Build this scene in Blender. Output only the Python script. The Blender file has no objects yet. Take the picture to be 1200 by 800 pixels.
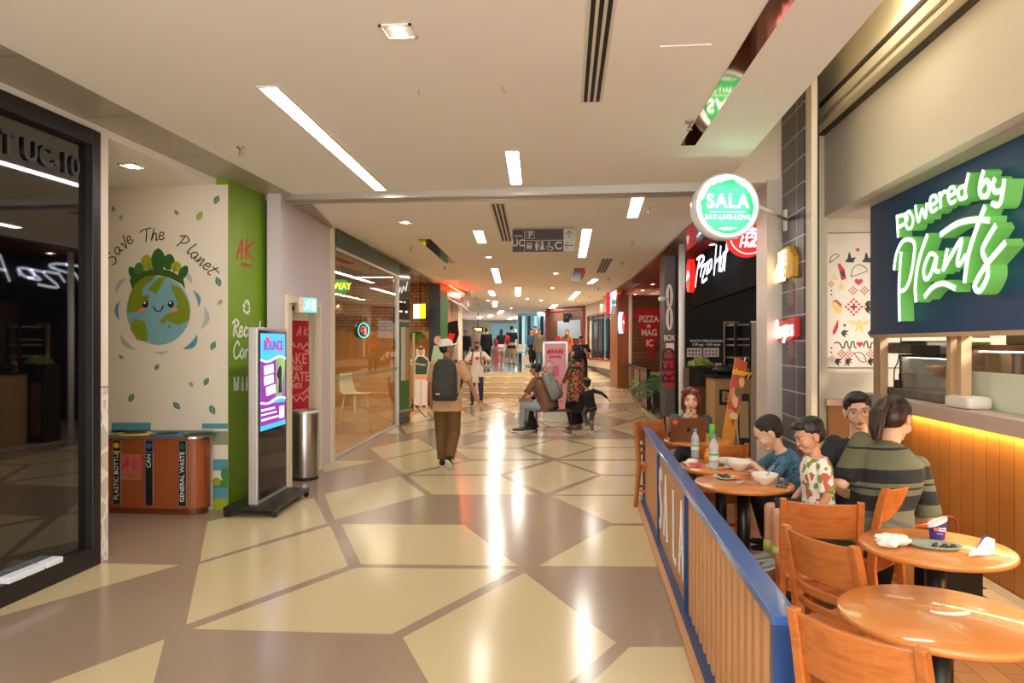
import bpy, math, random
from mathutils import Vector, Matrix, Euler
random.seed(7)
PI=math.pi
def sr(r,g,b):
    f=lambda c:(c/255/12.92 if c/255<=.04045 else ((c/255+.055)/1.055)**2.4)
    return (f(r),f(g),f(b),1)
S=bpy.context.scene; COL=S.collection
# ---------- camera ----------
F=850.0; HZ=403.0; EYE=1.65; YAW=math.atan(.1); CC,CS=math.cos(YAW),math.sin(YAW)
cd=bpy.data.cameras.new('camera'); cam=bpy.data.objects.new('camera',cd); COL.objects.link(cam)
cam.location=(0,0,EYE); cam.rotation_euler=(PI/2,0,YAW)
cd.sensor_width=36; cd.lens=F/1200*36; cd.shift_y=3/1200; cd.clip_start=.05; cd.clip_end=200
S.camera=cam
# ---------- world, exposure ----------
w=bpy.data.worlds.new('world'); S.world=w; w.use_nodes=True
bg=w.node_tree.nodes['Background']; bg.inputs[0].default_value=(1,.985,.93,1); bg.inputs[1].default_value=3.3
S.view_settings.view_transform='Standard'; S.view_settings.look='None'
S.view_settings.exposure=0.5; S.view_settings.gamma=1; S.view_settings.use_curve_mapping=False
STRIP=26.0     # brightness of the ceiling light strips
SPOT=80.0
WARM=(1,.85,.66)
# ---------- photo measurement helpers: pixel -> metres in the place ----------
def cw(X,Y): return (CC*X-CS*Y, CS*X+CC*Y)              # camera-aligned -> world
def fl(px,py,z=0):                                       # point on the horizontal plane z
    Y=(EYE-z)*F/(py-HZ); return cw((px-600)/F*Y,Y)
def dp(px,Y): return cw((px-600)/F*Y,Y)                  # point at camera depth Y
def zz(py,Y): return EYE-(py-HZ)*Y/F
def onx(px,X):                                           # where the ray meets the plane world x = X
    r=(px-600)/F; Y=X/(r*CC-CS); return cw(r*Y,Y)[1],Y
# ---------- materials ----------
MATS={}
def mat(name,c,rough=.5,metal=0,emit=0,spec=.5,noise=0,scale=8,bump=0,coat=0,trans=0,alpha=1,emitc=None,stretch=None):
    if name in MATS: return MATS[name]
    m=bpy.data.materials.new(name); m.use_nodes=True; nt=m.node_tree; b=nt.nodes['Principled BSDF']
    c=sr(*c); b.inputs['Base Color'].default_value=c; b.inputs['Roughness'].default_value=rough
    b.inputs['Metallic'].default_value=metal; b.inputs['Specular IOR Level'].default_value=spec
    b.inputs['Coat Weight'].default_value=coat; b.inputs['Transmission Weight'].default_value=trans
    b.inputs['Alpha'].default_value=alpha
    if emit:
        b.inputs['Emission Color'].default_value=sr(*emitc) if emitc else c; b.inputs['Emission Strength'].default_value=emit
    if noise or bump:
        tc=nt.nodes.new('ShaderNodeTexCoord'); mp=nt.nodes.new('ShaderNodeMapping'); n=nt.nodes.new('ShaderNodeTexNoise')
        nt.links.new(tc.outputs['Object'],mp.inputs[0]); nt.links.new(mp.outputs[0],n.inputs['Vector'])
        mp.inputs['Scale'].default_value=stretch or (1,1,1)
        n.inputs['Scale'].default_value=scale; n.inputs['Detail'].default_value=4
        if noise:
            mx=nt.nodes.new('ShaderNodeMix'); mx.data_type='RGBA'
            mx.inputs[6].default_value=tuple(x*(1-noise) for x in c[:3])+(1,); mx.inputs[7].default_value=tuple(min(1,x*(1+noise)) for x in c[:3])+(1,)
            nt.links.new(n.outputs[0],mx.inputs[0]); nt.links.new(mx.outputs[2],b.inputs['Base Color'])
        if bump:
            bp=nt.nodes.new('ShaderNodeBump'); bp.inputs['Strength'].default_value=bump; bp.inputs['Distance'].default_value=.02
            nt.links.new(n.outputs[0],bp.inputs['Height']); nt.links.new(bp.outputs[0],b.inputs['Normal'])
    MATS[name]=m; return m
def ramp_mat(name,kind,stops,rough=.5,scale=5,const=True,stretch=(1,1,1),rot=(0,0,0),bump=0,coat=0,metal=0):
    if name in MATS: return MATS[name]
    m=mat(name,(128,128,128),rough,metal=metal,coat=coat); nt=m.node_tree; b=nt.nodes['Principled BSDF']
    tc=nt.nodes.new('ShaderNodeTexCoord'); mp=nt.nodes.new('ShaderNodeMapping'); nt.links.new(tc.outputs['Object'],mp.inputs[0])
    mp.inputs['Scale'].default_value=stretch; mp.inputs['Rotation'].default_value=rot
    if kind=='voronoi': t=nt.nodes.new('ShaderNodeTexVoronoi'); t.inputs['Scale'].default_value=scale; out=t.outputs['Color']
    elif kind=='cell': t=nt.nodes.new('ShaderNodeTexVoronoi'); t.feature='DISTANCE_TO_EDGE'; t.inputs['Scale'].default_value=scale; out=t.outputs['Distance']
    elif kind=='wave': t=nt.nodes.new('ShaderNodeTexWave'); t.bands_direction='Z'; t.inputs['Scale'].default_value=scale; out=t.outputs['Fac']
    elif kind=='grain':
        t=nt.nodes.new('ShaderNodeTexWave'); t.bands_direction='X'; t.inputs['Scale'].default_value=scale
        t.inputs['Distortion'].default_value=7; t.inputs['Detail'].default_value=4; t.inputs['Detail Scale'].default_value=1.2; out=t.outputs['Fac']
    elif kind=='z': t=nt.nodes.new('ShaderNodeSeparateXYZ'); out=t.outputs[2]
    else: t=nt.nodes.new('ShaderNodeTexNoise'); t.inputs['Scale'].default_value=scale; t.inputs['Detail'].default_value=5; out=t.outputs[0]
    nt.links.new(mp.outputs[0],t.inputs[0])
    r=nt.nodes.new('ShaderNodeValToRGB'); r.color_ramp.interpolation='CONSTANT' if const else 'LINEAR'
    e=r.color_ramp.elements
    while len(e)<len(stops): e.new(.5)
    for i,(p,c) in enumerate(stops): e[i].position=p; e[i].color=sr(*c)
    nt.links.new(out,r.inputs[0]); nt.links.new(r.outputs[0],b.inputs['Base Color'])
    if bump:
        bp=nt.nodes.new('ShaderNodeBump'); bp.inputs['Strength'].default_value=bump; bp.inputs['Distance'].default_value=.01
        nt.links.new(out,bp.inputs['Height']); nt.links.new(bp.outputs[0],b.inputs['Normal'])
    MATS[name]=m; return m
def brick_mat(name,c1,c2,mortar,w,h,gap=.01,rough=.6,axes='xz',off=.5,coat=0,bump=0):
    if name in MATS: return MATS[name]
    m=mat(name,c1,rough,coat=coat); nt=m.node_tree; b=nt.nodes['Principled BSDF']
    tc=nt.nodes.new('ShaderNodeTexCoord'); sx=nt.nodes.new('ShaderNodeSeparateXYZ'); cx=nt.nodes.new('ShaderNodeCombineXYZ')
    nt.links.new(tc.outputs['Object'],sx.inputs[0]); ix={'x':0,'y':1,'z':2}
    nt.links.new(sx.outputs[ix[axes[0]]],cx.inputs[0]); nt.links.new(sx.outputs[ix[axes[1]]],cx.inputs[1])
    t=nt.nodes.new('ShaderNodeTexBrick'); t.offset=off; t.inputs['Scale'].default_value=1; t.inputs['Brick Width'].default_value=w; t.inputs['Row Height'].default_value=h
    t.inputs['Mortar Size'].default_value=gap; t.inputs['Color1'].default_value=sr(*c1); t.inputs['Color2'].default_value=sr(*c2); t.inputs['Mortar'].default_value=sr(*mortar)
    nt.links.new(cx.outputs[0],t.inputs[0]); nt.links.new(t.outputs[0],b.inputs['Base Color'])
    if bump:
        bp=nt.nodes.new('ShaderNodeBump'); bp.inputs['Strength'].default_value=bump; bp.inputs['Distance'].default_value=.01; bp.invert=True
        nt.links.new(t.outputs['Fac'],bp.inputs['Height']); nt.links.new(bp.outputs[0],b.inputs['Normal'])
    MATS[name]=m; return m
def glass_mat(name,tint=(235,240,235),op=.12,rough=.02):
    if name in MATS: return MATS[name]
    m=bpy.data.materials.new(name); m.use_nodes=True; nt=m.node_tree; nt.nodes.clear()
    o=nt.nodes.new('ShaderNodeOutputMaterial'); g=nt.nodes.new('ShaderNodeBsdfGlossy'); g.inputs['Roughness'].default_value=rough
    t=nt.nodes.new('ShaderNodeBsdfTransparent'); t.inputs[0].default_value=sr(*tint)
    f=nt.nodes.new('ShaderNodeFresnel'); f.inputs[0].default_value=1.5
    a=nt.nodes.new('ShaderNodeMath'); a.operation='ADD'; a.inputs[1].default_value=op; a.use_clamp=True
    mx=nt.nodes.new('ShaderNodeMixShader'); ge=nt.nodes.new('ShaderNodeNewGeometry'); iv=nt.nodes.new('ShaderNodeMath'); iv.operation='SUBTRACT'; iv.inputs[0].default_value=1; nt.links.new(ge.outputs['Backfacing'],iv.inputs[1]); mu=nt.nodes.new('ShaderNodeMath'); mu.operation='MULTIPLY'; nt.links.new(f.outputs[0],a.inputs[0]); nt.links.new(a.outputs[0],mu.inputs[0]); nt.links.new(iv.outputs[0],mu.inputs[1]); nt.links.new(mu.outputs[0],mx.inputs[0])
    nt.links.new(t.outputs[0],mx.inputs[1]); nt.links.new(g.outputs[0],mx.inputs[2]); nt.links.new(mx.outputs[0],o.inputs[0])
    MATS[name]=m; return m
# ---------- mesh builder ----------
class MB:
    def __init__(s): s.v=[];s.f=[];s.m=[];s.s=[]
    def add(s,vs,fs,mi=0,sm=False,M=None):
        n=len(s.v)
        s.v+=[tuple(M@Vector(v)) if M else tuple(v) for v in vs]
        s.f+=[tuple(i+n for i in f) for f in fs]; s.m+=[mi]*len(fs); s.s+=[sm]*len(fs); return s
    def box(s,x0,x1,y0,y1,z0,z1,mi=0,M=None):
        v=[(x,y,z) for x in(x0,x1) for y in(y0,y1) for z in(z0,z1)]
        return s.add(v,[(0,1,3,2),(4,6,7,5),(0,4,5,1),(2,3,7,6),(0,2,6,4),(1,5,7,3)],mi,False,M)
    def rings(s,R,mi=0,sm=True,c0=True,c1=True,closed=False,M=None):
        n=len(R[0]); v=[p for r in R for p in r]; f=[]
        k=len(R)
        for i in range(k if closed else k-1):
            j=(i+1)%k
            for a in range(n): b=(a+1)%n; f.append((i*n+a,i*n+b,j*n+b,j*n+a))
        s.add(v,f,mi,sm,M); base=len(s.v)-len(v)
        if not closed:
            if c0: s.f.append(tuple(base+a for a in reversed(range(n)))); s.m.append(mi); s.s.append(False)
            if c1: s.f.append(tuple(base+(k-1)*n+a for a in range(n))); s.m.append(mi); s.s.append(False)
        return s
    def cyl(s,p0,p1,r0,r1=None,n=14,mi=0,M=None,sm=True):
        r1=r0 if r1 is None else r1; p0=Vector(p0);p1=Vector(p1); d=(p1-p0).normalized()
        u=d.orthogonal().normalized(); w_=d.cross(u)
        R=[[p+r*(math.cos(2*PI*i/n)*u+math.sin(2*PI*i/n)*w_) for i in range(n)] for p,r in((p0,r0),(p1,r1))]
        return s.rings(R,mi,sm,M=M)
    def tube(s,path,r,n=8,mi=0,closed=False,M=None,flat=None):
        P=[Vector(p) for p in path]; k=len(P); R=[]; u=None
        for i,p in enumerate(P):
            a=P[i-1] if (i or closed) else p; b=P[(i+1)%k] if (i<k-1 or closed) else p
            d=(b-a).normalized()
            u=(u-d*u.dot(d)).normalized() if u else d.orthogonal().normalized()
            w_=d.cross(u); rr=r[i] if isinstance(r,(list,tuple)) else r
            R.append([p+rr*(math.cos(2*PI*j/n)*u+math.sin(2*PI*j/n)*w_) for j in range(n)])
        return s.rings(R,mi,True,closed=closed,M=M)
    def lathe(s,prof,c=(0,0,0),n=32,mi=0,M=None,sm=True,cap=True):
        R=[[(c[0]+r*math.cos(2*PI*i/n),c[1]+r*math.sin(2*PI*i/n),c[2]+z) for i in range(n)] for r,z in prof]
        return s.rings(R,mi,sm,cap,cap,M=M)
    def ell(s,c,r,M3=None,n=16,m=10,mi=0,M=None):
        c=Vector(c); R=[]
        for i in range(m+1):
            t=PI*(i+.02)/(m+.04); z=-math.cos(t); q=math.sin(t); ring=[]
            for j in range(n):
                p=Vector((r[0]*q*math.cos(2*PI*j/n),r[1]*q*math.sin(2*PI*j/n),r[2]*z))
                ring.append(c+(M3@p if M3 else p))
            R.append(ring)
        return s.rings(R,mi,True,M=M)
    def cap_(s,p0,p1,r0,r1=None,n=12,M=None):        # tapered capsule
        r1=r0 if r1 is None else r1; p0=Vector(p0);p1=Vector(p1)
        s.cyl(p0,p1,r0,r1,n,M=M); s.ell(p0,(r0,)*3,n=n,m=8,M=M); s.ell(p1,(r1,)*3,n=n,m=8,M=M); return s
    def prism(s,pts,y0,y1,mi=0,M=None,side=None):    # polygon in xz, extruded along y
        n=len(pts); v=[(x,y0,z) for x,z in pts]+[(x,y1,z) for x,z in pts]
        s.add(v,[tuple(range(n)),tuple(range(2*n-1,n-1,-1))],mi,False,M)
        n0=len(s.v)-2*n
        for i in range(n):
            j=(i+1)%n; s.f.append((n0+i,n0+n+i,n0+n+j,n0+j)); s.m.append(mi if side is None else side); s.s.append(False)
        return s
    def prz(s,pts,z0,z1,mi=0,M=None):
        n=len(pts); v=[(x,y,z0) for x,y in pts]+[(x,y,z1) for x,y in pts]
        fs=[tuple(range(n-1,-1,-1)),tuple(range(n,2*n))]+[(i,(i+1)%n,n+(i+1)%n,n+i) for i in range(n)]
        return s.add(v,fs,mi,False,M)
    def mesh(s,name,mats):
        me=bpy.data.meshes.new(name); me.from_pydata([tuple(v) for v in s.v],[],s.f)
        for m in (mats if isinstance(mats,(list,tuple)) else [mats]): me.materials.append(m)
        me.polygons.foreach_set('material_index',s.m); me.polygons.foreach_set('use_smooth',s.s); me.update(); return me
    def build(s,name,mats,parent=None,bevel=0,loc=None,rz=None):
        o=bpy.data.objects.new(name,s.mesh(name,mats)); COL.objects.link(o)
        if parent: o.parent=parent
        if loc: o.location=loc
        if rz is not None: o.rotation_euler=(0,0,rz)
        if bevel:
            b=o.modifiers.new('bevel','BEVEL'); b.width=bevel; b.segments=2; b.limit_method='ANGLE'; b.angle_limit=.7
        return o
def tag(o,label,cat=None,group=None,kind=None):
    if label: o['label']=label
    if cat: o['category']=cat
    if group: o['group']=group
    if kind: o['kind']=kind
    return o
def thing(name,label,cat,loc=(0,0,0),rz=0,group=None):
    o=bpy.data.objects.new(name,None); o.empty_display_size=.1; COL.objects.link(o); o.location=loc; o.rotation_euler=(0,0,rz)
    return tag(o,label,cat,group)
def struct(mb,name,mats,**k):
    o=mb.build(name,mats,**k); o['kind']='structure'; return o
def dup(o,parent=None,loc=None,rz=None,label=None,group=None):
    c=o.copy(); COL.objects.link(c)
    if parent: c.parent=parent
    if loc is not None: c.location=loc
    if rz is not None: c.rotation_euler=(0,0,rz)
    if label: c['label']=label
    if group: c['group']=group
    for ch in list(o.children):
        if ch is not c: dup(ch,c)
    return c
def evalmesh(o):
    bpy.context.view_layer.update(); dg=bpy.context.evaluated_depsgraph_get()
    return bpy.data.meshes.new_from_object(o.evaluated_get(dg),depsgraph=dg)
def remesh(mb,vox,sm=4):
    o=mb.build('tmp',[]) if False else None
    me=bpy.data.meshes.new('t'); me.from_pydata([tuple(v) for v in mb.v],[],mb.f); o=bpy.data.objects.new('t',me); COL.objects.link(o)
    r=o.modifiers.new('r','REMESH'); r.mode='VOXEL'; r.voxel_size=vox
    if sm: q=o.modifiers.new('s','SMOOTH'); q.factor=.5; q.iterations=sm
    e=evalmesh(o); out=([tuple(v.co) for v in e.vertices],[tuple(p.vertices) for p in e.polygons])
    bpy.data.objects.remove(o); bpy.data.meshes.remove(me); bpy.data.meshes.remove(e); return out
def text(name,body,size,m,parent,loc=(0,0,0),ext=.005,shear=0,off=0,space=1,align='CENTER',sx=1,rot=0,line=1):
    c=bpy.data.curves.new('t','FONT'); c.body=body; c.size=size; c.extrude=ext; c.shear=shear; c.offset=off; c.space_character=space
    c.align_x=align; c.align_y='CENTER'; c.space_line=line; c.resolution_u=4
    o=bpy.data.objects.new('t',c); COL.objects.link(o); me=evalmesh(o); bpy.data.objects.remove(o); bpy.data.curves.remove(c)
    me.transform(Matrix.Rotation(-rot,4,'Y')@Matrix.Diagonal((sx,1,1,1))@Matrix.Rotation(PI/2,4,'X'))
    me.materials.clear(); me.materials.append(m)
    q=bpy.data.objects.new(name,me); COL.objects.link(q); q.parent=parent; q.location=loc; return q
def spl(pts,n=6):                                   # smooth curve through points
    P=[Vector(p) for p in pts]; out=[]
    for i in range(len(P)-1):
        a=P[max(i-1,0)];b=P[i];c=P[i+1];d=P[min(i+2,len(P)-1)]
        for k in range(n):
            t=k/n; out.append(.5*((2*b)+(c-a)*t+(2*a-5*b+4*c-d)*t*t+(3*b-a-3*c+d)*t**3))
    out.append(P[-1]); return out
def stroke(mb,pts,w_,y0=0,y1=.02,n=6,mi=0,M=None):     # flat brush stroke in xz
    P=spl([(x,0,z) for x,z in pts],n); L=[];R=[]
    for i,p in enumerate(P):
        d=(P[min(i+1,len(P)-1)]-P[max(i-1,0)]).normalized(); q=Vector((-d.z,0,d.x))
        ww=w_[0]+(w_[1]-w_[0])*i/(len(P)-1) if isinstance(w_,tuple) else w_
        L.append(p+q*ww/2); R.append(p-q*ww/2)
    for i in range(len(P)-1):
        a,b,c,d=L[i],L[i+1],R[i+1],R[i]
        v=[(q.x,y,q.z) for y in(y0,y1) for q in(a,b,c,d)]
        mb.add(v,[(0,1,2,3),(7,6,5,4),(0,4,5,1),(3,2,6,7),(0,3,7,4),(1,5,6,2)],mi,False,M)
    return mb
def circ(cx,cz,rx,rz=None,n=32,a0=0,a1=2*PI):
    rz=rz or rx; return [(cx+rx*math.cos(a0+(a1-a0)*i/(n if abs(a1-a0-2*PI)<1e-6 else n-1)),cz+rz*math.sin(a0+(a1-a0)*i/(n if abs(a1-a0-2*PI)<1e-6 else n-1))) for i in range(n)]
# common materials
m_ceil=mat('ceiling_paint',(246,240,230),.7,noise=.02,scale=1.2)
m_white=mat('white_paint',(235,228,218),.5); m_offw=mat('beige_paint',(226,214,190),.5)
m_black=mat('black_metal',(22,21,22),.35); m_blackp=mat('black_plastic',(18,18,20),.5)
m_steel=mat('brushed_steel',(190,188,184),.28,metal=1,noise=.08,scale=40,stretch=(1,1,.05))
m_alu=mat('aluminium',(200,200,198),.35,metal=.8)
m_lamp=mat('lamp_white',(255,250,242),.5,emit=STRIP,emitc=(255,249,238))
m_fillpanel=mat('fill_panel_glow',(255,250,242),.5,emit=3)  # glow of the added fill panels
m_spot=mat('spot_white',(255,250,240),.5,emit=SPOT,emitc=(255,236,205))
m_wood=ramp_mat('chair_wood','noise',[(.3,(168,92,40)),(.5,(192,112,52)),(.7,(172,94,40))],rough=.35,scale=5,const=False,stretch=(1,7,7),coat=.25)
m_table=ramp_mat('table_wood','noise',[(0.3,(206,126,60)),(.5,(214,136,68)),(.7,(200,120,56))],rough=.28,scale=3,const=False,stretch=(1,7,1),coat=.5)
m_glass=glass_mat('clear_glass')
m_skin=mat('skin',(205,152,118),.55,noise=.04,scale=20); m_skinl=mat('light_skin',(226,180,148),.55,noise=.03,scale=20); m_skind=mat('tan_skin',(176,122,90),.55,noise=.04,scale=20)
m_hair=mat('black_hair',(24,19,18),.45,noise=.4,scale=40,stretch=(1,1,.2),bump=.4)
# ================= SETTING =================
CZ=3.3
taupe=mat('taupe_terrazzo',(158,137,118),.17,spec=.32,noise=.05,scale=60)
cream=mat('cream_terrazzo',(208,190,150),.17,spec=.32,noise=.03,scale=60)
polys=[
[(0,722),(210,662),(120,660),(0,713)],[(58,800),(193,749),(180,800),(150,930),(0,830)],[(243,611),(368,583),(383,613),(234,658)],
[(233,661),(387,616),(408,663),(218,732)],[(225,737),(418,665),(605,667),(459,743)],[(400,614),(544,615),(606,663),(423,661)],
[(615,671),(722,753),(556,895),(472,747)],[(738,758),(806,758),(850,900),(586,900)],[(631,663),(716,616),(757,616),(772,664)],
[(647,581),(750,581),(757,613),(717,613)],[(380,579),(469,558),(498,580),(392,609)],[(478,557.5),(586,557.5),(629,579.5),(507,579.5)],
[(452,539),(510,526.5),(543.6,539.6),(474.5,555)],[(433,525),(490,514),(509.5,525.6),(450,538)],[(389,540),(440,539.6),(380,553),(376,546)],
[(481,556),(549,540.5),(641,539.5),(586,555.5)],[(533,525.5),(611,526),(640,537.5),(551,537.5)],[(650,539.7),(700,556.3),(639,578),(592,556.8)],
[(613,524.7),(655,514.5),(697.5,524),(651,537)],[(656,538),(700,525),(757,525),(757,538)],[(657,540),(757,539.5),(757,556),(707,556)],
[(648,579.5),(705,557.5),(757,557.5),(757,579.5)],[(665,514.5),(742,514.5),(757,520),(757,524),(700,524)],[(575,514.5),(648,514.5),(608,524),(540,524)],
[(268,577),(300,573),(340,576),(300,590)]]
mb=MB(); mb.box(-9,12,-1.6,60,-.05,0,0)
def area(P): return .5*sum(P[i][0]*P[(i+1)%len(P)][1]-P[(i+1)%len(P)][0]*P[i][1] for i in range(len(P)))
def addpoly(P,z=.0012):
    if area(P)<0: P=P[::-1]
    mb.add([(x,y,z) for x,y in P],[tuple(range(len(P)))],1)
for p in polys: addpoly([fl(*q) for q in p])
# the diamond pattern goes on down the concourse
def clipy(P,y0):
    out=[]
    for i in range(len(P)):
        a=P[i];b=P[(i+1)%len(P)]
        if a[1]>=y0: out.append(a)
        if (a[1]-y0)*(b[1]-y0)<0: t=(y0-a[1])/(b[1]-a[1]); out.append((a[0]+(b[0]-a[0])*t,y0))
    return out
R2=random.Random(5)
DX,DY=1.05,1.35
for j in range(0,14):
    for i in range(-5,5):
        cx=-.62+i*DX+(DX/2 if j%2 else 0); cy=13.0+j*DY/1.0
        if R2.random()<.12: continue
        g=.05
        # each rhombus is cut into upper and lower triangles or left whole
        P=[(cx-DX/2+g,cy),(cx,cy-DY+g*1.6),(cx+DX/2-g,cy),(cx,cy+DY-g*1.6)]
        k=R2.random()
        if k<.45: Q=[P]
        else: Q=[[(cx-DX/2+g*1.6,cy-.03),P[1],(cx+DX/2-g*1.6,cy-.03)],[(cx-DX/2+g*1.6,cy+.03),(cx+DX/2-g*1.6,cy+.03),P[3]]]
        for q in Q:
            q=clipy(q,13.05)
            if len(q)>2: addpoly(q)
for (x0,x1,y0,y1) in [(-3.3,-1.1,-1.5,.8),(-.9,.5,-1.5,.9)]: addpoly([(x0,y0),(x1,y0),(x1,y1),(x0,y1-.6)])
struct(mb,'floor',[taupe,cream])
# cafe floor of wood planks, tiled shop floor
m_plank=brick_mat('plank_floor',(150,104,70),(128,88,60),(84,58,42),1.1,.13,.004,rough=.4,axes='yx')
m_shopf=brick_mat('shop_floor_tile',(176,166,150),(160,150,136),(110,100,92),.3,.3,.006,rough=.35,axes='xy')
mb=MB(); mb.box(.7,2.62,-1.6,7.66,0,.004,0); struct(mb,'floor_cafe',[m_plank])
mb=MB(); mb.box(1.42,6,8.0,17.5,0,.003,0); struct(mb,'floor_shop',[m_shopf])
# ramp and steps
mb=MB()
RX0=-1.15
mb.add([(RX0,18.7,0),(5,18.7,0),(5,30.5,.7),(RX0,30.5,.7),(RX0,18.7,-.04),(5,18.7,-.04),(5,30.5,-.04),(RX0,30.5,-.04)],[(0,1,2,3),(0,3,7,4),(3,2,6,7),(4,7,6,5),(0,4,5,1),(1,5,6,2)],0)
for k in range(9):
    y=19.5+k*1.25; h=lambda yy:(yy-18.7)/11.8*.7+.001
    for (x0,x1) in ((RX0+.1,RX0+1.25),(RX0+1.3,RX0+2.5),(RX0+2.6,RX0+3.5)):
        if (k+int(x0))%4==3: continue
        a,b=y+.03,y+1.2; mb.add([(x0,a,h(a)),(x1,a+.35,h(a+.35)),(x1,b+.3,h(b+.3)),(x0,b,h(b))],[(0,1,2,3)],1)
struct(mb,'floor_ramp',[taupe,cream])
plat=mat('platform_stone',(176,160,150),.08,noise=.1,scale=8,coat=.4)
mb=MB(); mb.box(-9,9,30.5,60,0,.7); mb.box(-3.75,RX0,24.4,30.5,0,.7); struct(mb,'floor_upper',[plat])
m_riser=mat('step_cream',(214,200,160),.35,noise=.03); m_nose=mat('step_nosing',(120,112,84),.5)
st=thing('steps','cream broad steps with dark slotted nosings leading to the upper concourse','steps',(-2.45,22.0,0),0)
for k in range(5):
    mb=MB(); y=22.0+k*.5-22; z=.14*(k+1)
    mb.box(-1.3,1.3,y,y+.5 if k<4 else y+.4,.0 if k==0 else z-.14,z-.001); mb.build('step',[m_riser],st)
    mb=MB()
    for q in range(4): x=-1.25+q*.65; mb.box(x,x+.5,y-.006,y+.03,z-.016,z+.002)
    mb.build('nosing_slot',[m_nose],st)
# main ceiling: near slab, far slab
mb=MB()
mb.prz([(-3.2,-1.6),(1.43,-1.6),(1.43,7.55),(-3.2,7.72)],CZ,CZ+.35)
struct(mb,'ceiling',[m_ceil])
m_panel=brick_mat('perforated_panel',(172,160,142),(164,152,134),(120,110,96),1.1,3,.008,rough=.35,axes='yx')
mb=MB(); mb.box(-3.66,-3.2,-1.6,7.75,CZ-.0,CZ+.2); struct(mb,'ceiling_panel_left',[m_panel])
mb=MB(); mb.box(-9,-3.66,-1.6,9.9,3.24,3.6); struct(mb,'ceiling_alcove',[m_ceil])
# fire shutter track across the ceiling
m_track=mat('track_steel',(186,180,172),.3,metal=.5)
mb=MB(); mb.box(-3.66,1.98,7.76,7.86,CZ-.05,CZ+.1); mb.box(-3.66,1.98,7.94,8.04,CZ-.05,CZ+.1); mb.box(-3.66,1.98,7.86,7.94,CZ-.0,CZ+.1)
struct(mb,'ceiling_track',[m_track])
# far ceiling follows the bending shopfronts
Lb=[(-3.35,8.05),fl(335,234,CZ),fl(400,270,CZ) if False else (-3.2,10.5)]
def ceilpt(px,py): Y=(CZ-EYE)*F/(HZ-py); return cw((px-600)/F*Y,Y)
left=[(-3.15,8.05),ceilpt(395,270),ceilpt(460,300),ceilpt(517,334),(-4.6,27),(-8,34),(-8,60)]
right=[(1.95,8.05),ceilpt(838,236),ceilpt(806,265),ceilpt(767,301),ceilpt(740,326),ceilpt(706,348),(2.6,36),(6,42),(8,60)]
mb=MB(); mb.prz(right+left[::-1],CZ,CZ+.3); struct(mb,'ceiling_far',[m_ceil])
m_soff=brick_mat('soffit_panel',(168,154,132),(150,136,116),(90,80,70),.9,5,.01,rough=.22,axes='yx')
mb=MB()
for a,b,c,d in [((-3.15,8.05),ceilpt(395,270),(-5,12),(-5,8.05)),(ceilpt(395,270),ceilpt(460,300),(-5,16),(-5,12)),(ceilpt(460,300),ceilpt(517,334),(-5,27),(-5,16)),(ceilpt(517,334),(-4.6,27),(-5,28),(-5,27))]:
    mb.prz([a,b,c,d],CZ-.04,CZ+.2)
struct(mb,'ceiling_soffit_left',[m_soff])
# right glossy soffit fascia then the red soffit with spotlights
m_fasc=mat('bronze_fascia',(120,84,62),.3,metal=.6,noise=.2,scale=2,coat=.5); m_redsoff=mat('red_soffit',(150,26,24),.65)
mb=MB(); mr=MB(); off=[(r[0]+.42,r[1]+.05) for r in right[:6]]; off2=[(r[0]+1.15,r[1]+.05) for r in right[:6]]
for i in range(5):
    mb.prz([right[i],off[i],off[i+1],right[i+1]],CZ-.03,CZ+.2); mr.prz([off[i],off2[i],off2[i+1],off[i+1]],CZ-.035,CZ+.2)
struct(mb,'ceiling_fascia_right',[m_fasc]); struct(mr,'ceiling_soffit_right',[m_redsoff])
mb=MB(); mb.prz([off2[0],(7,8.05),(7,30),off2[5]],CZ-.1,CZ+.2); struct(mb,'ceiling_shop_right',[m_ceil])
# high recess over the cafe
m_warmw=mat('warm_white_wall',(240,226,200),.6)
mb=MB(); mb.box(1.43,8,-1.6,7.9,4.3,4.5); struct(mb,'ceiling_recess',[m_warmw])
mb=MB(); mb.box(1.43,1.47,-1.6,7.55,CZ+.35,4.3); struct(mb,'trim_1',[m_warmw])
mb=MB(); mb.box(1.43,1.98,7.55,7.75,CZ-.02,4.3); struct(mb,'trim_2',[m_warmw])
# unseen slabs added to keep world light out of the concourse
m_block=mat('light_block_grey',(150,142,132),.7)
mb=MB(); mb.box(-9,9.3,8.3,60,4.65,4.8); struct(mb,'light_block_top',[m_block])
mb=MB(); mb.box(9,9.2,-1.6,60,0,4.65); struct(mb,'light_block_right',[m_block])
mb=MB(); mb.box(-9.2,-9,-1.6,60,0,4.65); struct(mb,'light_block_left',[m_block])
# ---- left dark shopfront ----
m_dark=mat('black_glass',(7,7,9),.015,spec=.9,coat=1)
m_dframe=mat('shopfront_frame',(40,38,38),.35,metal=.3)
LX=onx(118,-3.75)[0]
Xg=-3.66; yg=fl(120,660)[1]
Xg=fl(120,660)[0]-.03
g=thing('dark_shopfront','dark glass shopfront with black frame at the left edge, reflecting the concourse','shopfront',(Xg,yg,0),0)
mb=MB(); mb.box(-.12,-.04,-7.5,-.09,.14,3.12); mb.build('glass_pane',[m_dark],g)
mb=MB(); mb.box(-.12,.02,-.09,0,0,3.24); mb.box(-.12,.02,-7.5,-.09,0,.14); mb.box(-.12,.02,-7.5,-.09,3.12,3.24); mb.build('frame',[m_dframe],g,bevel=.006)
mletter=mat('letter_black',(14,14,15),.4)
t=text('lettering','LOT UC-10',.2,mletter,g,(-.02,-1.15,2.72),.012,off=.003); t.rotation_euler=(0,0,PI/2)
t.location=(-.035,-.66,2.93)
mlit=mat('small_lightbox',(215,220,224),.3,emit=.15)
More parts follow.
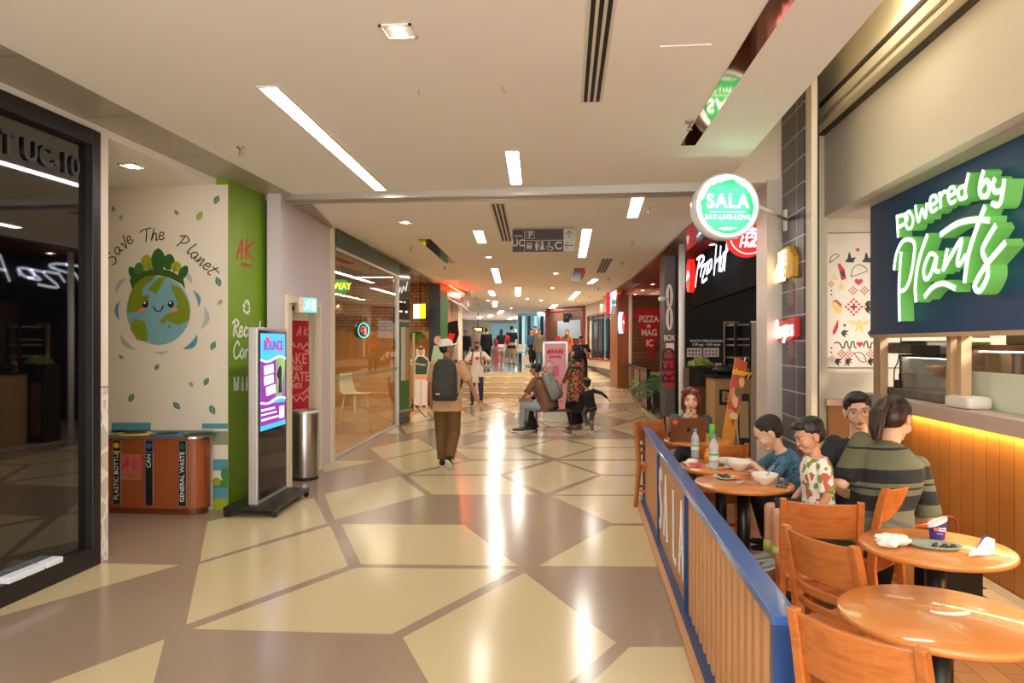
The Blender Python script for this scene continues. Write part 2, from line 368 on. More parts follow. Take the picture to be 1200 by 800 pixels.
for i,px in enumerate((14,36,58)):
    y,Yc=onx(px,Xg); mb=MB(); mb.box(-.035,.045,-.075,.075,0,.04); q=MB()
    o=mb.build('acrylic_block',[mlit],None,bevel=.006,loc=(Xg-.0,y,.141)); tag(o,['clear acrylic block on the shopfront sill, nearest the left picture edge','clear acrylic block on the shopfront sill, middle of the three','clear acrylic block on the shopfront sill, farthest from the left picture edge'][i],'block','acrylic blocks on the sill')
# mural-side trim pier behind the frame
m_pebble=ramp_mat('pebble_print','cell',[(0,(240,236,230)),(.08,(206,198,190))],rough=.4,scale=9,stretch=(1,1,.6))
mb=MB(); mb.box(-.14,.0,.0,.10,0,1.32,0); struct(mb,'trim_3',[m_pebble],loc=(Xg,yg+.01,0))
mb=MB(); mb.box(-.14,.0,.0,.10,1.33,3.24,0); struct(mb,'trim_4',[m_white],loc=(Xg,yg+.01,0))
mb=MB(); mb.box(-9,-.14,.0,.1,0,3.24,0); struct(mb,'wall_shopfront_end',[m_white],loc=(Xg,yg+.02,0))
# ---- alcove: mural wall, green wall ----
gx,gy=fl(267,597); m_mural=mat('mural_wall',(232,222,204),.45); m_green=mat('green_wall',(122,158,34),.4)
mb=MB(); mb.box(-5.2,gx,gy,gy+.2,0,3.24); struct(mb,'wall_back_alcove',[m_mural])
c2=(gx+.02,8.25)
mb=MB(); mb.box(gx-.2,gx+.004,gy+.003,8.1,0,3.3); struct(mb,'wall_green',[m_green])
wx0,wy0=dp(313,7.96); 
mb=MB(); mb.box(gx-.02,gx+.17,7.86,8.1,0,3.28); struct(mb,'trim_5',[m_offw])
# lilac wall with door
A=dp(329,7.96); B=dp(389,10.2); m_lilac=mat('lilac_paint',(206,195,200),.5)
ang=math.atan2(B[1]-A[1],B[0]-A[0]); Lw=math.hypot(B[0]-A[0],B[1]-A[1])
# local: x along the wall away from the camera, y into the wall
def wallobj(mbb,name,ms,kind='structure'): 
    o=mbb.build(name,ms,loc=(A[0],A[1],0),rz=ang); o['kind']=kind; return o
D0=dp(333,1)[0]
def along(px):    # distance along the lilac wall for an image column
    r=(px-600)/F; d=cw(r,1); dx,dy=math.cos(ang),math.sin(ang)
    det=d[0]*(-dy)-d[1]*(-dx); s=(A[0]*(-dy)-A[1]*(-dx))/det; return (s*d[0]-A[0])*dx+(s*d[1]-A[1])*dy
d0,d1=along(336),along(372)
mb=MB(); mb.box(0,d0,0,.15,0,3.3); mb.box(d1,Lw,0,.15,0,3.3); mb.box(d0,d1,0,.15,2.14,3.3); wallobj(mb,'wall_left',[m_lilac])
mb=MB(); mb.box(d1,d1+.1,-.03,.18,0,2.2); mb.box(d0-.06,d0,-.03,.18,0,2.2); mb.box(d0,d1,-.03,.18,2.12,2.2); mb.box(Lw-.1,Lw+.02,-.04,.2,0,3.3); wallobj(mb,'door_1',[m_offw])
# ================= LEFT SIDE =================
k_=(gy)/1.0
def mur(px,py):   # pixel on the mural wall plane -> local metres (x right from wall's right end, z)
    r=(px-600)/F; d=cw(r,1); t=gy/d[1]; return d[0]*t-gx, zz(py,t)
MU=thing('planet_mural','cream wall mural of a smiling planet with trees under curved lettering','mural',(gx,gy-.003,0))
c_blue=mat('print_blue',(122,172,184),.5); c_olive=mat('print_olive',(124,142,28),.5); c_dkg=mat('print_dark_green',(44,100,40),.5)
c_lime=mat('print_lime',(160,168,36),.5); c_brown=mat('print_brown',(120,52,30),.5); c_pink=mat('print_coral',(224,120,90),.5); c_ink=mat('print_ink',(28,22,24),.5)
c_teal=mat('print_teal',(58,120,104),.5); c_grey=mat('print_greyblue',(178,190,186),.5); c_wht=mat('print_white',(240,240,236),.5); c_mid=mat('print_midgreen',(70,128,60),.5); c_tealb=mat('print_band_blue',(84,150,170),.5)
def poly_on(fn,pts,y,mi,mb_): mb_.prism([fn(*p) for p in pts],y-.0012,y,mi)
def ppts(pts): return pts
gm=MB(); ex,ez=187,360
def PX(l): return [mur(x,y) for x,y in l]
def circp(cx,cy,rx,ry=None,n=28,a0=0,a1=2*PI): return [(cx+rx*math.cos(a0+(a1-a0)*i/n),cy+(ry or rx)*math.sin(a0+(a1-a0)*i/n)) for i in range(n)]
gm.prism(PX(circp(186,364,37.5,40)),-.002,0,0)
def zm(pts): return PX([(125+x/4.441,220+y/4.441) for x,y in pts])
for q in ([(110,640),(120,560),(150,500),(200,462),(260,458),(190,520),(185,560),(225,560),(215,600),(170,640),(125,650)],
          [(215,530),(270,470),(310,460),(290,500),(260,555),(240,540)],
          [(335,500),(385,520),(425,590),(436,640),(430,690),(375,715),(315,690),(300,710),(275,695),(310,660),(365,640),(370,590),(345,540)],
          [(130,700),(150,680),(200,695),(215,760),(210,800),(160,790),(125,735)],
          [(318,722),(335,708),(330,730)]): gm.prism(zm(q),-.0035,-.002,1)
gm.build('globe',[c_blue,c_olive],MU)
tr=MB()
tr.prism(zm([(120,480),(150,440),(215,430),(270,420),(330,430),(400,470),(410,530),(390,500),(330,468),(270,455),(200,462),(150,500),(135,530)]),-.0014,0,0)
for (cx,cy,rx,ry,mi,a) in [(140,445,22,38,0,-.5),(170,420,24,32,3,0),(210,390,32,42,2,0),(270,375,36,60,0,0),(325,385,30,42,0,.1),(363,410,26,28,2,0),(400,440,22,40,0,.5)]:
    P=[]
    for i in range(20):
        t=2*PI*i/20; x=math.cos(t)*rx*(1 if math.sin(t)>0 else abs(math.cos(t))**.3); y=math.sin(t)*ry
        P.append((cx+x*math.cos(a)-y*math.sin(a),cy+x*math.sin(a)+y*math.cos(a)))
    tr.prism(zm(P),-.0026-.0003*(cx%7),0,mi)
for (x0,y0,x1,y1) in [(140,425,170,490),(170,410,195,470),(215,380,235,455),(270,350,270,455),(330,380,310,450),(363,395,345,465),(400,430,375,480)]:
    d=3; tr.prism(zm([(x0-1,y0),(x0+1,y0),(x1+d,y1),(x1-d,y1)]),-.0055,-.005,1)
tr.build('trees',[c_dkg,c_brown,c_lime,c_mid],MU)
fc=MB()
for ex_ in (203,336):
    fc.prism(zm(circp(ex_,605,16,19)),-.005,-.0035,0); fc.prism(zm(circp(ex_-3,598,6)),-.006,-.005,1)
for ex_,cy in ((186,636),(355,633)): fc.prism(zm(circp(ex_,cy,18,11)),-.0045,-.0035,2)
p=[zm([q])[0] for q in [(245,615),(255,635),(270,643),(286,636),(297,612)]]; stroke(fc,p,.012,-.005,-.0035)
fc.build('face',[c_ink,c_wht,c_pink],MU)
cl=MB()
def crescent(cx,cy,R,a0,a1,th,mi):
    n=10; o=[];i_=[]
    for i in range(n+1):
        t=a0+(a1-a0)*i/n; b=th*math.sin(PI*i/n)*(1+.15*(i%2)); o.append((cx+(R+b)*math.cos(t),cy+(R+b)*math.sin(t))); i_.append((cx+R*math.cos(t),cy+R*math.sin(t)))
    cl.prism(PX(o+i_[::-1]),-.001,0,mi)
for a0,a1,R,th,mi in [(2.9,3.4,47,4,0),(3.5,3.95,53,5,1),(4.3,4.9,46,10,0),(5.2,5.6,50,6,1),(5.75,6.2,47,4,0),(6.2,6.7,54,6,1),(.55,1.0,53,6,0),(1.3,1.7,48,3,1),(2.1,2.6,52,5,1)]:
    crescent(186,364,R,a0,a1,th,mi)
cl.build('clouds',[c_tealb,c_grey],MU)
lf=MB()
def leaf(cx,cy,l,a,mi):
    n=8; P=[]
    for s_ in (1,-1):
        for i in range(n):
            t=i/n if s_>0 else 1-i/n; u=(t-.5)*l; v=s_*math.sin(PI*t)*l*.26; P.append((cx+u*math.cos(a)-v*math.sin(a),cy+u*math.sin(a)+v*math.cos(a)))
    lf.prism(PX(P),-.001,0,mi)
    for k in (-1,0,1):
        x0,y0=cx+k*l*.2*math.cos(a),cy+k*l*.2*math.sin(a)
        for s_ in (1,-1):
            b=a+s_*.9; L=l*.17; dx,dy=math.cos(b)*L,math.sin(b)*L; lf.prism(PX([(x0,y0-.4),(x0,y0+.4),(x0+dx,y0+dy+.2),(x0+dx,y0+dy-.2)]),-.002,-.001,2)
    lf.prism(PX([(cx-l*.5*math.cos(a),cy-l*.5*math.sin(a)-.4),(cx+l*.45*math.cos(a),cy+l*.45*math.sin(a)-.3),(cx+l*.45*math.cos(a),cy+l*.45*math.sin(a)+.3),(cx-l*.5*math.cos(a),cy-l*.5*math.sin(a)+.4)]),-.002,-.001,2)
for q in [(254,234,12,-1.1,0),(234,253,13,-1.1,1),(207,249,8,.9,0),(142,255,8,-1.2,1),(256,330,13,1.2,0),(258,354,9,-.8,1),(250,405,12,-1.1,0),(184,430,9,-1,0),(142,418,7,.6,1),(242,447,11,-1.1,0),(224,450,8,1,1),(154,466,12,-1.1,0),(207,475,12,.8,0),(249,480,13,1.1,0),(133,245,8,1.2,0)]: leaf(*q)
lf.build('leaves',[c_teal,c_lime,c_grey],MU)
bd=MB()
for (x0,y0,x1,y1,mi) in [(131,495,177,506,0),(237,496,267,502,0),(250,505,267,521,1),(250,538,267,551,0),(250,562,267,571,2),(250,571,267,584,0),(250,584,267,597,3),(131,504,250,507,1)]:
    bd.prism(PX([(x0,y0),(x1,y0),(x1,y1),(x0,y1)]),-.0012,0,mi)
bd.prism(PX(circp(254,564,5)),-.002,0,3); bd.prism(PX(circp(264,555,5,8)),-.002,0,2)
bd.build('colour_bands',[c_tealb,mat('print_sage',(140,150,120),.5),c_mid,c_lime],MU)
# hand lettering of the mural
G={ # strokes in a unit cell
'S':[[(.75,.85),(.5,1),(.25,.8),(.6,.5),(.65,.2),(.3,0),(0,.2)]],'a':[[(.55,.5),(.3,.6),(.05,.3),(.25,0),(.5,.35),(.55,.55),(.5,.1),(.7,.05)]],
'v':[[(0,.5),(.15,.55),(.25,0),(.55,.95),(.62,1.05)]],'e':[[(.05,.3),(.4,.35),(.4,.6),(.15,.55),(.05,.15),(.25,0),(.55,.2)]],
'T':[[(-.1,.8),(.2,1),(.9,1.05)],[(.5,1),(.4,.4),(.3,0)]],'h':[[(.35,1),(.15,.4),(.05,0),(.3,.55),(.5,.5),(.45,0),(.6,.1)]],
'P':[[(.4,1),(.25,.4),(.1,0)],[(0,.85),(.5,1.1),(.85,.85),(.6,.5),(.3,.45)]],'l':[[(.4,1.05),(.15,.4),(.15,0),(.35,.1)]],
'n':[[(.1,.55),(.05,0),(.3,.5),(.45,.5),(.42,0),(.6,.1)]],'t':[[(.35,1),(.15,.2),(.25,0),(.45,.15)],[(0,.65),(.75,.8)]],
'R':[[(.35,1),(.15,0)],[(0,.8),(.5,1.05),(.8,.8),(.4,.5),(.75,0),(.95,.1)]],'c':[[(.5,.5),(.25,.6),(.05,.25),(.25,0),(.55,.2)]],
'y':[[(.1,.55),(.1,.2),(.35,.15),(.5,.6),(.35,-.3),(.05,-.35),(.2,-.1)]],'C':[[(.8,.8),(.5,1.05),(.1,.5),(.3,0),(.8,.2)]],
'o':[[(.3,.6),(.05,.3),(.25,0),(.5,.3),(.3,.6),(.5,.5)]],'r':[[(.1,.55),(.05,0),(.2,.45),(.45,.55)]],
'A':[[(-.05,0),(.35,.9),(.45,1),(.42,.4),(.38,0)],[(0,.35),(.6,.55)]],'K':[[(.2,1),(.1,.5),(.1,0)],[(.8,.95),(.15,.45),(.75,0)]],
'i':[[(.15,.6),(.1,.1),(.25,.05)],[(.25,.85),(.28,.92)]],'z':[[(.05,.55),(.5,.6),(.05,.02),(.6,.05)]],'H':[[(.25,1),(.05,0)],[(.8,1.05),(.6,0)],[(.1,.45),(.75,.55)]],
'u':[[(.1,.6),(.1,.15),(.3,.05),(.5,.6),(.45,.1),(.6,.05)]],'B':[[(.2,1),(.1,0)],[(.05,.9),(.55,1),(.5,.6),(.15,.52),(.65,.45),(.55,.05),(.05,.05)]],
'g':[[(.5,.5),(.25,.6),(.05,.3),(.3,.05),(.5,.55),(.4,-.25),(.1,-.25)]],'s':[[(.45,.55),(.15,.5),(.35,.25),(.3,.02),(.02,.08)]],
'b':[[(.2,1),(.1,.1),(.4,.05),(.5,.45),(.15,.45)]],'w':[[(.0,.55),(.12,.05),(.32,.5),(.45,.05),(.7,.6)]],'d':[[(.5,.45),(.15,.5),(.05,.15),(.35,.05),(.55,.4),(.65,1),(.55,.05)]]}
def glyph(mb_,ch,M,wd,y0,y1,mi=0):
    for s_ in G[ch]: stroke(mb_,[tuple((M@Vector((x,0,z)))[i] for i in (0,2)) for x,z in s_],wd,y0,y1,4,mi)
def word(mb_,s_,x,z,h,wd,adv=.62,slope=0,y0=-.01,y1=0,mi=0,sx=1):
    for ch in s_:
        if ch!=' ': glyph(mb_,ch,Matrix.Translation((x,0,z))@Matrix.Diagonal((h*sx,1,h,1)),wd,y0,y1,mi)
        a=(adv if ch.islower() and ch not in 'il' else (.4 if ch in 'il' else adv*1.35))*h*sx; x+=a; z+=a*slope
    return x
lt=MB()
for ch,px,py,a in [('S',133,312,.95),('a',138,300,.75),('v',146,293,.6),('e',151,287,.5),('T',167,284,.12),('h',177,282,.05),('e',186,281,0),
                   ('P',206,288,-.45),('l',218,295,-.6),('a',222,300,-.65),('n',230,306,-.75),('e',237,312,-.85),('t',242,318,-.95)]:
    x,z=mur(px,py); h=.125
    glyph(lt,ch,Matrix.Translation((x,0,z))@Matrix.Rotation(-a,4,'Y')@Matrix.Diagonal((h,1,h,1)),.0105,-.002,0)
lt.build('lettering',[c_ink],MU)
# green wall prints (wall faces +x); local x away from camera
GX=gx+.005; GM=thing('recycle_print','green wall print reading Recycle Corner with recycling arrows','mural',(GX,gy,0),PI/2)
def gl(px): return onx(px,GX)[0]-gy
gmb=MB()
def GP(px,py): y,Y=onx(px,GX); return y-gy,zz(py,Y)
x,z=GP(278,298); 
for ch,px,py,h in [('A',278,303,.2),('K',287,303,.22)]:
    x,z=GP(px,py); glyph(gmb,ch,Matrix.Translation((x,0,z))@Matrix.Diagonal((h*1.25,1,h,1)),.022,-.003,0,1)
x,z=GP(272,394); word(gmb,'Recycle',x,z,.165,.022,.62,0,-.003,0,0,1.05)
x,z=GP(273,420); word(gmb,'Corner',x,z,.165,.022,.62,0,-.003,0,0,1.05)
# recycling triangle of three arrows
tx,tz=GP(289,360)
for k in range(3):
    M=Matrix.Translation((tx,0,tz))@Matrix.Rotation(k*2*PI/3,4,'Y')
    gmb.prism([(-.05,.05),(.0,.085),(.04,.06),(.05,.075),(.065,.025),(.015,.03),(.03,.045),(.0,.06),(-.03,.035)],-.003,0,0,M)
for (px,x0) in ((274,0),(283,1),(288,2)):
    bx,bz=GP(px,458)
    if x0==0: gmb.prism([(bx,bz),(bx+.1,bz),(bx+.11,bz+.14),(bx+.08,bz+.14),(bx+.075,bz+.09),(bx+.03,bz+.09),(bx+.025,bz+.14),(bx-.005,bz+.14)],-.003,0,0)
    else: gmb.prism([(bx,bz),(bx+.045,bz),(bx+.045,bz+.08),(bx+.03,bz+.1),(bx+.03,bz+.15),(bx+.015,bz+.15),(bx+.015,bz+.1),(bx,bz+.08)],-.003,0,0)
gmb.build('print',[c_wht,mat('print_red',(214,60,84),.5)],GM)
text('lettering','AVENUE K',.055,MATS['print_red'],GM,(GP(289,312)[0],-.002,GP(289,311)[1]),.001)
# ---- recycling cabinet ----
m_cabw=ramp_mat('cabinet_wood','grain',[(0,(150,76,36)),(.5,(168,90,46)),(1,(140,68,32))],rough=.35,scale=2.5,const=False,stretch=(5,1,.7))
fx,fy=fl(246,603); bx1=fl(250,598)[0]; by0=fl(190,603)[1]
RB=thing('recycling_cabinet','wood veneer recycling cabinet with three bin slots below the planet mural','recycling bin',(bx1,by0,0))
dep=gy-by0-.03; Wb=1.75
def cabpts(e=0,r=.16): return [(-Wb,0-e),(-r,0-e)]+[(-r+(r+e)*math.sin(t*PI/16),r-(r+e)*math.cos(t*PI/16)) for t in range(1,8)]+[(0+e,r),(0+e,dep-r)]+[(-r+(r+e)*math.cos(t*PI/16),dep-r+(r+e)*math.sin(t*PI/16)) for t in range(1,9)]+[(-Wb,dep+e)]
mb=MB(); mb.prz(cabpts(),.06,.735); mb.build('body',[m_cabw],RB)
mb=MB(); mb.prz(cabpts(-.02),0,.06); mb.build('plinth',[mat('plinth_brown',(110,54,28),.4)],RB)
mb=MB(); mb.prz(cabpts(.015),.735,.765); mb.build('countertop',[m_steel],RB,bevel=.004)
cols=[('yellow',(226,196,40)),('blue',(40,96,170)),('green',(30,92,62))]
names=['PLASTIC BOTTLE','CAN','GENERAL WASTE']
def bl(px): r=(px-600)/F; d=cw(r,1); return d[0]*by0/d[1]-bx1
for i,(px,n_) in enumerate(((137,'yellow'),(175,'blue'),(214,'green'))):
    x=bl(px); mc=mat('bin_'+n_,cols[i][1],.4)
    mb=MB(); mb.box(x-.035,x+.035,-.006,.002,.09,.715,1); mb.box(x-.042,x+.042,-.003,.001,.085,.72,0); o=mb.build('label_strip',[m_alu,m_blackp],RB)
    mb=MB(); mb.prism(circ(x,.665,.028,n=20),-.01,-.006); mb.box(x-.035,x+.035,-.0065,-.006,.6,.612); mb.build('waste_symbol',[mc],o)
    text('lettering',names[i],.062,c_wht,o,(x,-.007,.58-(.21 if i!=1 else .06)),.001,rot=PI/2)
    cx_=x+(.12); hole=MB(); hole.lathe([(.0,.0),(.15,0),(.16,.006),(.15,.012),(.0,.012)],(cx_,dep/2-.02,.764),n=28); hole.build('bin_ring',[mc],RB)
    hole=MB(); hole.lathe([(0,0),(.11,0),(.11,.003),(0,.003)],(cx_,dep/2-.02,.7762),n=28); hole.build('bin_opening',[m_blackp],RB)
x=bl(156)
mb=MB(); mb.box(x-.15,x+.09,-.002,0,.33,.58); sk=mb.build('sticker',[mat('sticker_film',(180,110,80),.15)],RB)
sm_=MB()
for ch,dx in (('A',-.11),('K',-.01)): glyph(sm_,ch,Matrix.Translation((x+dx,0,.42))@Matrix.Diagonal((.13,1,.13,1)),.014,-.004,-.002)
sm_.build('print',[mat('print_magenta',(226,30,96),.5)],sk); text('lettering','AVENUE K',.028,MATS['print_magenta'],sk,(x-.03,-.003,.375),.001)
# ---- digital kiosk ----
kL=fl(295,588); 
KA=dp(303,7.0); KB=dp(335,7.75); kang=math.atan2(KB[1]-KA[1],KB[0]-KA[0]); kw=math.hypot(KB[0]-KA[0],KB[1]-KA[1])
KI=thing('digital_kiosk','free-standing digital advert display on a black castor base beside the green wall','display',(KA[0],KA[1],0),kang)
ztop=zz(383,7.0)
m_kf=mat('kiosk_silver',(196,192,186),.3,metal=.5)
mb=MB(); mb.box(-.03,kw+.03,0,.09,.10,ztop); mb.build('casing',[m_kf],KI,bevel=.008)
mb=MB(); mb.box(0,kw,-.004,0,.14,ztop-.03); mb.build('bezel',[mat('black_gloss',(8,8,10),.08)],KI)
zs0=zz(506,7.0)
m_scr=mat('screen_cyan',(60,170,220),.3,emit=.8); m_scrp=mat('screen_purple',(128,40,150),.3,emit=.8); m_scrg=mat('screen_green',(120,190,60),.3,emit=1); m_scrw=mat('screen_white',(225,235,245),.3,emit=1.2); m_scrk=mat('screen_dark',(30,20,40),.3,emit=.4); m_scrr=mat('screen_red',(210,40,80),.3,emit=1)
mb=MB(); X0,X1=.035,kw-.035; Zt=ztop-.06; Hs=Zt-zs0; Ws=X1-X0
mb.box(X0,X1,-.006,-.004,zs0,Zt,0)
def sp(u,v): return (X0+u*Ws,Zt-v*Hs)
def pw(pts,mi,y=-.007): mb.prism([sp(*p) for p in pts],y,y+.0012,mi)
wave=[(i/10,.27+.025*math.sin(i/10*2*PI)) for i in range(11)]; wave2=[(i/10,.70+.03*math.sin(i/10*2*PI+.6)) for i in range(11)]
pw(wave+wave2[::-1],1); pw([(.6,.27)]+wave[6:]+[(1,.68),(.6,.69)],2)
pw([(i/10,.28+.025*math.sin(i/10*2*PI)) for i in range(11)]+[(i/10,.26+.025*math.sin(i/10*2*PI)) for i in range(10,-1,-1)],3,-.008)
pw([(0,.73),(1,.75),(1,.95),(0,.95)],1); pw([(i/10,.72+.02*math.sin(i/10*2*PI)) for i in range(11)]+[(i/10,.70+.02*math.sin(i/10*2*PI)) for i in range(10,-1,-1)],3,-.0085)
pw([(0,.95),(1,.95),(1,1),(0,1)],0,-.0085)
for (u,v) in ((.12,.34),(.12,.45),(.2,.56)): pw([(u,v),(u+.36,v-.02),(u+.38,v+.07),(u+.02,v+.09)],3,-.0085)
pw([(.72,.36),(.8,.34),(.84,.4),(.82,.52),(.84,.64),(.7,.64),(.72,.5),(.62,.44)],4,-.0085); pw([(.02,.78),(.55,.78),(.55,.80),(.02,.80)],3,-.0085); pw([(.02,.83),(.62,.83),(.62,.845),(.02,.845)],3,-.0085); pw([(.02,.88),(.7,.88),(.7,.9),(.02,.9)],3,-.0085); pw([(.74,.79),(.94,.79),(.94,.92),(.74,.92)],3,-.0085)
scr=mb.build('screen',[m_scr,m_scrp,m_scrg,m_scrw,m_scrk],KI)
x,z=sp(.28,.07); text('lettering','BIG',.075,m_scrr,scr,(x,-.007,z),.001,off=.003); x,z=sp(.5,.13); text('lettering','BOUNCE',.13,m_scrp,scr,(x,-.007,z),.001,off=.004)
x,z=sp(.75,.185); text('lettering','TOUR',.05,m_scrr,scr,(x,-.007,z),.001)
mb=MB(); mb.box(-.12,kw+.12,-.22,.30,.06,.10); mb.build('base',[m_black],KI,bevel=.01)
mb=MB(); 
for x_ in (-.09,kw+.09):
    for y_ in (-.19,.27):
        q=MB(); q.cyl((x_-.015,y_,.03),(x_+.015,y_,.03),.03,n=14); q.box(x_-.02,x_+.02,y_-.02,y_+.02,.045,.062); q.build('castor',[m_blackp],KI)
# ---- steel bin ----
bc=dp(357,8.9); TB_=thing('litter_bin','tall round brushed steel litter bin beside the door with the red poster','bin',(bc[0],bc[1],0))
rb=.165
mb=MB(); mb.lathe([(rb*.99,.03),(rb,.04),(rb,.80),(rb*.98,.81)],n=40); mb.build('body',[m_steel],TB_)
mb=MB(); mb.lathe([(rb*1.01,0),(rb*1.01,.035),(rb*.97,.036)],n=32); mb.build('base_ring',[m_blackp],TB_)
mb=MB(); mb.lathe([(rb*1.02,.80),(rb*1.02,.83),(rb*.9,.845),(rb*.62,.83),(rb*.6,.82)],n=32,cap=False); mb.build('rim',[m_alu],TB_)
mb=MB(); mb.lathe([(0,.815),(rb*.95,.815),(rb*.95,.82),(0,.82)],n=32); mb.build('ash_tray',[mat('grey_sand',(150,146,140),.8)],TB_)
# ---- doorway: open door leaf with red poster ----
m_red=mat('poster_red',(186,22,44),.5); m_pk=mat('poster_pink',(216,150,140),.5)
def AL(x,y,z=0): return (A[0]+x*math.cos(ang)-y*math.sin(ang),A[1]+x*math.sin(ang)+y*math.cos(ang),z)
p0=dp(371,9.55); q0=dp(322,9.05)
pa=math.atan2(p0[1]-q0[1],p0[0]-q0[0]); pl=math.hypot(p0[0]-q0[0],p0[1]-q0[1])
DR=thing('poster_board','red poster reading MAKE FRIENDS CREATE TRENDS with zigzag circle inside the doorway','poster',(q0[0],q0[1],0),pa)
z0_,z1_=zz(492,9.5),zz(376,9.5)
mb=MB(); mb.box(0,pl,0,.04,.0,2.08,1); mb.box(0,pl,-.004,0,z0_,z1_,0); mb.build('board',[m_red,m_offw],DR)
mb=MB(); cx_,cz_=pl*.42,(zz(434,9.5))
for k in range(9):
    zc=cz_+.33-k*.085
    P=[]; n=12
    for i in range(n+1): P.append((pl*i/n,zc+(.04 if i%2 else -.02)))
    for i in range(n):
        mb.prism([(P[i][0],P[i][1]),(P[i+1][0],P[i+1][1]),(P[i+1][0],P[i+1][1]-.03),(P[i][0],P[i][1]-.03)],-.006,-.004,0)
mb.prism(circ(cx_,cz_,.32,n=40),-.0075,-.006,0); mb.prism(circ(cx_,cz_,.31,n=40),-.009,-.0075,1); mb.build('print',[m_pk,m_red],DR)
for s_,dz,sz in (('MAKE',.15,.2),('FRIENDS',.035,.09),('CREATE',-.08,.17),('TRENDS',-.19,.09)): text('lettering',s_,sz,m_pk,DR,(cx_,-.010,cz_+dz),.001,sx=.8,off=.003)
kk=MB()
for ch,dx in (('A',-.06),('K',.04)): glyph(kk,ch,Matrix.Translation((cx_+.12+dx,0,z1_-.2))@Matrix.Diagonal((.12,1,.12,1)),.013,-.006,-.004)
kk.build('emblem',[m_pk],DR)
mb=MB(); 
for i in range(3): mb.cyl((pl+.02,-.02,.35+i*.75),(pl+.02,-.02,.47+i*.75),.012,n=8)
mb.build('hinge',[m_steel],DR)
# corridor behind the door: dim passage walls
mb=MB(); mb.box(d0-.02,d1+.7,1.3,1.4,0,2.6); mb.box(d1+.7,d1+.8,.15,1.4,0,2.6); wallobj(mb,'wall_passage',[m_offw])
# exit sign
ex0=along(354); m_ex=mat('exit_green',(96,190,190),.4,emit=1.0)
EXx,EXy,_=AL(along(350),-.02); 
E_=thing('exit_sign','green running man exit sign on the lilac wall over the door','sign',dp(349,8.45)+(0,),pa-.12)
ze=zz(357,8.45)
mb=MB(); mb.box(0,.06,-.03,.08,ze-.09,ze+.09); mb.build('housing',[m_white],E_); mb=MB(); mb.box(.06,.24,-.02,.02,ze-.085,ze+.085); pn=mb.build('panel',[m_ex],E_,bevel=.004)
mb=MB(); mb.box(.17,.215,-.024,-.02,ze-.06,ze+.06); 
for s_ in ([(.08,ze-.05),(.11,ze-.01),(.12,ze+.03)],[(.12,ze-.01),(.14,ze-.05)],[(.09,ze+.02),(.12,ze+.035),(.145,ze+.01)]): stroke(mb,s_,.014,-.024,-.02,3)
mb.prism(circ(.13,ze+.055,.011,n=10),-.024,-.02); mb.build('pictogram',[mat('exit_white',(235,250,250),.4,emit=1.4)],pn)
mb=MB(); mb.prism(circ(.03,ze-.0,.008,n=8),-.033,-.03); mb.build('indicator',[mat('red_led',(220,30,20),.4,emit=1.5)],E_)
# ================= SANDWICH SHOP AND FAR LEFT =================
B2=dp(391,10.25); C2=dp(466,14.6); sang=math.atan2(C2[1]-B2[1],C2[0]-B2[0]); SL=math.hypot(C2[0]-B2[0],C2[1]-B2[1])
def SLp(x,y): return (B2[0]+x*math.cos(sang)-y*math.sin(sang),B2[1]+x*math.sin(sang)+y*math.cos(sang))
m_dgreen=mat('shop_dark_green',(24,62,40),.4); m_wfloor=brick_mat('shop_wood_floor',(196,150,90),(180,134,78),(120,86,50),1,.12,.005,rough=.3,axes='xy')
SG=thing('glass_shopfront','clear glass sandwich shop front with dark green header on the left','shopfront',(B2[0],B2[1],0),sang)
mb=MB(); mb.box(0,SL,-.04,.12,3.02,3.28); mb.build('header',[m_dgreen],SG)
mb=MB(); mb.box(0,SL,-.045,-.03,2.98,3.02); mb.box(0,SL,-.02,.03,0,.05); mb.box(SL-.05,SL,-.03,.05,0,3.02); mb.build('frame',[m_alu],SG)
gl_=glass_mat('shop_glass',(244,246,242),.0)
for i in range(4):
    mb=MB(); mb.box(i*SL/4+.01,(i+1)*SL/4-.01,0,.012,.05,2.98); mb.build('glass_pane',[gl_],SG)
mb=MB(); mb.box(.01,SL-.06,-.003,-.001,1.12,1.19); mb.build('frosted_band',[mat('frost_band',(150,166,140),.6,alpha=.3)],SG)
m_brick=brick_mat('tan_brick',(196,146,92),(166,116,70),(110,78,50),.24,.085,.012,rough=.8,axes='xz',bump=.4)
m_panelb=mat('honey_panel',(206,158,96),.5,noise=.1,scale=3)
def swall(x0,x1,y0,y1,z0,z1,name,m): mb=MB(); mb.box(x0,x1,y0,y1,z0,z1); o=mb.build(name,[m],loc=(B2[0],B2[1],0),rz=sang); o['kind']='structure'; return o
swall(-.5,SL+4.4,3.0,3.1,2.0,3.3,'wall_shop_brick',m_brick); swall(-.5,SL+4.4,3.0,3.1,0,2.0,'wall_shop_lower',m_panelb)
swall(-.2,-.1,.15,3.0,0,3.26,'wall_shop_near',m_panelb)
mb=MB(); mb.box(-.1,SL+4.2,.1,3,0.0,.006); struct(mb,'floor_sandwich_shop',[m_wfloor],loc=(B2[0],B2[1],0),rz=sang)
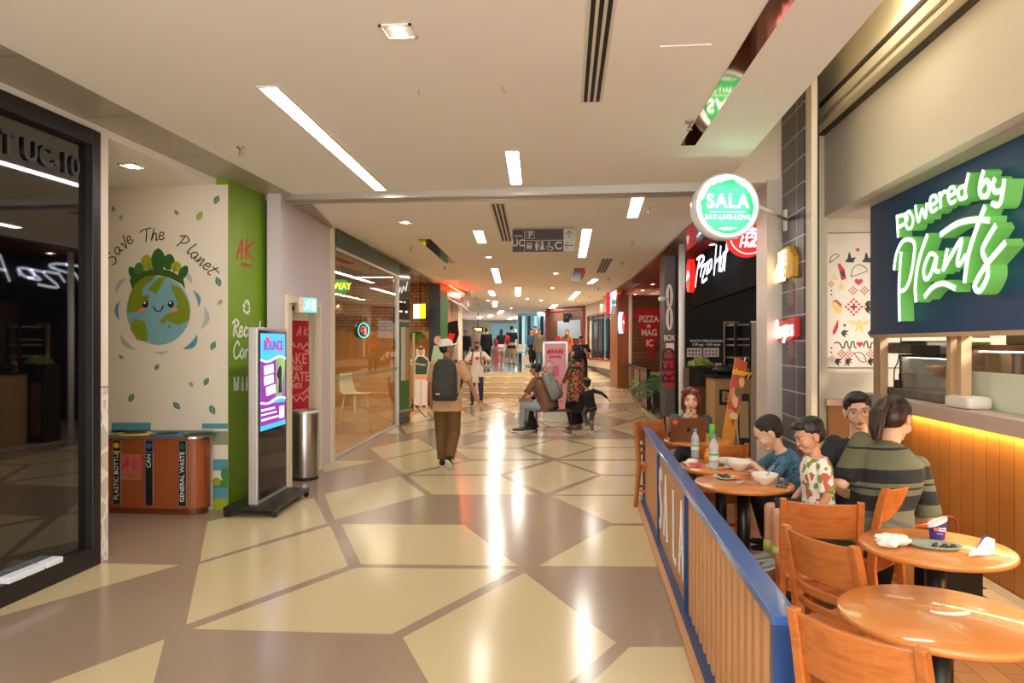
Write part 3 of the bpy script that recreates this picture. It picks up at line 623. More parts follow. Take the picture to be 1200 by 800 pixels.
# things in the shop window
sp_=SLp(along(0)*0+.62,.35)
def salong(px):
    d=cw((px-600)/F,1); dx,dy=math.cos(sang),math.sin(sang); det=d[0]*(-dy)-d[1]*(-dx); s=(B2[0]*(-dy)-B2[1]*(-dx))/det
    return (s*d[0]-B2[0])*dx+(s*d[1]-B2[1])*dy, s*1
x_,d_=salong(400); 
LB=thing('lightbox_sign','green rounded lightbox sign with white and yellow letters inside the glass','sign',SLp(x_+.62,.3)+(zz(333,d_+.3),),sang-.9)
LB.scale=(.8,1,.8)
mb=MB(); mb.prism([(x,z) for x,z in circ(-.2,.0,.1,.13,10,PI/2,3*PI/2)]+[(x,z) for x,z in circ(.2,.0,.1,.13,10,-PI/2,PI/2)],-.05,.05); mb.build('housing',[mat('sign_green',(20,150,70),.4,emit=.7)],LB,bevel=.006)
text('lettering','SUB',.17,mat('sign_white',(255,255,255),.4,emit=1.6),LB,(-.12,-.056,0),.004,off=.006,sx=.9); text('lettering','WAY',.17,mat('sign_yellow',(240,220,40),.4,emit=1.4),LB,(.15,-.056,0),.004,off=.006,sx=.9)
mb=MB(); mb.cyl((-.15,0,.1),(-.15,0,.4),.01,n=6); mb.cyl((.15,0,.1),(.15,0,.4),.01,n=6); mb.build('hanger',[m_black],LB)
x_,d_=salong(429)
RS=thing('round_neon_sign','small round black neon sign with teal ring and red glyph hung in the glass','sign',SLp(x_,.08)+(zz(387,d_),),sang-.55)
mb=MB(); mb.lathe([(0,-.05),(.135,-.05),(.135,.05),(0,.05)],n=30,M=Matrix.Rotation(PI/2,4,'X')); mb.build('housing',[m_blackp],RS)
mb=MB(); mb.tube([(x,-.055,z) for x,z in circ(0,0,.12,n=28)],.009,closed=True); mb.build('neon_ring',[mat('neon_teal',(80,220,200),.4,emit=2)],RS)
mb=MB()
for s_ in ([(-.05,-.04),(-.05,.05),(.02,.05),(.02,-.02)],[(.0,-.05),(.05,-.05),(.05,.03)],[(-.06,0),(.06,.0)]): stroke(mb,s_,.016,-.062,-.052,4)
mb.build('neon_glyph',[mat('neon_red',(240,60,60),.4,emit=2)],RS); mb=MB(); mb.cyl((0,0,.13),(0,0,1.0),.004,n=6); mb.build('cord',[m_black],RS)
m_wch=mat('cream_plastic',(232,222,186),.4)
def shell_stool(loc,rz,label):
    t=thing('bar_stool',label,'stool',loc,rz)
    mb=MB(); R=[]
    for i,(y,z) in enumerate([(-.2,.76),(-.05,.74),(.12,.745),(.19,.80),(.22,.95),(.23,1.1)]):
        wd=.2 if i<4 else .2-.03*(i-3); R.append([(-wd,y,z),(-wd*.5,y,z-.015),(wd*.5,y,z-.015),(wd,y,z),(wd,y+.012,z+.012),(wd*.5,y+.012,z),(-wd*.5,y+.012,z),(-wd,y+.012,z+.012)])
    mb.rings(R); mb.build('seat',[m_wch],t)
    for sx_ in(-1,1):
        for sy in(-1,1):
            mb=MB(); mb.cyl((sx_*.15,sy*.12,.74),(sx_*.22,sy*.2,0),.012,n=8); mb.build('leg',[m_wch],t)
    mb=MB(); mb.tube([(-.19,-.16,.28),(.19,-.16,.28),(.19,.16,.28),(-.19,.16,.28)],.008,closed=True,n=6); mb.build('footrest',[m_wch],t)
    return t
x1_,d1_=salong(445); shell_stool(SLp(x1_+.2,.5)+(0,),sang-.5,'cream plastic stool behind the shop glass')
t=thing('side_chair','dark metal chair behind the shop glass by the white door frame','chair',SLp(.45,.6)+(0,),sang+1.2)
mb=MB(); mb.box(-.2,.2,-.2,.2,.72,.75); mb.build('seat',[m_black],t)
for a,b in((-.17,-.17),(.17,-.17),(-.17,.17),(.17,.17)): mb=MB(); mb.cyl((a,b,.72),(a*1.2,b*1.2,0),.014,n=8); mb.build('leg',[m_black],t)
mb=MB(); mb.box(-.2,.2,.17,.2,.75,1.05); mb.build('backrest',[m_black],t)
mb=MB(); mb.box(0,.5,0,1.9,.92,.96); mb.box(.2,.26,.1,.2,0,.92); mb.box(.2,.26,1.7,1.8,0,.92)
o=mb.build('window_counter',[m_wood],loc=SLp(2.0,1.6)+(0,),rz=sang-PI/2); tag(o,'long wooden bar counter inside the sandwich shop','counter')
# panel lights added to brighten interiors that came out dark
def ceil_spot(px,py,label=None): pass
def lampA(name,loc,e,sz,col=(1,.8,.55),rot=(0,0,0),szy=None):
    l=bpy.data.lights.new(name,'AREA'); l.energy=e; l.size=sz; l.color=col
    if szy: l.shape='RECTANGLE'; l.size_y=szy
    o=bpy.data.objects.new(name,l); COL.objects.link(o); o.location=loc; o.rotation_euler=rot; return o
def fill_panel(loc,e,sz,label,col=(1,.8,.55),nm='fill_panel_light'):  # added glowing panel with its own area light
    t=thing(nm,label,'ceiling light',loc)
    mb=MB(); mb.box(-sz/2-.02,sz/2+.02,-.1,.1,0,.03); mb.build('housing',[m_white],t)
    mb=MB(); mb.box(-sz/2,sz/2,-.08,.08,-.004,0); mb.build('diffuser',[m_fillpanel],t)
    l=lampA('lamp',(0,0,-.02),e,sz,col,szy=.2); l.parent=t; return t
q=SLp(2.2,1.6); fill_panel((q[0],q[1],3.2),50,1.2,'added fill panel light inside the sandwich shop')  # added so the sandwich shop is lit inside
q=SLp(SL+2.2,.9); fill_panel((q[0],q[1],3.2),45,1.2,'added fill panel light inside the shop entrance')  # second added light, for the entrance
# dark green end post with poster of the shop
P0=dp(465,14.7); 
PB=thing('poster_pillar','dark green glossy pillar with framed poster and pale zigzag line at the shop glass end','pillar',(P0[0],P0[1],0),sang-.25)
mb=MB(); mb.box(0,.62,0,.08,0,3.26); mb.build('slab',[mat('pillar_green',(56,66,54),.12,coat=.4)],PB)
mb=MB(); mb.box(.06,.56,-.02,0,.25,2.15,0); mb.box(.09,.53,-.024,-.02,.3,2.1,1); mb.box(.14,.34,-.027,-.024,.9,2.0,2); mb.box(.36,.5,-.027,-.024,.9,2.0,3); mb.build('poster',[m_alu,mat('pillar_poster',(60,110,60),.3),mat('poster_pale',(206,206,190),.4),mat('poster_tan',(190,140,90),.4)],PB)
mb=MB(); stroke(mb,[(.05,2.62),(.15,2.78),(.22,2.7),(.32,2.85),(.4,2.75),(.5,2.95)],.03,-.004,0,1)
mb.box(.12,.25,-.004,0,2.5,2.53); mb.box(.32,.4,-.004,0,2.5,2.53); mb.box(.12,.25,-.004,0,2.3,2.34); mb.box(.38,.5,-.004,0,2.3,2.34); mb.build('pale_line',[mat('line_white',(240,230,230),.4,emit=.6)],PB)
# perpendicular brick and honey wall of the entrance
W1=dp(478,19.6)
mb=MB(); mb.box(-3.2,.75,0,.15,1.98,3.26,0); struct(mb,'wall_entrance_brick',[m_brick],loc=(W1[0],W1[1],0))
mb=MB(); mb.box(-3.2,.75,0,.15,0,1.98,0); struct(mb,'wall_entrance_lower',[mat('honey_wall',(214,150,70),.5)],loc=(W1[0],W1[1],0))
TV=thing('menu_screen','tilted wall screen glowing white and lime above the shop entrance','screen',dp(492,18.9)+(zz(365,18.9),),-.4)
mb=MB(); mb.box(-.22,.2,0,.05,-.2,.22,0); mb.build('casing',[m_blackp],TV); mb=MB(); mb.box(-.2,.0,-.006,0,-.18,.2,0); mb.box(0,.18,-.006,0,-.18,.2,1); mb.build('screen',[mat('scr_white',(220,240,250),.3,emit=1.5),mat('scr_lime',(190,230,30),.3,emit=1.4)],TV)
mb=MB(); mb.cyl((0,.02,.2),(0,.02,zz(340,18.9)-zz(365,18.9)+.3),.02,n=8); mb.build('pole',[m_black],TV)
m_leaf=mat('fern_green',(70,120,50),.5,noise=.3,scale=10); m_leaf2=mat('fern_lime',(120,160,70),.5,noise=.3,scale=10)
def foliage(name,parent,n,R,L,m,seed=1,droop=.5,up=.3,loc=(0,0,0),wd=.02,leaflets=7):
    r=random.Random(seed); mb=MB()
    for i in range(n):
        a=r.random()*2*PI; e=up+r.random()*1.1; l=L*(.6+.5*r.random()); P=[]
        for k in range(6):
            t=k/5; P.append(Vector((R*math.cos(a)*.2+math.cos(a)*math.cos(e)*l*t,R*math.sin(a)*.2+math.sin(a)*math.cos(e)*l*t,math.sin(e)*l*t-droop*l*t*t)))
        mb.tube(P,wd*.12,n=4)
        for k in range(1,leaflets*1+1):
            t=k/leaflets; idx=min(int(t*5),4); p=P[idx].lerp(P[idx+1],t*5-idx); d=(P[idx+1]-P[idx]).normalized(); sd=d.cross(Vector((0,0,1))).normalized()
            ll=l*.28*math.sin(PI*min(t*.9+.08,1))
            for s_ in(-1,1):
                q=p+sd*s_*ll+d*ll*.4+Vector((0,0,-.1*ll)); n_=d*wd*.5
                mb.add([p-n_,p+n_,q+n_*.3,q-n_*.3],[(0,1,2,3)],0); 
    return mb.build(name,[m],parent,loc=loc)
PL=thing('hanging_plant','bushy green hanging plant against the honey-coloured wall','plant',dp(487,19.2)+(zz(392,19.2),))
foliage('foliage',PL,26,.1,.42,m_leaf,3,.9,.0,wd=.05); mb=MB(); mb.lathe([(.05,-.14),(.1,-.02),(.1,0),(.0,0)],n=16); mb.build('pot',[m_black],PL); mb=MB(); mb.cyl((0,0,0),(0,0,.9),.005,n=5); mb.build('cord',[m_black],PL)
# cardboard cutout man
CU=thing('cardboard_cutout','life-size cardboard cutout of a person in green shirt and white apron pointing left','cutout',dp(493,19.0)+(0,),.1)
hh=zz(405,19.0); 
m_cw=mat('cutout_white',(240,238,232),.5); m_cg=mat('cutout_green',(40,84,70),.5); m_cs=mat('cutout_skin',(206,160,130),.5); m_ck=mat('cutout_dark',(30,28,30),.5); m_cp=mat('cutout_peach',(236,170,120),.5)
out=[(-.2,.0),(.17,.0),(.17,.45),(.2,.85),(.24,1.15),(.17,1.28),(.09,1.33),(.11,1.5),(0,1.6),(-.12,1.5),(-.1,1.35),(-.15,1.27),(-.3,1.22),(-.32,1.14),(-.2,1.08),(-.2,.8)]
k=hh/1.6; mb=MB(); mb.prism([(x*k,z*k) for x,z in out],0,.012,0); mb.build('board',[m_cw],CU)
mb=MB(); 
mb.prism([(x*k,z*k) for x,z in [(-.14,.85),(.16,.85),(.2,1.2),(.06,1.32),(-.07,1.32),(-.14,1.2)]],-.002,0,0)
mb.prism([(x*k,z*k) for x,z in circ(0,1.43,.07,.095,14)],-.002,0,1); mb.prism([(x*k,z*k) for x,z in circ(0,1.5,.085,.06,12,0,PI)],-.003,-.001,2); stroke(mb,[(.13*k,1.1*k),(-.05*k,1.12*k),(-.28*k,1.18*k)],.05*k,-.004,-.002,3,1)
mb.box(-.15*k,.17*k,-.003,-.001,.72*k,.84*k,3); 
for s_ in(-1,1): mb.box((s_*.08-.05)*k,(s_*.08+.05)*k,-.003,-.001,.0,.04*k,2)
mb.box(-.004,.004,-.003,-.001,.05*k,.7*k,2); mb.build('print',[m_cg,m_cs,m_ck,m_cp],CU)
mb=MB(); mb.box(-.2,.2,0,.3,0,.01); mb.cyl((0,.25,.01),(0,.015,.6),.01,n=6); mb.build('prop_stand',[m_cw],CU)
# tripod banner seen edge-on
TR=thing('banner_stand','thin banner on a black tripod beside the cardboard cutout','banner',dp(485,16.2)+(0,),1.72)
mb=MB(); mb.box(-.25,.25,0,.008,.45,zz(390,16.2)); mb.build('banner',[mat('banner_cream',(200,184,150),.5)],TR)
mb=MB(); mb.cyl((0,.02,.15),(0,.02,zz(388,16.2)),.013,n=8); mb.build('pole',[m_black],TR)
for i in range(3):
    a=i*2*PI/3+.4; mb=MB(); mb.cyl((0,.02,.32),(.3*math.cos(a),.02+.3*math.sin(a),.01),.011,n=8); mb.cyl((0,.02,.16),(.17*math.cos(a),.02+.17*math.sin(a),.14),.006,n=6); mb.build('leg',[m_black],TR)
# green pillar, red-lit shop
def vslab(name,px0,d0_,px1,d1_,z0,z1,m,th=.1,side=1,kind='structure',mi=None):
    a=dp(px0,d0_); b=dp(px1,d1_); an=math.atan2(b[1]-a[1],b[0]-a[0]); L=math.hypot(b[0]-a[0],b[1]-a[1])
    mb=MB(); mb.box(0,L,0,th*side,z0,z1); o=mb.build(name,[m],loc=(a[0],a[1],0),rz=an)
    if kind: o['kind']=kind
    return o
vslab('wall_green_pillar',503,19.5,516,19.4,0,3.26,mat('deep_green',(18,124,50),.5),.5)
vslab('wall_red_shop_side',516,19.4,519,20.6,0,3.26,m_black,.3)
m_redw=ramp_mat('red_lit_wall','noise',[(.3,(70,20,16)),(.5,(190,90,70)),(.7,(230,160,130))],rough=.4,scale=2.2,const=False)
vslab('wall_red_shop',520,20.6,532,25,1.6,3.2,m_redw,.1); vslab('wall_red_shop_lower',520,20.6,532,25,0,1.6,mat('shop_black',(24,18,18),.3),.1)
vslab('wall_dark_column',532,24.6,537,25.5,0,3.26,mat('dark_bronze',(44,32,26),.3),.3)
vslab('wall_beige_column',537,24.0,542,25.0,0,3.3,m_offw,.4)
ov=dp(527,20.4); o=thing('oval_emblem','black shield-shaped shop emblem with red centre behind the capped man','sign',ov+(zz(396,20.4),),.9)
mb=MB(); mb.prism([(-.3,-.35),(.1,-.35),(.35,.1),(.3,.5),(.0,.45),(-.25,.0)],0,.04,0); mb.build('shield',[m_black],o); mb=MB(); mb.prism([(-.12,-.2),(.12,-.1),(.2,.12),(.0,.15),(-.16,0)],-.006,0,0); mb.build('red_centre',[mat('emblem_red',(190,30,30),.4,emit=.4)],o)
# person-high pale figure poster near the red shop
ff=thing('figure_poster','pale green figure poster beside the green pillar','poster',dp(513,19.2)+(0,),.2)
mb=MB(); mb.prism([(-.15,.6),(.14,.6),(.16,1.3),(.1,1.6),(-.1,1.62),(-.17,1.3)],0,.01,0); mb.prism(circ(0,1.75,.1,.12,14),0,.01,1); mb.build('board',[mat('fig_pale',(170,200,170),.5),m_cs],ff)
# red glow lamp of the shop
lo=dp(527,20.0); rl=thing('neon_tube','red neon tube under the left soffit above the red shop','neon light',(lo[0]+.1,lo[1]+.6,3.18),sang)
mb=MB(); mb.cyl((-1.6,0,0),(1.6,0,0),.02,n=8); mb.build('tube',[mat('neon_red_tube',(255,40,20),.4,emit=30)],rl)
# curved glass-edged fascia at the end of the left soffit
CF=thing('curved_canopy','curved glossy canopy edge with chrome rim above the red shop','canopy',(0,0,0))
pts=[ceilpt(517,336),ceilpt(530,345)]; 
P=[dp(516,19.8),dp(528,20.6),dp(540,21.6),dp(548,23.0),dp(550,24.6)]
mb=MB()
for i in range(4):
    a,b=P[i],P[i+1]; mb.add([(a[0],a[1],3.0),(b[0],b[1],2.75 if i>1 else 2.9),(b[0],b[1],3.3),(a[0],a[1],3.3),(a[0]-.03,a[1]+.03,3.0),(b[0]-.03,b[1]+.03,2.75 if i>1 else 2.9),(b[0]-.03,b[1]+.03,3.3),(a[0]-.03,a[1]+.03,3.3)],[(0,1,2,3),(7,6,5,4),(0,4,5,1)],0)
mb.build('fascia',[mat('canopy_gloss',(180,110,90),.15,metal=.4)],CF)
mb=MB(); mb.tube([(p[0]+.01,p[1]-.01,z) for p,z in zip(P,(3.0,2.9,2.8,2.72,2.72))],.03); mb.build('rim',[m_alu],CF)
# ---- hanging direction sign ----
hd=10.3; m_sgn=mat('sign_brown',(64,44,36),.4); m_sgl=mat('sign_light',(196,188,176),.4)
HS=thing('direction_sign','brown hanging direction sign reading LEVEL UC with parking and restroom symbols','sign',dp(637,hd)+(zz(281.5,hd),),0.03)
Wd=73/F*hd; Hd=26/F*hd
mb=MB(); mb.box(-Wd/2,Wd/2,0,.06,-Hd/2,Hd/2,0); mb.build('panel',[m_sgn],HS)
mb=MB(); mb.box(Wd*.32,Wd/2+.003,-.004,.064,-Hd/2-.003,Hd/2+.003,0); mb.box(-Wd*.31,-Wd*.302,-.003,0,-Hd/2,Hd/2,0); mb.box(-Wd*.31,Wd*.32,-.003,0,-.004,.004,0); mb.build('arrow_panel',[m_sgl],HS)
text('lettering','LEVEL',.045,m_sgl,HS,(-Wd*.40,-.004,Hd*.2),.002); text('lettering','UC',.135,m_sgl,HS,(-Wd*.405,-.004,-Hd*.12),.002,off=.003)
text('lettering','P',.12,m_sgl,HS,(-Wd*.21,-.004,Hd*.24),.002,off=.004)
sy=MB()
def frame2(mb,x0,x1,z0,z1,t,y0,y1,mi=0): mb.box(x0,x1,y0,y1,z1-t,z1,mi); mb.box(x0,x1,y0,y1,z0,z0+t,mi); mb.box(x0,x0+t,y0,y1,z0,z1,mi); mb.box(x1-t,x1,y0,y1,z0,z1,mi)
frame2(sy,-Wd*.275,-Wd*.145,Hd*.08,Hd*.42,.006,-.004,0)
for x,fem in ((-Wd*.11,0),(-Wd*.02,1)):
    sy.prism(circ(x,-Hd*.1,.016,n=10),-.004,0); 
    sy.prism([(x-.03,-Hd*.42),(x+.03,-Hd*.42),(x+.012,-Hd*.16),(x-.012,-Hd*.16)] if fem else [(x-.012,-Hd*.45),(x+.012,-Hd*.45),(x+.025,-Hd*.17),(x-.025,-Hd*.17)],-.004,0)
sy.box(-Wd*.068,-Wd*.062,-.004,0,-Hd*.45,-Hd*.05)
for x in (-Wd*.26,-Wd*.23,-Wd*.2): sy.prism(circ(x,-Hd*.14,.011,n=8),-.004,0); sy.box(x-.01,x+.01,-.004,0,-Hd*.38,-Hd*.2)
x=Wd*.1; sy.prism(circ(x-.01,-Hd*.1,.014,n=8),-.004,0); stroke(sy,[(x-.01,-Hd*.15),(x-.01,-Hd*.3),(x+.035,-Hd*.3),(x+.045,-Hd*.42)],.013,-.004,0,1); sy.tube([(x+.0+.042*math.cos(a),-.002,-Hd*.33+.042*math.sin(a)) for a in [PI*.6+i*.45 for i in range(10)]],.005,n=5)
sy.build('symbols',[m_sgl],HS); text('lettering','C',.15,m_sgl,HS,(Wd*.235,-.004,-Hd*.26),.002,off=.004)
ar=MB(); x=Wd*.41; stroke(ar,[(x,Hd*.08),(x,Hd*.4)],.01,-.008,-.004,1); stroke(ar,[(x-.045,Hd*.26),(x,Hd*.4),(x+.045,Hd*.26)],.01,-.008,-.004,1); stroke(ar,[(x-.06,-Hd*.24),(x+.06,-Hd*.24)],.01,-.008,-.004,1); stroke(ar,[(x-.015,-Hd*.4),(x-.06,-Hd*.24),(x-.015,-Hd*.08)],.01,-.008,-.004,1); ar.build('arrows',[m_sgn],HS)
mb=MB(); mb.cyl((-Wd*.3,.03,Hd/2),(-Wd*.3,.03,Hd/2+.2),.006,n=6); mb.cyl((Wd*.3,.03,Hd/2),(Wd*.3,.03,Hd/2+.2),.006,n=6); mb.build('hanger',[m_alu],HS)
# ================= CEILING FIXTURES =================
def strip(p,q,wd,label,group=None,energy=None):
    a=ceilpt(*p); b=ceilpt(*q); an=math.atan2(b[1]-a[1],b[0]-a[0]); L=math.hypot(b[0]-a[0],b[1]-a[1])
    t=thing('light_strip',label,'ceiling light',((a[0]+b[0])/2,(a[1]+b[1])/2,CZ),an,group)
    mb=MB(); h=L/2; v=wd/2
    mb.box(-h-.02,h+.02,-v-.015,-v,-.008,.005); mb.box(-h-.02,h+.02,v,v+.015,-.008,.005); mb.box(-h-.02,-h,-v,v,-.008,.005); mb.box(h,h+.02,-v,v,-.008,.005); mb.build('frame',[m_white],t)
    mb=MB(); mb.box(-h,h,-v,v,-.004,.004); mb.build('diffuser',[m_lamp],t); return t
GS='ceiling light strips'
strip((314,102),(446,222),.115,'longest ceiling light strip, diagonal at the upper left of the concourse',GS)
strip((600,177),(605,215),.11,'ceiling light strip just in front of the shutter track, near the picture centre',GS)
strip((748,230),(741,254),.13,'ceiling light strip left of the round green sign, beyond the shutter track',GS)
strip((688,268),(682,301),.13,'tall ceiling light strip just right of the hanging direction sign',GS)
strip((560,270),(565,284),.13,'short ceiling light strip left of the hanging direction sign',GS)
strip((579.5,314.5),(584,330.5),.14,'ceiling light strip below and left of the hanging direction sign',GS)
strip((607,336.5),(607,346.5),.15,'ceiling light strip directly below the hanging direction sign',GS)
strip((698,327),(691,332),.14,'short ceiling light strip right of the brown ceiling slot',GS)
strip((677,342),(669,350.5),.16,'ceiling light strip far right, beyond the grey vent',GS)
strip((575,341),(578,346),.16,'small ceiling light strip at the far left',GS); strip((580,353),(580,359),.18,'small ceiling light strip under the far left one',GS)
for p,q in [((634,366),(625,369)),((651,357),(646,361)),((588,364),(585,367)),((576,369),(573,371)),((608,370),(604,373)),((600,372),(597,374)),((563,371),(561,373)),((616,369),(612,371)),((641,369),(636,372))]:
    strip(p,q,.22,'small bright light strip in the far ceiling','far ceiling light strips')
# row of strips behind the camera, the same fitting
for x,y0,y1 in ((-1.3,-1.4,.6),(-.2,-.9,1.6),(.9,-1.4,.5)):
    t=thing('light_strip','ceiling light strip over the camera end of the concourse','ceiling light',(x,(y0+y1)/2,CZ),PI/2,GS+' overhead')
    h=(y1-y0)/2; mb=MB(); mb.box(-h,h,-.06,.06,-.004,.004); mb.build('diffuser',[m_lamp],t)
m_dl=mat('downlight_rim',(240,236,228),.4)
def downlight(px,py,label,z=CZ,sz=.17,two=True,group='square downlights',e=None):
    Y=(z-EYE)*F/(HZ-py); x,y=cw((px-600)/F*Y,Y)
    t=thing('downlight',label,'ceiling light',(x,y,z),0,group)
    mb=MB(); frame2(mb,-sz/2,sz/2,-sz/2,sz/2,.012,0,.01); 
    mb=MB(); h=sz/2; 
    for a in [(-h,h,-h,-h+.014),(-h,h,h-.014,h),(-h,-h+.014,-h,h),(h-.014,h,-h,h)]: mb.box(a[0],a[1],a[2],a[3],-.01,.004)
    mb.build('frame',[m_dl],t); mb=MB(); mb.box(-h+.014,h-.014,-h+.014,h-.014,-.003,.002); mb.build('baffle',[m_dl],t)
    for k in ((-.035,.035) if two else (0,)):
        mb=MB(); mb.lathe([(0,-.006),(.03,-.006),(.034,-.003),(0,-.003)],(0,k,0),n=18); mb.build('bulb',[m_spot],t)
    return t
downlight(467,36,'square twin downlight at the top of the picture, nearest the camera')
downlight(155,194,'square downlight in the alcove ceiling above the planet mural',3.24)
downlight(475,260,'square downlight left of the linear vent beyond the shutter track')
downlight(573,301,'square downlight just below the hanging direction sign, left side')
for px,py in ((651,320),(647,337),(634,352),(599,361),(587,366),(572,352),(617,350)): downlight(px,py,'small downlight in the far middle ceiling',group='far downlights',sz=.22)
for x,y in ((-2.4,1.2),(-2.4,3.6),(.6,3.8)) : pass
m_ventw=mat('vent_cream',(222,214,198),.5); m_slot=mat('vent_dark',(14,13,12),.6)
def vent(p,q,wd,label,n=3,m=m_ventw,name='linear_vent'):
    a=ceilpt(*p); b=ceilpt(*q); an=math.atan2(b[1]-a[1],b[0]-a[0]); L=math.hypot(b[0]-a[0],b[1]-a[1])
    t=thing(name,label,'air vent',((a[0]+b[0])/2,(a[1]+b[1])/2,CZ),an); h=L/2; v=wd/2
    mb=MB(); mb.box(-h,h,-v,v,-.006,.004,0); mb.build('backing',[m],t)
    for i in range(n):
        y=-v+wd*(i+.75)/(n+.5); s_=wd/(n+.5)*.28; mb=MB(); mb.box(-h+.02,h-.02,y-s_,y+s_,-.009,-.006,0); mb.build('slot',[m_slot],t)
    return t
vent((712,-60),(693,119),.145,'long cream linear air vent with three black slots at the top of the picture')
vent((583,238),(594,282),.19,'cream linear air vent beside the hanging direction sign')
vent((712,303),(704,319),.22,'grey linear air vent in the far right ceiling',3,mat('vent_grey',(170,162,148),.5))
m_bslot=mat('brown_mirror_slot',(120,56,30),.06,metal=.9)
def bslot(p,q,wd,label):
    a=ceilpt(*p); b=ceilpt(*q); an=math.atan2(b[1]-a[1],b[0]-a[0]); L=math.hypot(b[0]-a[0],b[1]-a[1])
    mb=MB(); mb.box(-L/2,L/2,-wd/2,wd/2,-.004,.003); o=mb.build('ceiling_slot',[m_bslot],loc=((a[0]+b[0])/2,(a[1]+b[1])/2,CZ),rz=an); return tag(o,label,'ceiling slot')
bslot((948,-50),(806,170),.12,'long polished brown ceiling inlay at the upper right'); bslot((497,280),(528,308),.2,'polished brown ceiling inlay at left beyond the track'); bslot((681,314),(675,329),.28,'polished brown ceiling inlay right of centre')
m_chr=mat('chrome',(200,198,190),.2,metal=.9)
def sprinkler(px,py,label,group='far sprinkler heads'):
    x,y=ceilpt(px,py-2); t=thing('sprinkler_head',label,'sprinkler',(x,y,CZ),0,group)
    mb=MB(); mb.lathe([(0,0),(.035,0),(.03,-.012),(.012,-.016),(.012,-.05),(0,-.05)],n=14); mb.build('body',[m_chr],t); mb=MB(); mb.lathe([(0,-.06),(.022,-.062),(.022,-.066),(0,-.066)],n=12); mb.cyl((.012,0,-.045),(.014,0,-.062),.002,n=5); mb.cyl((-.012,0,-.045),(-.014,0,-.062),.002,n=5); mb.build('deflector',[m_chr],t)
for i,(px,py) in enumerate(((835.5,286),(797,313),(777,326),(765,333),(753.5,340),(744.5,344.5),(736,349))):
    _d=downlight(px,py,'small round downlight in the red soffit along the right shopfronts',3.262,.13,False,'red soffit downlights')
sprinkler(282,174,'sprinkler head in the near left ceiling between the long light strip and grey panels',None); sprinkler(808,144,'sprinkler head beside the end of the long brown ceiling inlay',None)
sprinkler(761,245,'sprinkler head left of the round green sign',None)
for px,py in ((482,291),(521,315),(539,332),(552,343),(729,309),(713,328),(701,340),(691,349),(558,351),(560,358),(741,285),(564,365)): sprinkler(px,py,'small sprinkler head in the far ceiling')
a=ceilpt(801,60); mb=MB(); mb.box(-.14,.14,-.09,.09,-.006,.002); o=mb.build('access_hatch',[m_ceil],loc=(a[0],a[1],CZ-.001),bevel=.003); tag(o,'faint square access hatch in the near ceiling right of the vent','hatch')
for px,py,l in ((491,104,'small ceiling hook left of the near vent'),(589,101,'small ceiling hook nearer the long cream vent')):
    a=ceilpt(px,py); mb=MB(); mb.tube(spl([(0,0,0),(0,0,-.03),(.012,0,-.042),(.02,0,-.03)]),.003,n=6); o=mb.build('ceiling_hook',[m_chr],loc=(a[0],a[1],CZ)); tag(o,l,'hook')
# ================= FAR CONCOURSE =================
m_farw=mat('far_blue_white',(180,215,215),.4,emit=.6); m_farb=mat('far_blue_glass',(110,160,175),.2,emit=.2); m_fard=mat('far_dark',(30,34,36),.4)
mb=MB(); mb.box(-9,9,50,50.3,.7,4.6); struct(mb,'wall_far',[mat('far_wall',(196,190,180),.6)])
FS=thing('far_shopfront','bright blue-white lit shopfront closing the far end of the concourse','shopfront',(-1.2,49.9,.7))
r=random.Random(3)
for i in range(13):
    x=-5.2+i*.8; mb=MB(); mb.box(x,x+.74,-.05,0,.1,2.0); mb.build('window',[[m_farw,m_farb,m_farw,mat('far_teal',(70,120,120),.3,emit=.3)][r.randrange(4)]],FS)
mb=MB(); mb.box(-5.3,5.3,-.08,0,2.0,2.4); mb.build('fascia',[m_farb],FS)
mb=MB(); mb.box(-5.2,-.4,-.1,-.05,.0,.6); mb.box(1,4,-.1,-.05,.0,.5); mb.build('counter_front',[mat('far_grey',(90,90,90),.4)],FS)
pc=thing('far_lit_sign','small warm backlit picture sign over the far concourse','sign',dp(560,38)+(zz(386,38),)); mb=MB(); mb.box(-.28,.28,0,.1,-.13,.13,0); mb.box(-.02,.02,.03,.07,.13,1.2,0); mb.build('casing',[m_black],pc); mb=MB(); mb.box(-.2,.2,-.02,0,-.08,.08); mb.build('screen',[mat('far_warm',(250,200,130),.4,emit=1.4)],pc)
k=thing('far_kiosk','pink upright poster board on the far concourse','poster',dp(583,36)+(.7,)); mb=MB(); mb.box(-.18,.18,0,.06,0,1.25); mb.build('board',[mat('far_pink',(226,120,120),.5)],k); mb=MB(); mb.prism(circ(0,.85,.1,n=14),-.004,0); mb.build('print',[m_pk],k)
t=thing('luggage_cart','white shop trolley with box on the far concourse','trolley',dp(611,33)+(.7,))
mb=MB(); mb.box(-.22,.18,-.15,.15,.62,.95,0); mb.build('box',[m_cw],t); mb=MB(); mb.box(-.2,.3,-.18,.18,.55,.6); 
for a in(-.18,.28): mb.cyl((a,0,0),(a,0,.55),.02,n=6)
mb.build('frame',[m_alu],t)
t=thing('suitcase','pale cream suitcase standing on the far concourse','suitcase',dp(617.5,31)+(.7,))
mb=MB(); mb.box(-.15,.15,-.12,.12,.04,.5); mb.build('shell',[mat('suitcase_cream',(220,200,170),.4)],t,bevel=.03); mb=MB(); mb.tube([(-.06,0,.5),(-.06,0,.8),(.06,0,.8),(.06,0,.5)],.01,n=6); mb.build('handle',[m_black],t)
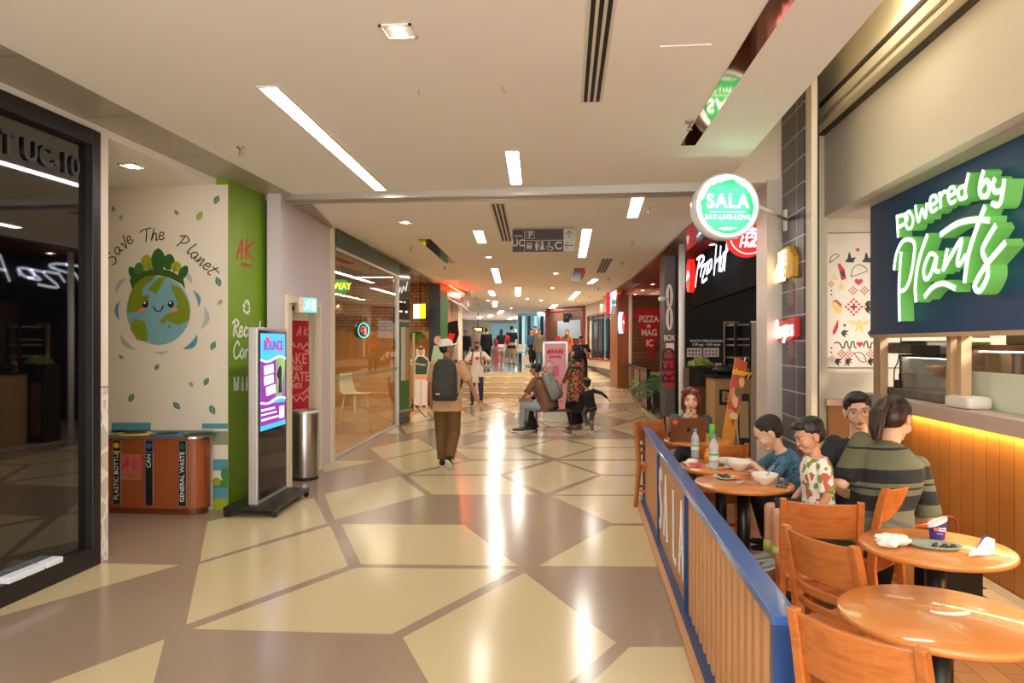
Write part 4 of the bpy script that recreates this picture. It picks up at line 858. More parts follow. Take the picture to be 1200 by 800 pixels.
# far right shopfronts on the upper level, dark posts and bright gaps
for (a,b,c,d,m,nm) in [(606,40,640,38,m_farb,'wall_far_right'),]:
    vslab(nm,a,b,c,d,.7,3.3,m)
for i,px in enumerate((608,611,618,626,633)):
    o=vslab('far_post',px,37.5,px+2.2,37.4,.7,3.1,m_fard if i%2==0 else m_farw,kind=None); tag(o,'dark or glowing upright panel of the far right shopfront','shopfront panel','far shopfront panels')
# ================= RIGHT SIDE: KFC-like windows, wooden wall, columns =================
m_kw=brick_mat('cream_boarding',(224,206,180),(216,196,168),(184,160,130),.35,4,.008,rough=.5,axes='xz',off=0)
Ka=dp(688,30.5); Kb=dp(729,23.8); kan=math.atan2(Kb[1]-Ka[1],Kb[0]-Ka[0]); KL=math.hypot(Kb[0]-Ka[0],Kb[1]-Ka[1])
def rp(x,y,z=0): return (Ka[0]+x*math.cos(kan)-y*math.sin(kan),Ka[1]+x*math.sin(kan)+y*math.cos(kan),z)
def kstruct(mb,name,m): o=mb.build(name,m if isinstance(m,list) else [m],loc=(Ka[0],Ka[1],0),rz=kan); o['kind']='structure'; return o
mb=MB(); mb.box(-.3,KL,0,.15,0,1.1); mb.box(-.3,KL,0,.15,2.78,3.35); mb.box(-.3,.2,0,.15,1.1,2.78); kstruct(mb,'wall_right_far',m_kw)
mb=MB(); mb.box(-.3,KL,-.05,0,.0,.62); 
mb=MB(); mb.box(-.3,KL,-.03,0,.2,.75); kstruct(mb,'baseboard_right',mat('kerb_dark',(96,84,72),.5))
m_redf=mat('red_frame',(160,36,34),.4)
mb=MB(); frame2(mb,.15,KL-.02,1.03,2.83,.07,-.03,.06); kstruct(mb,'window_1',m_redf)
mb=MB()
for i in range(7): x=.2+(KL-.3)*i/6; mb.box(x-.04,x+.04,-.01,.05,1.1,2.76)
mb.box(.2,KL-.1,-.01,.05,2.62,2.68); kstruct(mb,'window_2',m_black)
mb=MB(); mb.box(.2,KL-.1,.02,.03,1.1,2.76); kstruct(mb,'window_3',glass_mat('clear_glass'))
mb=MB(); mb.box(-.5,KL+1,2.2,2.3,.3,3.2); kstruct(mb,'wall_right_interior',mat('interior_beige',(214,196,168),.5))
for i,(x0,w_,z0,h_,c) in enumerate(((3.9,.75,1.9,.45,(110,130,230)),(5.3,.8,1.95,.4,(120,140,240)))):
    mb=MB(); mb.box(x0,x0+w_,2.1,2.16,z0,z0+h_); o=mb.build('menu_screen',[mat('menu_blue',c,.3,emit=1.6)],loc=(Ka[0],Ka[1],0),rz=kan); tag(o,'blue menu screen behind the black-barred window','screen','blue menu screens behind the barred window')
q=rp(KL*.5,1.2); fill_panel((q[0],q[1],3.15),500,2.5,'ceiling panel light behind the black-barred window')  # added to lift the dark room behind the window
# beyond: red framed shop
a=dp(640,34); b=dp(684,31.2)
an=math.atan2(b[1]-a[1],b[0]-a[0]); L=math.hypot(b[0]-a[0],b[1]-a[1])
RFs=thing('red_framed_shopfront','red framed shopfront in the far right with black letters and red panel','shopfront',(a[0],a[1],.7),an)
mb=MB(); frame2(mb,0,L,-.1,2.5,.06,-.05,.03); mb.build('frame',[m_redf],RFs)
mb=MB(); mb.box(0,L,.03,.1,-.1,2.6,0); mb.build('back_wall',[mat('far_brown',(110,74,56),.5)],RFs)
mb=MB(); mb.box(L*.35,L*.95,-.06,.03,1.2,2.0,0); mb.build('glazing',[mat('far_grey_glass',(150,160,165),.2,emit=.15)],RFs)
mb=MB(); mb.box(L*.3,L*.42,-.08,0,.3,1.3); mb.build('red_panel',[mat('far_red',(200,30,34),.5)],RFs)
text('lettering','KF',.5,m_black,RFs,(L*.62,-.1,2.1),.02,off=.02)
# column of wood beside the windows, white pole
o=vslab('wall_wood_column',729,23.8,738,22.8,0,3.2,mat('column_wood',(150,92,56),.4,noise=.2,scale=3,stretch=(4,4,.5)),-.4)
q=dp(739.5,22.4); mb=MB(); mb.cyl((0,0,0),(0,0,3.2),.07,n=16); o=mb.build('pole',[m_white],loc=(q[0],q[1],0)); tag(o,'tall white round pole beside the wooden wall with the red triangle','pole')
# red and white lightbox above
q=dp(719,23.0); KS=thing('square_lightbox','square red and white lightbox sign projecting above the barred window','sign',(q[0],q[1],zz(355,23)),-.1)
hw=17/F*23/2; hh_=25/F*23/2
mb=MB(); mb.box(-hw,hw,0,.18,-hh_,hh_); mb.build('housing',[m_white],KS); mw_=mat('lit_white',(250,250,250),.4,emit=1.2); mrd=mat('lit_red',(220,20,30),.4,emit=1.0)
mb=MB(); mb.box(-hw,-hw*.45,-.01,0,-hh_,hh_,1); mb.box(hw*.45,hw,-.01,0,-hh_,hh_,1); mb.box(-hw*.45,hw*.45,-.008,0,-hh_,hh_,0); 
mb.prism(circ(0,.03,.07,.1,14),-.014,-.008,2); mb.prism([(-.1,-hh_),(.1,-hh_),(.06,-.08),(-.06,-.08)],-.014,-.008,2); mb.build('face_panel',[mw_,mrd,mat('lit_grey',(150,160,165),.4,emit=.4)],KS)
q=dp(728,22.4); mbk=MB(); RSn=thing('round_lightbox','round red and blue lightbox seen nearly edge-on below the square one','sign',(q[0],q[1],zz(377,21.5)),1.4)
mb=MB(); mb.lathe([(0,-.06),(.33,-.06),(.33,.06),(0,.06)],n=32,M=Matrix.Rotation(PI/2,4,'X')); mb.build('housing',[mat('lit_blue',(190,210,255),.4,emit=1.2)],RSn); mb=MB(); mb.prism(circ(0,0,.3),-.068,-.06,0); mb.prism([(-.2,-.02),(0,.08),(.2,-.02)],-.074,-.068,1); mb.build('red_face',[mrd,mw_],RSn)
# wooden wall with the red triangle
m_wp=brick_mat('walnut_boards',(128,78,44),(106,62,34),(60,34,20),1.6,.11,.006,rough=.5,axes='xz')
dW=21.4; q=dp(741,dW); Ww=(800-741)/F*dW
mb=MB(); mb.box(0,Ww,0,.12,0,3.1); struct(mb,'wall_walnut',[m_wp],loc=(q[0],q[1],0),rz=YAW)
PM=thing('red_triangle_sign','red inverted triangle wall sign reading PIZZA IS MAGIC','sign',(q[0],q[1],0),YAW)
def wl(px,py): return (px-741)/F*dW, zz(py,dW)
mb=MB(); mb.prism([wl(*p) for p in [(742,363),(748,363),(750,361),(765,360),(777.5,361),(779,364),(764,416),(762,418),(760,416)]],-.03,0); mb.build('board',[mat('sign_red',(200,24,36),.4)],PM)
m_cl=mat('sign_cream',(240,220,200),.5)
for s_,px,py,sz in (('PIZZA',760,374,.26),('-IS-',760,382,.12),('MAG',760.5,390,.26),('IC',761,402,.27)):
    x,z=wl(px,py); text('lettering',s_,sz,m_cl,PM,(x,-.034,z),.006,off=.008,sx=.82)
# fence panels and ferns in front
m_fw=mat('fence_wood',(112,78,52),.5,noise=.15,scale=4,stretch=(6,6,1))
fa=dp(737,22.6); fb=dp(759.5,18.0); fan=math.atan2(fb[1]-fa[1],fb[0]-fa[0]); FL=math.hypot(fb[0]-fa[0],fb[1]-fa[1])
FE=thing('terrace_fence','low fence of wood panels in black posts beside the fern planter','fence',(fa[0],fa[1],0),fan)
for i in range(4):
    x=FL*i/3; mb=MB(); mb.box(x-.04,x+.04,-.04,.04,0,1.02); mb.build('post',[m_black],FE)
    if i<3: mb=MB(); mb.box(x+.04,x+FL/3-.04,-.02,.02,.06,.96); mb.build('panel',[m_fw],FE)
mb=MB(); mb.box(-.04,FL+.04,-.045,.045,.98,1.04); mb.build('top_rail',[m_black],FE)
mb=MB(); a=fl(734,455); b=fl(775,505); an=math.atan2(b[1]-a[1],b[0]-a[0]); mb.box(0,math.hypot(b[0]-a[0],b[1]-a[1]),-.03,.03,.0,.006)
mb2=mat('line_yellow',(190,190,80),.5); a=dp(748,19.5); b=dp(782,13.9); an=math.atan2(b[1]-a[1],b[0]-a[0]); mb=MB(); mb.box(0,math.hypot(b[0]-a[0],b[1]-a[1]),-.03,.03,.003,.006); struct(mb,'trim_6',[mb2],loc=(a[0],a[1],0),rz=an)
for (px,d_,n,lab) in ((755,19.8,60,'large green fern in a black planter behind the low fence'),(765,17.2,60,'large green fern in a black planter nearest the black column')):
    q=dp(px+14,d_); t=thing('fern',lab,'plant',(q[0],q[1],0)); mb=MB(); mb.box(-.3,.3,-.2,.2,.25,.62); mb.build('planter',[m_black],t)
    for a in(-.27,.27):
        for b in (-.17,.17): mb=MB(); mb.box(a-.02,a+.02,b-.02,b+.02,0,.25); mb.build('leg',[m_black],t)
    foliage('foliage',t,n,.5,.85,m_leaf2 if px==755 else m_leaf,px,.75,.15,(0,0,.62),.05,9)
# black column with the tall banner
dC=12.6; q=dp(778,dC); s_=dC/F
m_blkw=brick_mat('black_boards',(17,16,19),(13,12,15),(32,30,36),.9,.16,.006,rough=.45,axes='xz')
mb=MB(); mb.box(0,26*s_,0,.35,0,3.2); struct(mb,'wall_black_column',[m_blkw],loc=(q[0],q[1],0),rz=YAW)
TB8=thing('tall_banner','tall grey and red banner with a large pale figure eight on the black column','banner',(q[0],q[1],0),YAW)
mb=MB(); mb.box(0,12.5*s_,-.03,-.005,.4,3.18,0); mb.box(.02,12*s_,-.033,-.03,.9,zz(415,dC),1); mb.box(.03,11.5*s_,-.034,-.03,zz(411,dC),zz(402,dC),2); mb.build('cloth',[mat('banner_grey',(96,82,80),.5),mat('banner_red',(190,40,40),.5),m_cl],TB8)
mb=MB(); c=6*s_
for z in(zz(347,dC),zz(373,dC)): 
    P=circ(c,z,4.2*s_,14*s_,28); mb.prism(P,-.036,-.03,0)
    mb.prism(circ(c,z,.9*s_,10*s_,16),-.04,-.036,1)
mb.build('figure_eight',[m_cl,MATS['banner_grey']],TB8)
text('lettering','BOX',.13,m_cl,TB8,(c,-.035,zz(396,dC)),.002,off=.003,sx=.7); text('lettering','RED',.34,mat('banner_dkred',(96,14,18),.5),TB8,(c,-.036,zz(428,dC)),.002,rot=PI/2,off=.006)
q=dp(799,11.6); mb=MB(); mb.cyl((0,0,0),(0,0,3.25),.05,n=16); o=mb.build('pole',[m_white],loc=(q[0],q[1],0)); tag(o,'slim white round pole in front of the black column','pole')
q=dp(777.5,12.5); t=thing('security_camera','small white security camera on the black column','camera',(q[0],q[1],zz(348,12)),.6); mb=MB(); mb.cyl((-.09,0,0),(.05,0,.0),.035,n=12); mb.build('body',[m_white],t); mb=MB(); mb.cyl((.0,0,0),(.06,.1,.0),.012,n=8); mb.build('bracket',[m_white],t)
# black facade facing the camera and the header with the lit lettering
dF=14.3; q=dp(803,dF); s_=dF/F
mb=MB(); mb.box(0,3.2,0,.1,0,3.3); struct(mb,'wall_black_facade',[m_blkw],loc=(q[0],q[1],0),rz=YAW)
HN=thing('opening_hours_lettering','white lettering of opening hours on the black wall','lettering',(q[0],q[1],0),YAW)
m_wt=mat('vinyl_white',(235,235,235),.5)
def fw(px,py): return (px-803)*s_, zz(py,dF)
x,z=fw(827.5,399.5); text('lettering','WAKTU PERNIAGAAN',.072,m_wt,HN,(x,-.004,z),.002,off=.002,sx=.9); x,z=fw(827.5,403.7); text('lettering','10.00 pagi - 10.00 malam',.068,m_wt,HN,(x,-.004,z),.002,off=.002,sx=.82)
for (x0,x1,l) in ((805,822.5,'white notice with small coloured pictures under the opening hours'),(824,842.5,'white notice with pink pictures under the opening hours')):
    t=thing('notice',l,'notice',(q[0],q[1],0),YAW); a,z1=fw(x0,407.5); b,z0=fw(x1,418); mb=MB(); mb.box(a,b,-.006,0,z0,z1,0); mb.build('sheet',[m_wt],t); mb=MB(); r=random.Random(x0)
    for i in range(4):
        for j in range(2): mb.box(a+(b-a)*(.1+.22*i),a+(b-a)*(.24+.22*i),-.008,-.006,z0+(z1-z0)*(.15+.4*j),z0+(z1-z0)*(.4+.4*j),r.randrange(3) if x0<810 else 1)
    mb.build('print',[mat('note_red',(200,70,60),.5),mat('note_pink',(200,130,130),.5),mat('note_blue',(90,110,150),.5)],t)
# header facade plane x=HX with lit script
HX=1.97
y0,_=onx(808,HX); y1,_=onx(853,HX)
mb=MB(); mb.box(HX+.06,HX+.16,8.1,y0+.1,2.35,3.2,0); struct(mb,'wall_black_header',[mat('black_matte',(10,10,12),.8,spec=.1)])
SGN=thing('lit_script_sign','white lit script lettering with red oval on the black header','sign',(HX,y0,0),-PI/2)
m_lw=mat('lit_script',(235,240,255),.4,emit=1.3); m_lr=mat('lit_oval_red',(225,40,30),.4,emit=.8)
def hx(px,py): y,Y=onx(px,HX); return y0-y, zz(py,Y)
xo,zo=hx(809.5,323); mb=MB(); mb.prism(circ(xo,zo,.28,.31),-.05,.05,0); hat=[(xo-.2,zo-.08),(xo-.02,zo+.1),(xo+.03,zo+.06),(xo+.2,zo-.02),(xo+.1,zo-.04)]; mb.prism(hat,-.058,-.05,1); mb.build('oval',[m_lr,m_lw],SGN)
def hz(u,v): y,Y=onx(800+u/6.67,HX-.09); return y0-y,zz(240+v/6.67,Y)
for L_ in ([[(97,640),(115,500),(135,400)],[(108,425),(150,400),(165,425),(122,490)]],[[(150,470),(136,560)],[(156,440),(158,428)]],[[(150,485),(178,472),(148,600),(188,575)]],[[(175,470),(205,450),(182,535),(208,515)]],[[(222,430),(200,450),(196,515),(215,500),(226,430),(222,500)]],
   [[(262,310),(242,550)],[(296,320),(280,520)],[(250,450),(292,410)]],[[(303,400),(290,500),(308,500),(322,390),(316,490)]],[[(342,300),(322,515)],[(312,390),(350,350)]]):
    mb=MB()
    for s_ in L_: stroke(mb,[hz(*p) for p in s_],.045,-.09,-.082,4)
    mb.build('script_letter',[m_lw],SGN)
# round red hanging sign
q=dp(876,8.25); RH=thing('round_red_sign','round red hanging lightbox with white roof emblem and script','sign',(q[0]+.0,q[1],zz(277,8.25)),YAW-.1)
rr=.235; 
mb=MB(); mb.lathe([(0,-.06),(rr,-.06),(rr,.06),(0,.06)],n=40,M=Matrix.Rotation(PI/2,4,'X')); mb.build('housing',[m_lr],RH)
mb=MB(); mb.prism([(-.14,.05),(-.09,.1),(-.01,.15),(.04,.09),(.16,.07),(.1,.05)],-.066,-.06); word(mb,'Pizza',-.15,-.03,.095,.016,.6,.05,-.066,-.06,sx=.95); word(mb,'Hut',-.1,-.13,.1,.018,.6,.05,-.066,-.06); mb.tube([(x,-.064,z) for x,z in circ(0,0,.205,n=20,a0=3.4,a1=5.2)],.006,n=5); mb.build('print',[m_lw],RH)
mb=MB(); mb.cyl((0,0,rr),(0,0,CZ-zz(277,8.25)),.012,n=8); mb.build('rod',[m_black],RH)
# brown door panel, fridge, planter box, counter
def perp(px,d): q=dp(px,d); return (q[0],q[1],0)
t=thing('panel_door','light brown panel door with pinned notices beside the fridge','door panel',perp(849,11.9),YAW); s_=11.9/F
mb=MB(); mb.box(0,17*s_,0,.06,0,zz(376,11.9)); mb.build('panel',[mat('door_tan',(150,108,74),.5)],t,bevel=.01)
for (a,b,c,d) in ((3,7,384,402),(2,5,404,422),(6,9,404,422)): mb=MB(); mb.box(a*s_,b*s_,-.006,0,zz(d,11.9),zz(c,11.9)); mb.build('notice_sheet',[mat('notice_grey',(190,176,160),.5)],t)
t=thing('drinks_rack','tall open black metal rack with steel shelves in the shop doorway','rack',perp(861,11.3),YAW); s_=11.3/F
mb=MB(); 
for a in(0,18): 
    for y in(0,.5): mb.box(a*s_,a*s_+.04,y,y+.04,0,zz(378,11.3))
mb.box(0,18*s_+.04,.5,.54,0,zz(378,11.3)); mb.build('frame',[m_black],t)
for i,py in enumerate((379,396,403,418,432,448)): mb=MB(); z=zz(py,11.3); mb.box(.02,18*s_,.02,.5,z-.03,z); mb.build('shelf',[m_steel],t)
t=thing('planter_box','black planter box with vertical wood slats in front of the black wall','planter',perp(809,11.0),YAW); s_=11/F
h_=zz(431,11); wP=30*s_
mb=MB(); mb.box(-.02,.04,0,.35,0,h_); mb.box(wP-.06,wP+.04,0,.35,0,h_+.05); mb.box(.0,wP,0,.35,h_-.28,h_); mb.box(0,wP,0,.35,0,.1); mb.box(0,wP,.3,.35,.1,h_); mb.build('body',[m_black],t)
for i in range(7): x=.06+(wP-.14)*i/7; mb=MB(); mb.box(x,x+(wP-.14)/7-.012,.03,.05,.1,h_-.28); mb.build('slat',[mat('slat_brown',(120,72,42),.5,noise=.2,scale=5,stretch=(4,4,.5))],t)
t2=thing('succulent_row','mound of pale green leafy plants in the black planter box','plant',perp(811,10.95)[:2]+(h_,),YAW)
r=random.Random(9); mb=MB()
for i in range(260):
    x=r.random()*wP*.9; y=.05+r.random()*.25; z=.02+.13*math.sin(PI*min(max(x/(wP*.9),0),1))*r.random(); d=Vector((r.uniform(-1,1),r.uniform(-1,1),r.uniform(.2,1))).normalized()*.06; s2=d.cross(Vector((.3,.2,1))).normalized()*.018; p=Vector((x,y,z)); mb.add([p,p+d*.5+s2,p+d,p+d*.5-s2],[(0,1,2,3)],0,True)
mb.build('foliage',[mat('pale_leaf',(170,186,110),.5,noise=.3,scale=14)],t2)
t=thing('service_counter','light wood service counter with black letter mark behind the leaning banner','counter',perp(838,10.4),YAW); s_=10.4/F; h_=zz(440,10.4)
mb=MB(); mb.box(0,44*s_,0,.5,0,h_-.04); mb.build('body',[mat('counter_ply',(170,132,90),.5,noise=.1,scale=3)],t); mb=MB(); mb.box(-.03,44*s_,-.03,.53,h_-.04,h_); mb.build('countertop',[m_black],t)
mb=MB(); mb.box(.06,.24,-.006,0,h_-.42,h_-.2); k=mb.build('letter_mark',[m_black],t); text('lettering','B',.2,MATS['counter_ply'],t,(.15,-.008,h_-.31),.002,off=.01)
t=thing('card_holder','small pink table card on the planter corner','card',perp(838.5,10.8)[:2]+(zz(441,10.8),),YAW)
mb=MB(); mb.prism([(0,0),(.13,0),(.09,.2),(.0,.2)],0,.03); mb.build('card',[mat('card_pink',(220,150,150),.5)],t); 
o=MB().ell((0,0,.07),(.2,.12,.08),n=14).ell((.1,0,.1),(.1,.1,.07),n=12).build('cloth_bag',[m_blackp],loc=perp(850,10.7)[:2]+(zz(440,10.4),)); tag(o,'dark rumpled bag on the wooden service counter','bag')
t=thing('menu_board_stand','black a-frame menu board leaning beside the rack','menu board',perp(866,9.5),YAW-.2); s_=9.5/F
mb=MB(); M=Matrix.Rotation(-.12,4,'X'); mb.box(0,13*s_,0,.02,0,1.0,0,M); mb.build('frame',[m_black],t); mb=MB(); mb.box(.015,13*s_-.015,-.004,0,.42,.9,0,M); mb.build('poster',[mat('kraft',(176,146,108),.6)],t); mb=MB(); mb.box(.015,13*s_-.015,-.15,-.06,0.02,.16); mb.build('box',[MATS['kraft']],t)
# leaning advert banner
q=perp(861,8.2); LBn=thing('leaning_banner','tall narrow orange food banner leaning sideways on an easel','banner',(q[0],q[1],.0),YAW-.05); s_=8.2/F
def lp(px,py): return (px-861)*s_,zz(py,8.2)
M=Matrix.Rotation(-.05,4,'X')
qd=[(841,548),(855,548),(878,424),(864,418)]
mb=MB(); mb.prism([lp(*p) for p in qd],0,.02,0,M); 
def mix(u,v): 
    a=[qd[0][0]+(qd[1][0]-qd[0][0])*u,qd[0][1]+(qd[1][1]-qd[0][1])*u]; b=[qd[3][0]+(qd[2][0]-qd[3][0])*u,qd[3][1]+(qd[2][1]-qd[3][1])*u]; return lp(a[0]+(b[0]-a[0])*v,a[1]+(b[1]-a[1])*v)
mb.prism([mix(0,.55),mix(.7,.38),mix(1,.62),mix(1,1),mix(0,1)],-.003,0,1,M)
mb.build('panel',[mat('banner_yellow',(236,160,50),.5,noise=.1,scale=3),mat('banner_orange',(206,82,56),.5)],LBn)
mb=MB()
for (u,v,rx,ry,mi) in ((.35,.66,.05,.16,0),(.55,.62,.04,.14,1),(.65,.7,.05,.1,2),(.3,.5,.05,.08,0),(.6,.48,.06,.07,3),(.8,.8,.04,.1,1)):
    x,z=mix(u,v); mb.prism(circ(x,z,rx*.8,ry*.6,14),-.006-.001*mi,-.003,mi,M)
mb.build('food_picture',[mat('food_orange',(230,140,90),.5),mat('food_peach',(240,190,140),.5),mat('food_green',(110,110,50),.5),mat('food_cream',(240,214,160),.5)],LBn)
x,z=mix(.5,.88); t=text('lettering','cheesy',.095,mat('banner_letter',(250,190,40),.5),LBn,(x,-.03,z),.002,off=.006,rot=-.18,sx=.8)
mb=MB()
for a,b in (((858,470),(846,546)),((861,470),(876,552)),((876,418),(868,440))): p=lp(*a);q2=lp(*b); mb.cyl((p[0],.06,p[1]),(q2[0],.12,0 if b[1]>500 else q2[1]),.008,n=6)
mb.build('easel',[m_alu],LBn)
# grey roller banner
q=perp(881,8.7); t=thing('roller_banner','tall blank grey roller banner beside the white shutter post','banner',q,YAW); s_=8.7/F
mb=MB(); mb.box(0,16*s_,0,.01,.08,zz(378,8.7)); mb.build('sheet',[mat('banner_mist',(176,162,154),.6,noise=.06,scale=6,bump=.2)],t); mb=MB(); mb.box(-.01,16*s_+.01,-.08,.1,0,.08); mb.build('base',[m_alu],t); mb=MB(); mb.box(-.01,16*s_+.01,-.01,.02,zz(378,8.7),zz(376,8.7)); mb.build('top_bar',[m_white],t)
# white shutter guide column, tiled pillar, jambs
yT,_=onx(912,1.97); yT2,_=onx(942,1.97)
m_col=mat('guide_column',(206,196,184),.35,metal=.2)
mb=MB(); mb.box(1.70,1.96,7.5,7.76,0,3.3); 
q=dp(894,7.45); q2=dp(912,7.45); mb=MB(); mb.box(q[0],1.972,7.5,7.95,0,3.3); struct(mb,'wall_guide_column',[m_col])
m_tile=brick_mat('slate_tile',(54,50,62),(46,44,56),(170,164,166),1.4,.24,.007,rough=.35,axes='yz',off=0)
mb=MB(); mb.box(1.97,2.05,yT2,7.52,0,4.25); struct(mb,'wall_tiled_pillar',[m_tile])
yJ,_=onx(953,2.0)
mb=MB(); mb.box(1.985,2.035,yJ,yT2-.002,0,4.2,0); struct(mb,'trim_7',[m_offw])
yK,_=onx(958,2.05); mb=MB(); mb.box(2.037,2.065,yK,yT2,0,4.2,0); struct(mb,'trim_8',[m_black])
FX=2.35; yS,_=onx(966,FX)
mb=MB(); mb.box(2.03,FX+.03,yS,yS+.08,0,4.2,0); struct(mb,'trim_9',[m_offw])
# fascia and shutter box
m_fas=mat('fascia_cream',(234,222,200),.5)
mb=MB(); mb.box(FX,FX+.12,-4,yS+.3,2.90,3.72); mb.box(FX+.11,8,-4,yS+.3,2.90,2.95); struct(mb,'wall_fascia',[m_fas])
mb=MB(); mb.box(2.2,2.5,-4,yS+.5,3.78,3.86); mb.box(2.24,2.5,-4,yS+.5,3.86,4.02); mb.box(2.27,2.5,-4,yS+.5,4.02,4.3); mb.box(2.22,2.5,-4,yS+.5,3.72,3.76); struct(mb,'trim_10',[mat('shutter_cream',(226,214,180),.45)])
mb=MB(); mb.box(2.3,2.5,-4,yS+.5,3.70,3.73); mb.box(2.245,2.3,-4,yS+.5,3.76,3.78); mb.box(2.215,2.25,-4,yS+.5,3.90,3.93); struct(mb,'trim_11',[mat('shutter_dark_strip',(70,58,44),.6)])  # thin dark strips along the shutter box
# ---- SALA round sign ----
dS=6.35; q=dp(849,dS); RSx=thing('round_green_sign','round white and green lightbox sign on a white bracket arm','sign',(q[0],q[1],zz(243,dS)),YAW+.06)
R_=38.5/F*dS; m_sw=mat('sala_white',(250,255,250),.4,emit=1.15); m_sg=mat('sala_green',(16,180,84),.4,emit=.5)
mb=MB(); mb.lathe([(0,-.07),(R_*.96,-.07),(R_,-.06),(R_,.07),(0,.07)],n=48,M=Matrix.Rotation(PI/2,4,'X')); mb.build('housing',[mat('sala_rim',(226,224,220),.3)],RSx)
mb=MB(); mb.prism(circ(0,0,R_*.94,n=48),-.074,-.07,0)
r=random.Random(2); P=[]
for i in range(70):
    a=2*PI*i/70; k=.80+(r.uniform(-.04,.05) if .5<a<3.2 else r.uniform(-.008,.008)); P.append((R_*k*math.cos(a),R_*k*math.sin(a)-.01))
mb.prism(P,-.078,-.074,1); mb.build('face_panel',[m_sw,m_sg],RSx)
text('lettering','SALA',.165,m_sw,RSx,(0,-.08,.035),.003,off=.004,space=1.15,sx=.9); text('lettering','EAT-LIVE-LOVE',.056,m_sw,RSx,(0,-.08,-.1),.002,off=.0,space=1.08)
mb=MB(); mb.box(-.15,.15,-.08,-.076,-.056,-.05); stroke(mb,[(-.08,-.2),(0,-.19),(.08,-.195)],.008,-.08,-.076,3); stroke(mb,[(-.05,-.21),(0,-.205),(.04,-.21)],.006,-.08,-.076,3); mb.build('underline',[m_sw],RSx)
yb,_=onx(922,1.97); 
# bracket runs from the sign to the tiled pillar
mb=MB(); inv=Matrix.Translation(RSx.location)@Matrix.Rotation(RSx.rotation_euler[2],4,'Z'); inv=inv.inverted(); pe=inv@Vector((1.965,yb,zz(238,6.9))); mb.cyl((R_*.98,0,.02),(pe.x,pe.y,.02),.018,n=10); mb.build('arm',[m_white],RSx)
mb=MB(); mb.box(pe.x-.02,pe.x+.0,pe.y-.03,pe.y+.03,-.09,.12); mb.build('mount_plate',[m_white],RSx,bevel=.005)
lp_=lampA('lamp',(0,-.14,0),2,.4,(.75,1,.85),(PI/2,0,0)); lp_.parent=RSx
# neon signs on the tiled pillar (face -x)
def tx_(px,py,X=1.97): y,Y=onx(px,X); return yT-y, zz(py,Y)
m_ny=mat('neon_yellow',(255,240,170),.4,emit=1.6); m_nside=mat('neon_side_yellow',(190,140,20),.4,emit=.1); m_nw=mat('neon_pinkwhite',(255,215,205),.4,emit=2.2); m_rside=mat('neon_side_red',(170,20,24),.4,emit=.3)
NY=thing('yellow_neon_letters','yellow neon block letters on the tiled pillar','neon sign',(1.97,yT,0),-PI/2)
mb=MB(); 
def TP(l): return [tx_(*p) for p in l]
mb.prism(TP([(914,308),(919,300),(922,291),(930,288),(934,296),(936,300),(935,323),(930,326),(925,322),(919,331),(915,328)]),-.05,0,0); mb.build('backing',[m_nside],NY)
def hwd(s_,p0,p1,h,th,mbx,yy=-.115,font=None):
    (x0,z0),(x1,z1)=tx_(*p0),tx_(*p1); n=len(s_)
    for i,ch in enumerate(s_):
        t=i/max(n-1,1); x=x0+(x1-x0)*t; z=z0+(z1-z0)*t; glyph(mbx,ch,Matrix.Translation((x,0,z))@Matrix.Diagonal((h*.75,1,h,1)),th,yy,yy+.015)
mb=MB(); mb=None
xx,zq=tx_(924,304); text('neon','HE',.2,m_ny,NY,(xx,-.062,zq),.008,off=.006); xx,zq=tx_(921,321); text('neon','WE',.24,m_ny,NY,(xx,-.062,zq),.008,off=.008)
NR=thing('red_neon_letters','red and white neon lettering reading Burgers on the tiled pillar','neon sign',(1.97,yT,0),-PI/2)
mb=MB(); mb.prism(TP([(914,374),(925,376),(934,371),(937,373),(937,394),(932,398),(922,399),(914,401)]),-.045,0,0); mb.build('backing',[m_rside],NR); mb=MB(); hwd('Burgers',(915,396),(933,393),.17,.016,mb,-.06); mb.build('neon',[m_nw],NR)
for nm,l,a in (('crest_print','faded grey eagle crest print between the two neon signs',(927,352)),('crest_print','faded winged crest print below the red neon sign',(928,412))):
    t=thing(nm,l,'print',(1.97,yT,0),-PI/2); x,z=tx_(*a); mb=MB(); r=random.Random(a[1])
    for i in range(12):
        aa=-.3+i*(PI+.6)/11; rr0=.05; stroke(mb,[(x+rr0*math.cos(aa),z+rr0*math.sin(aa)),(x+.10*math.cos(aa),z+.13*math.sin(aa)),(x+.15*math.cos(aa+.1),z+.2*math.sin(aa+.1))],(.012,.006),-.003,0,3,0)
        if i%2: stroke(mb,[(x+rr0*math.cos(-aa),z+rr0*math.sin(-aa)),(x+.11*math.cos(-aa),z+.14*math.sin(-aa))],(.012,.006),-.003,0,3,1)
    mb.prism(circ(x,z,.05,.07,12),-.004,0,1); mb.build('print',[mat('crest_grey',(150,140,140),.5),mat('crest_rust',(140,90,66),.5)],t)
# ================= PLANTS SHOP =================
CX=2.60                                              # counter face
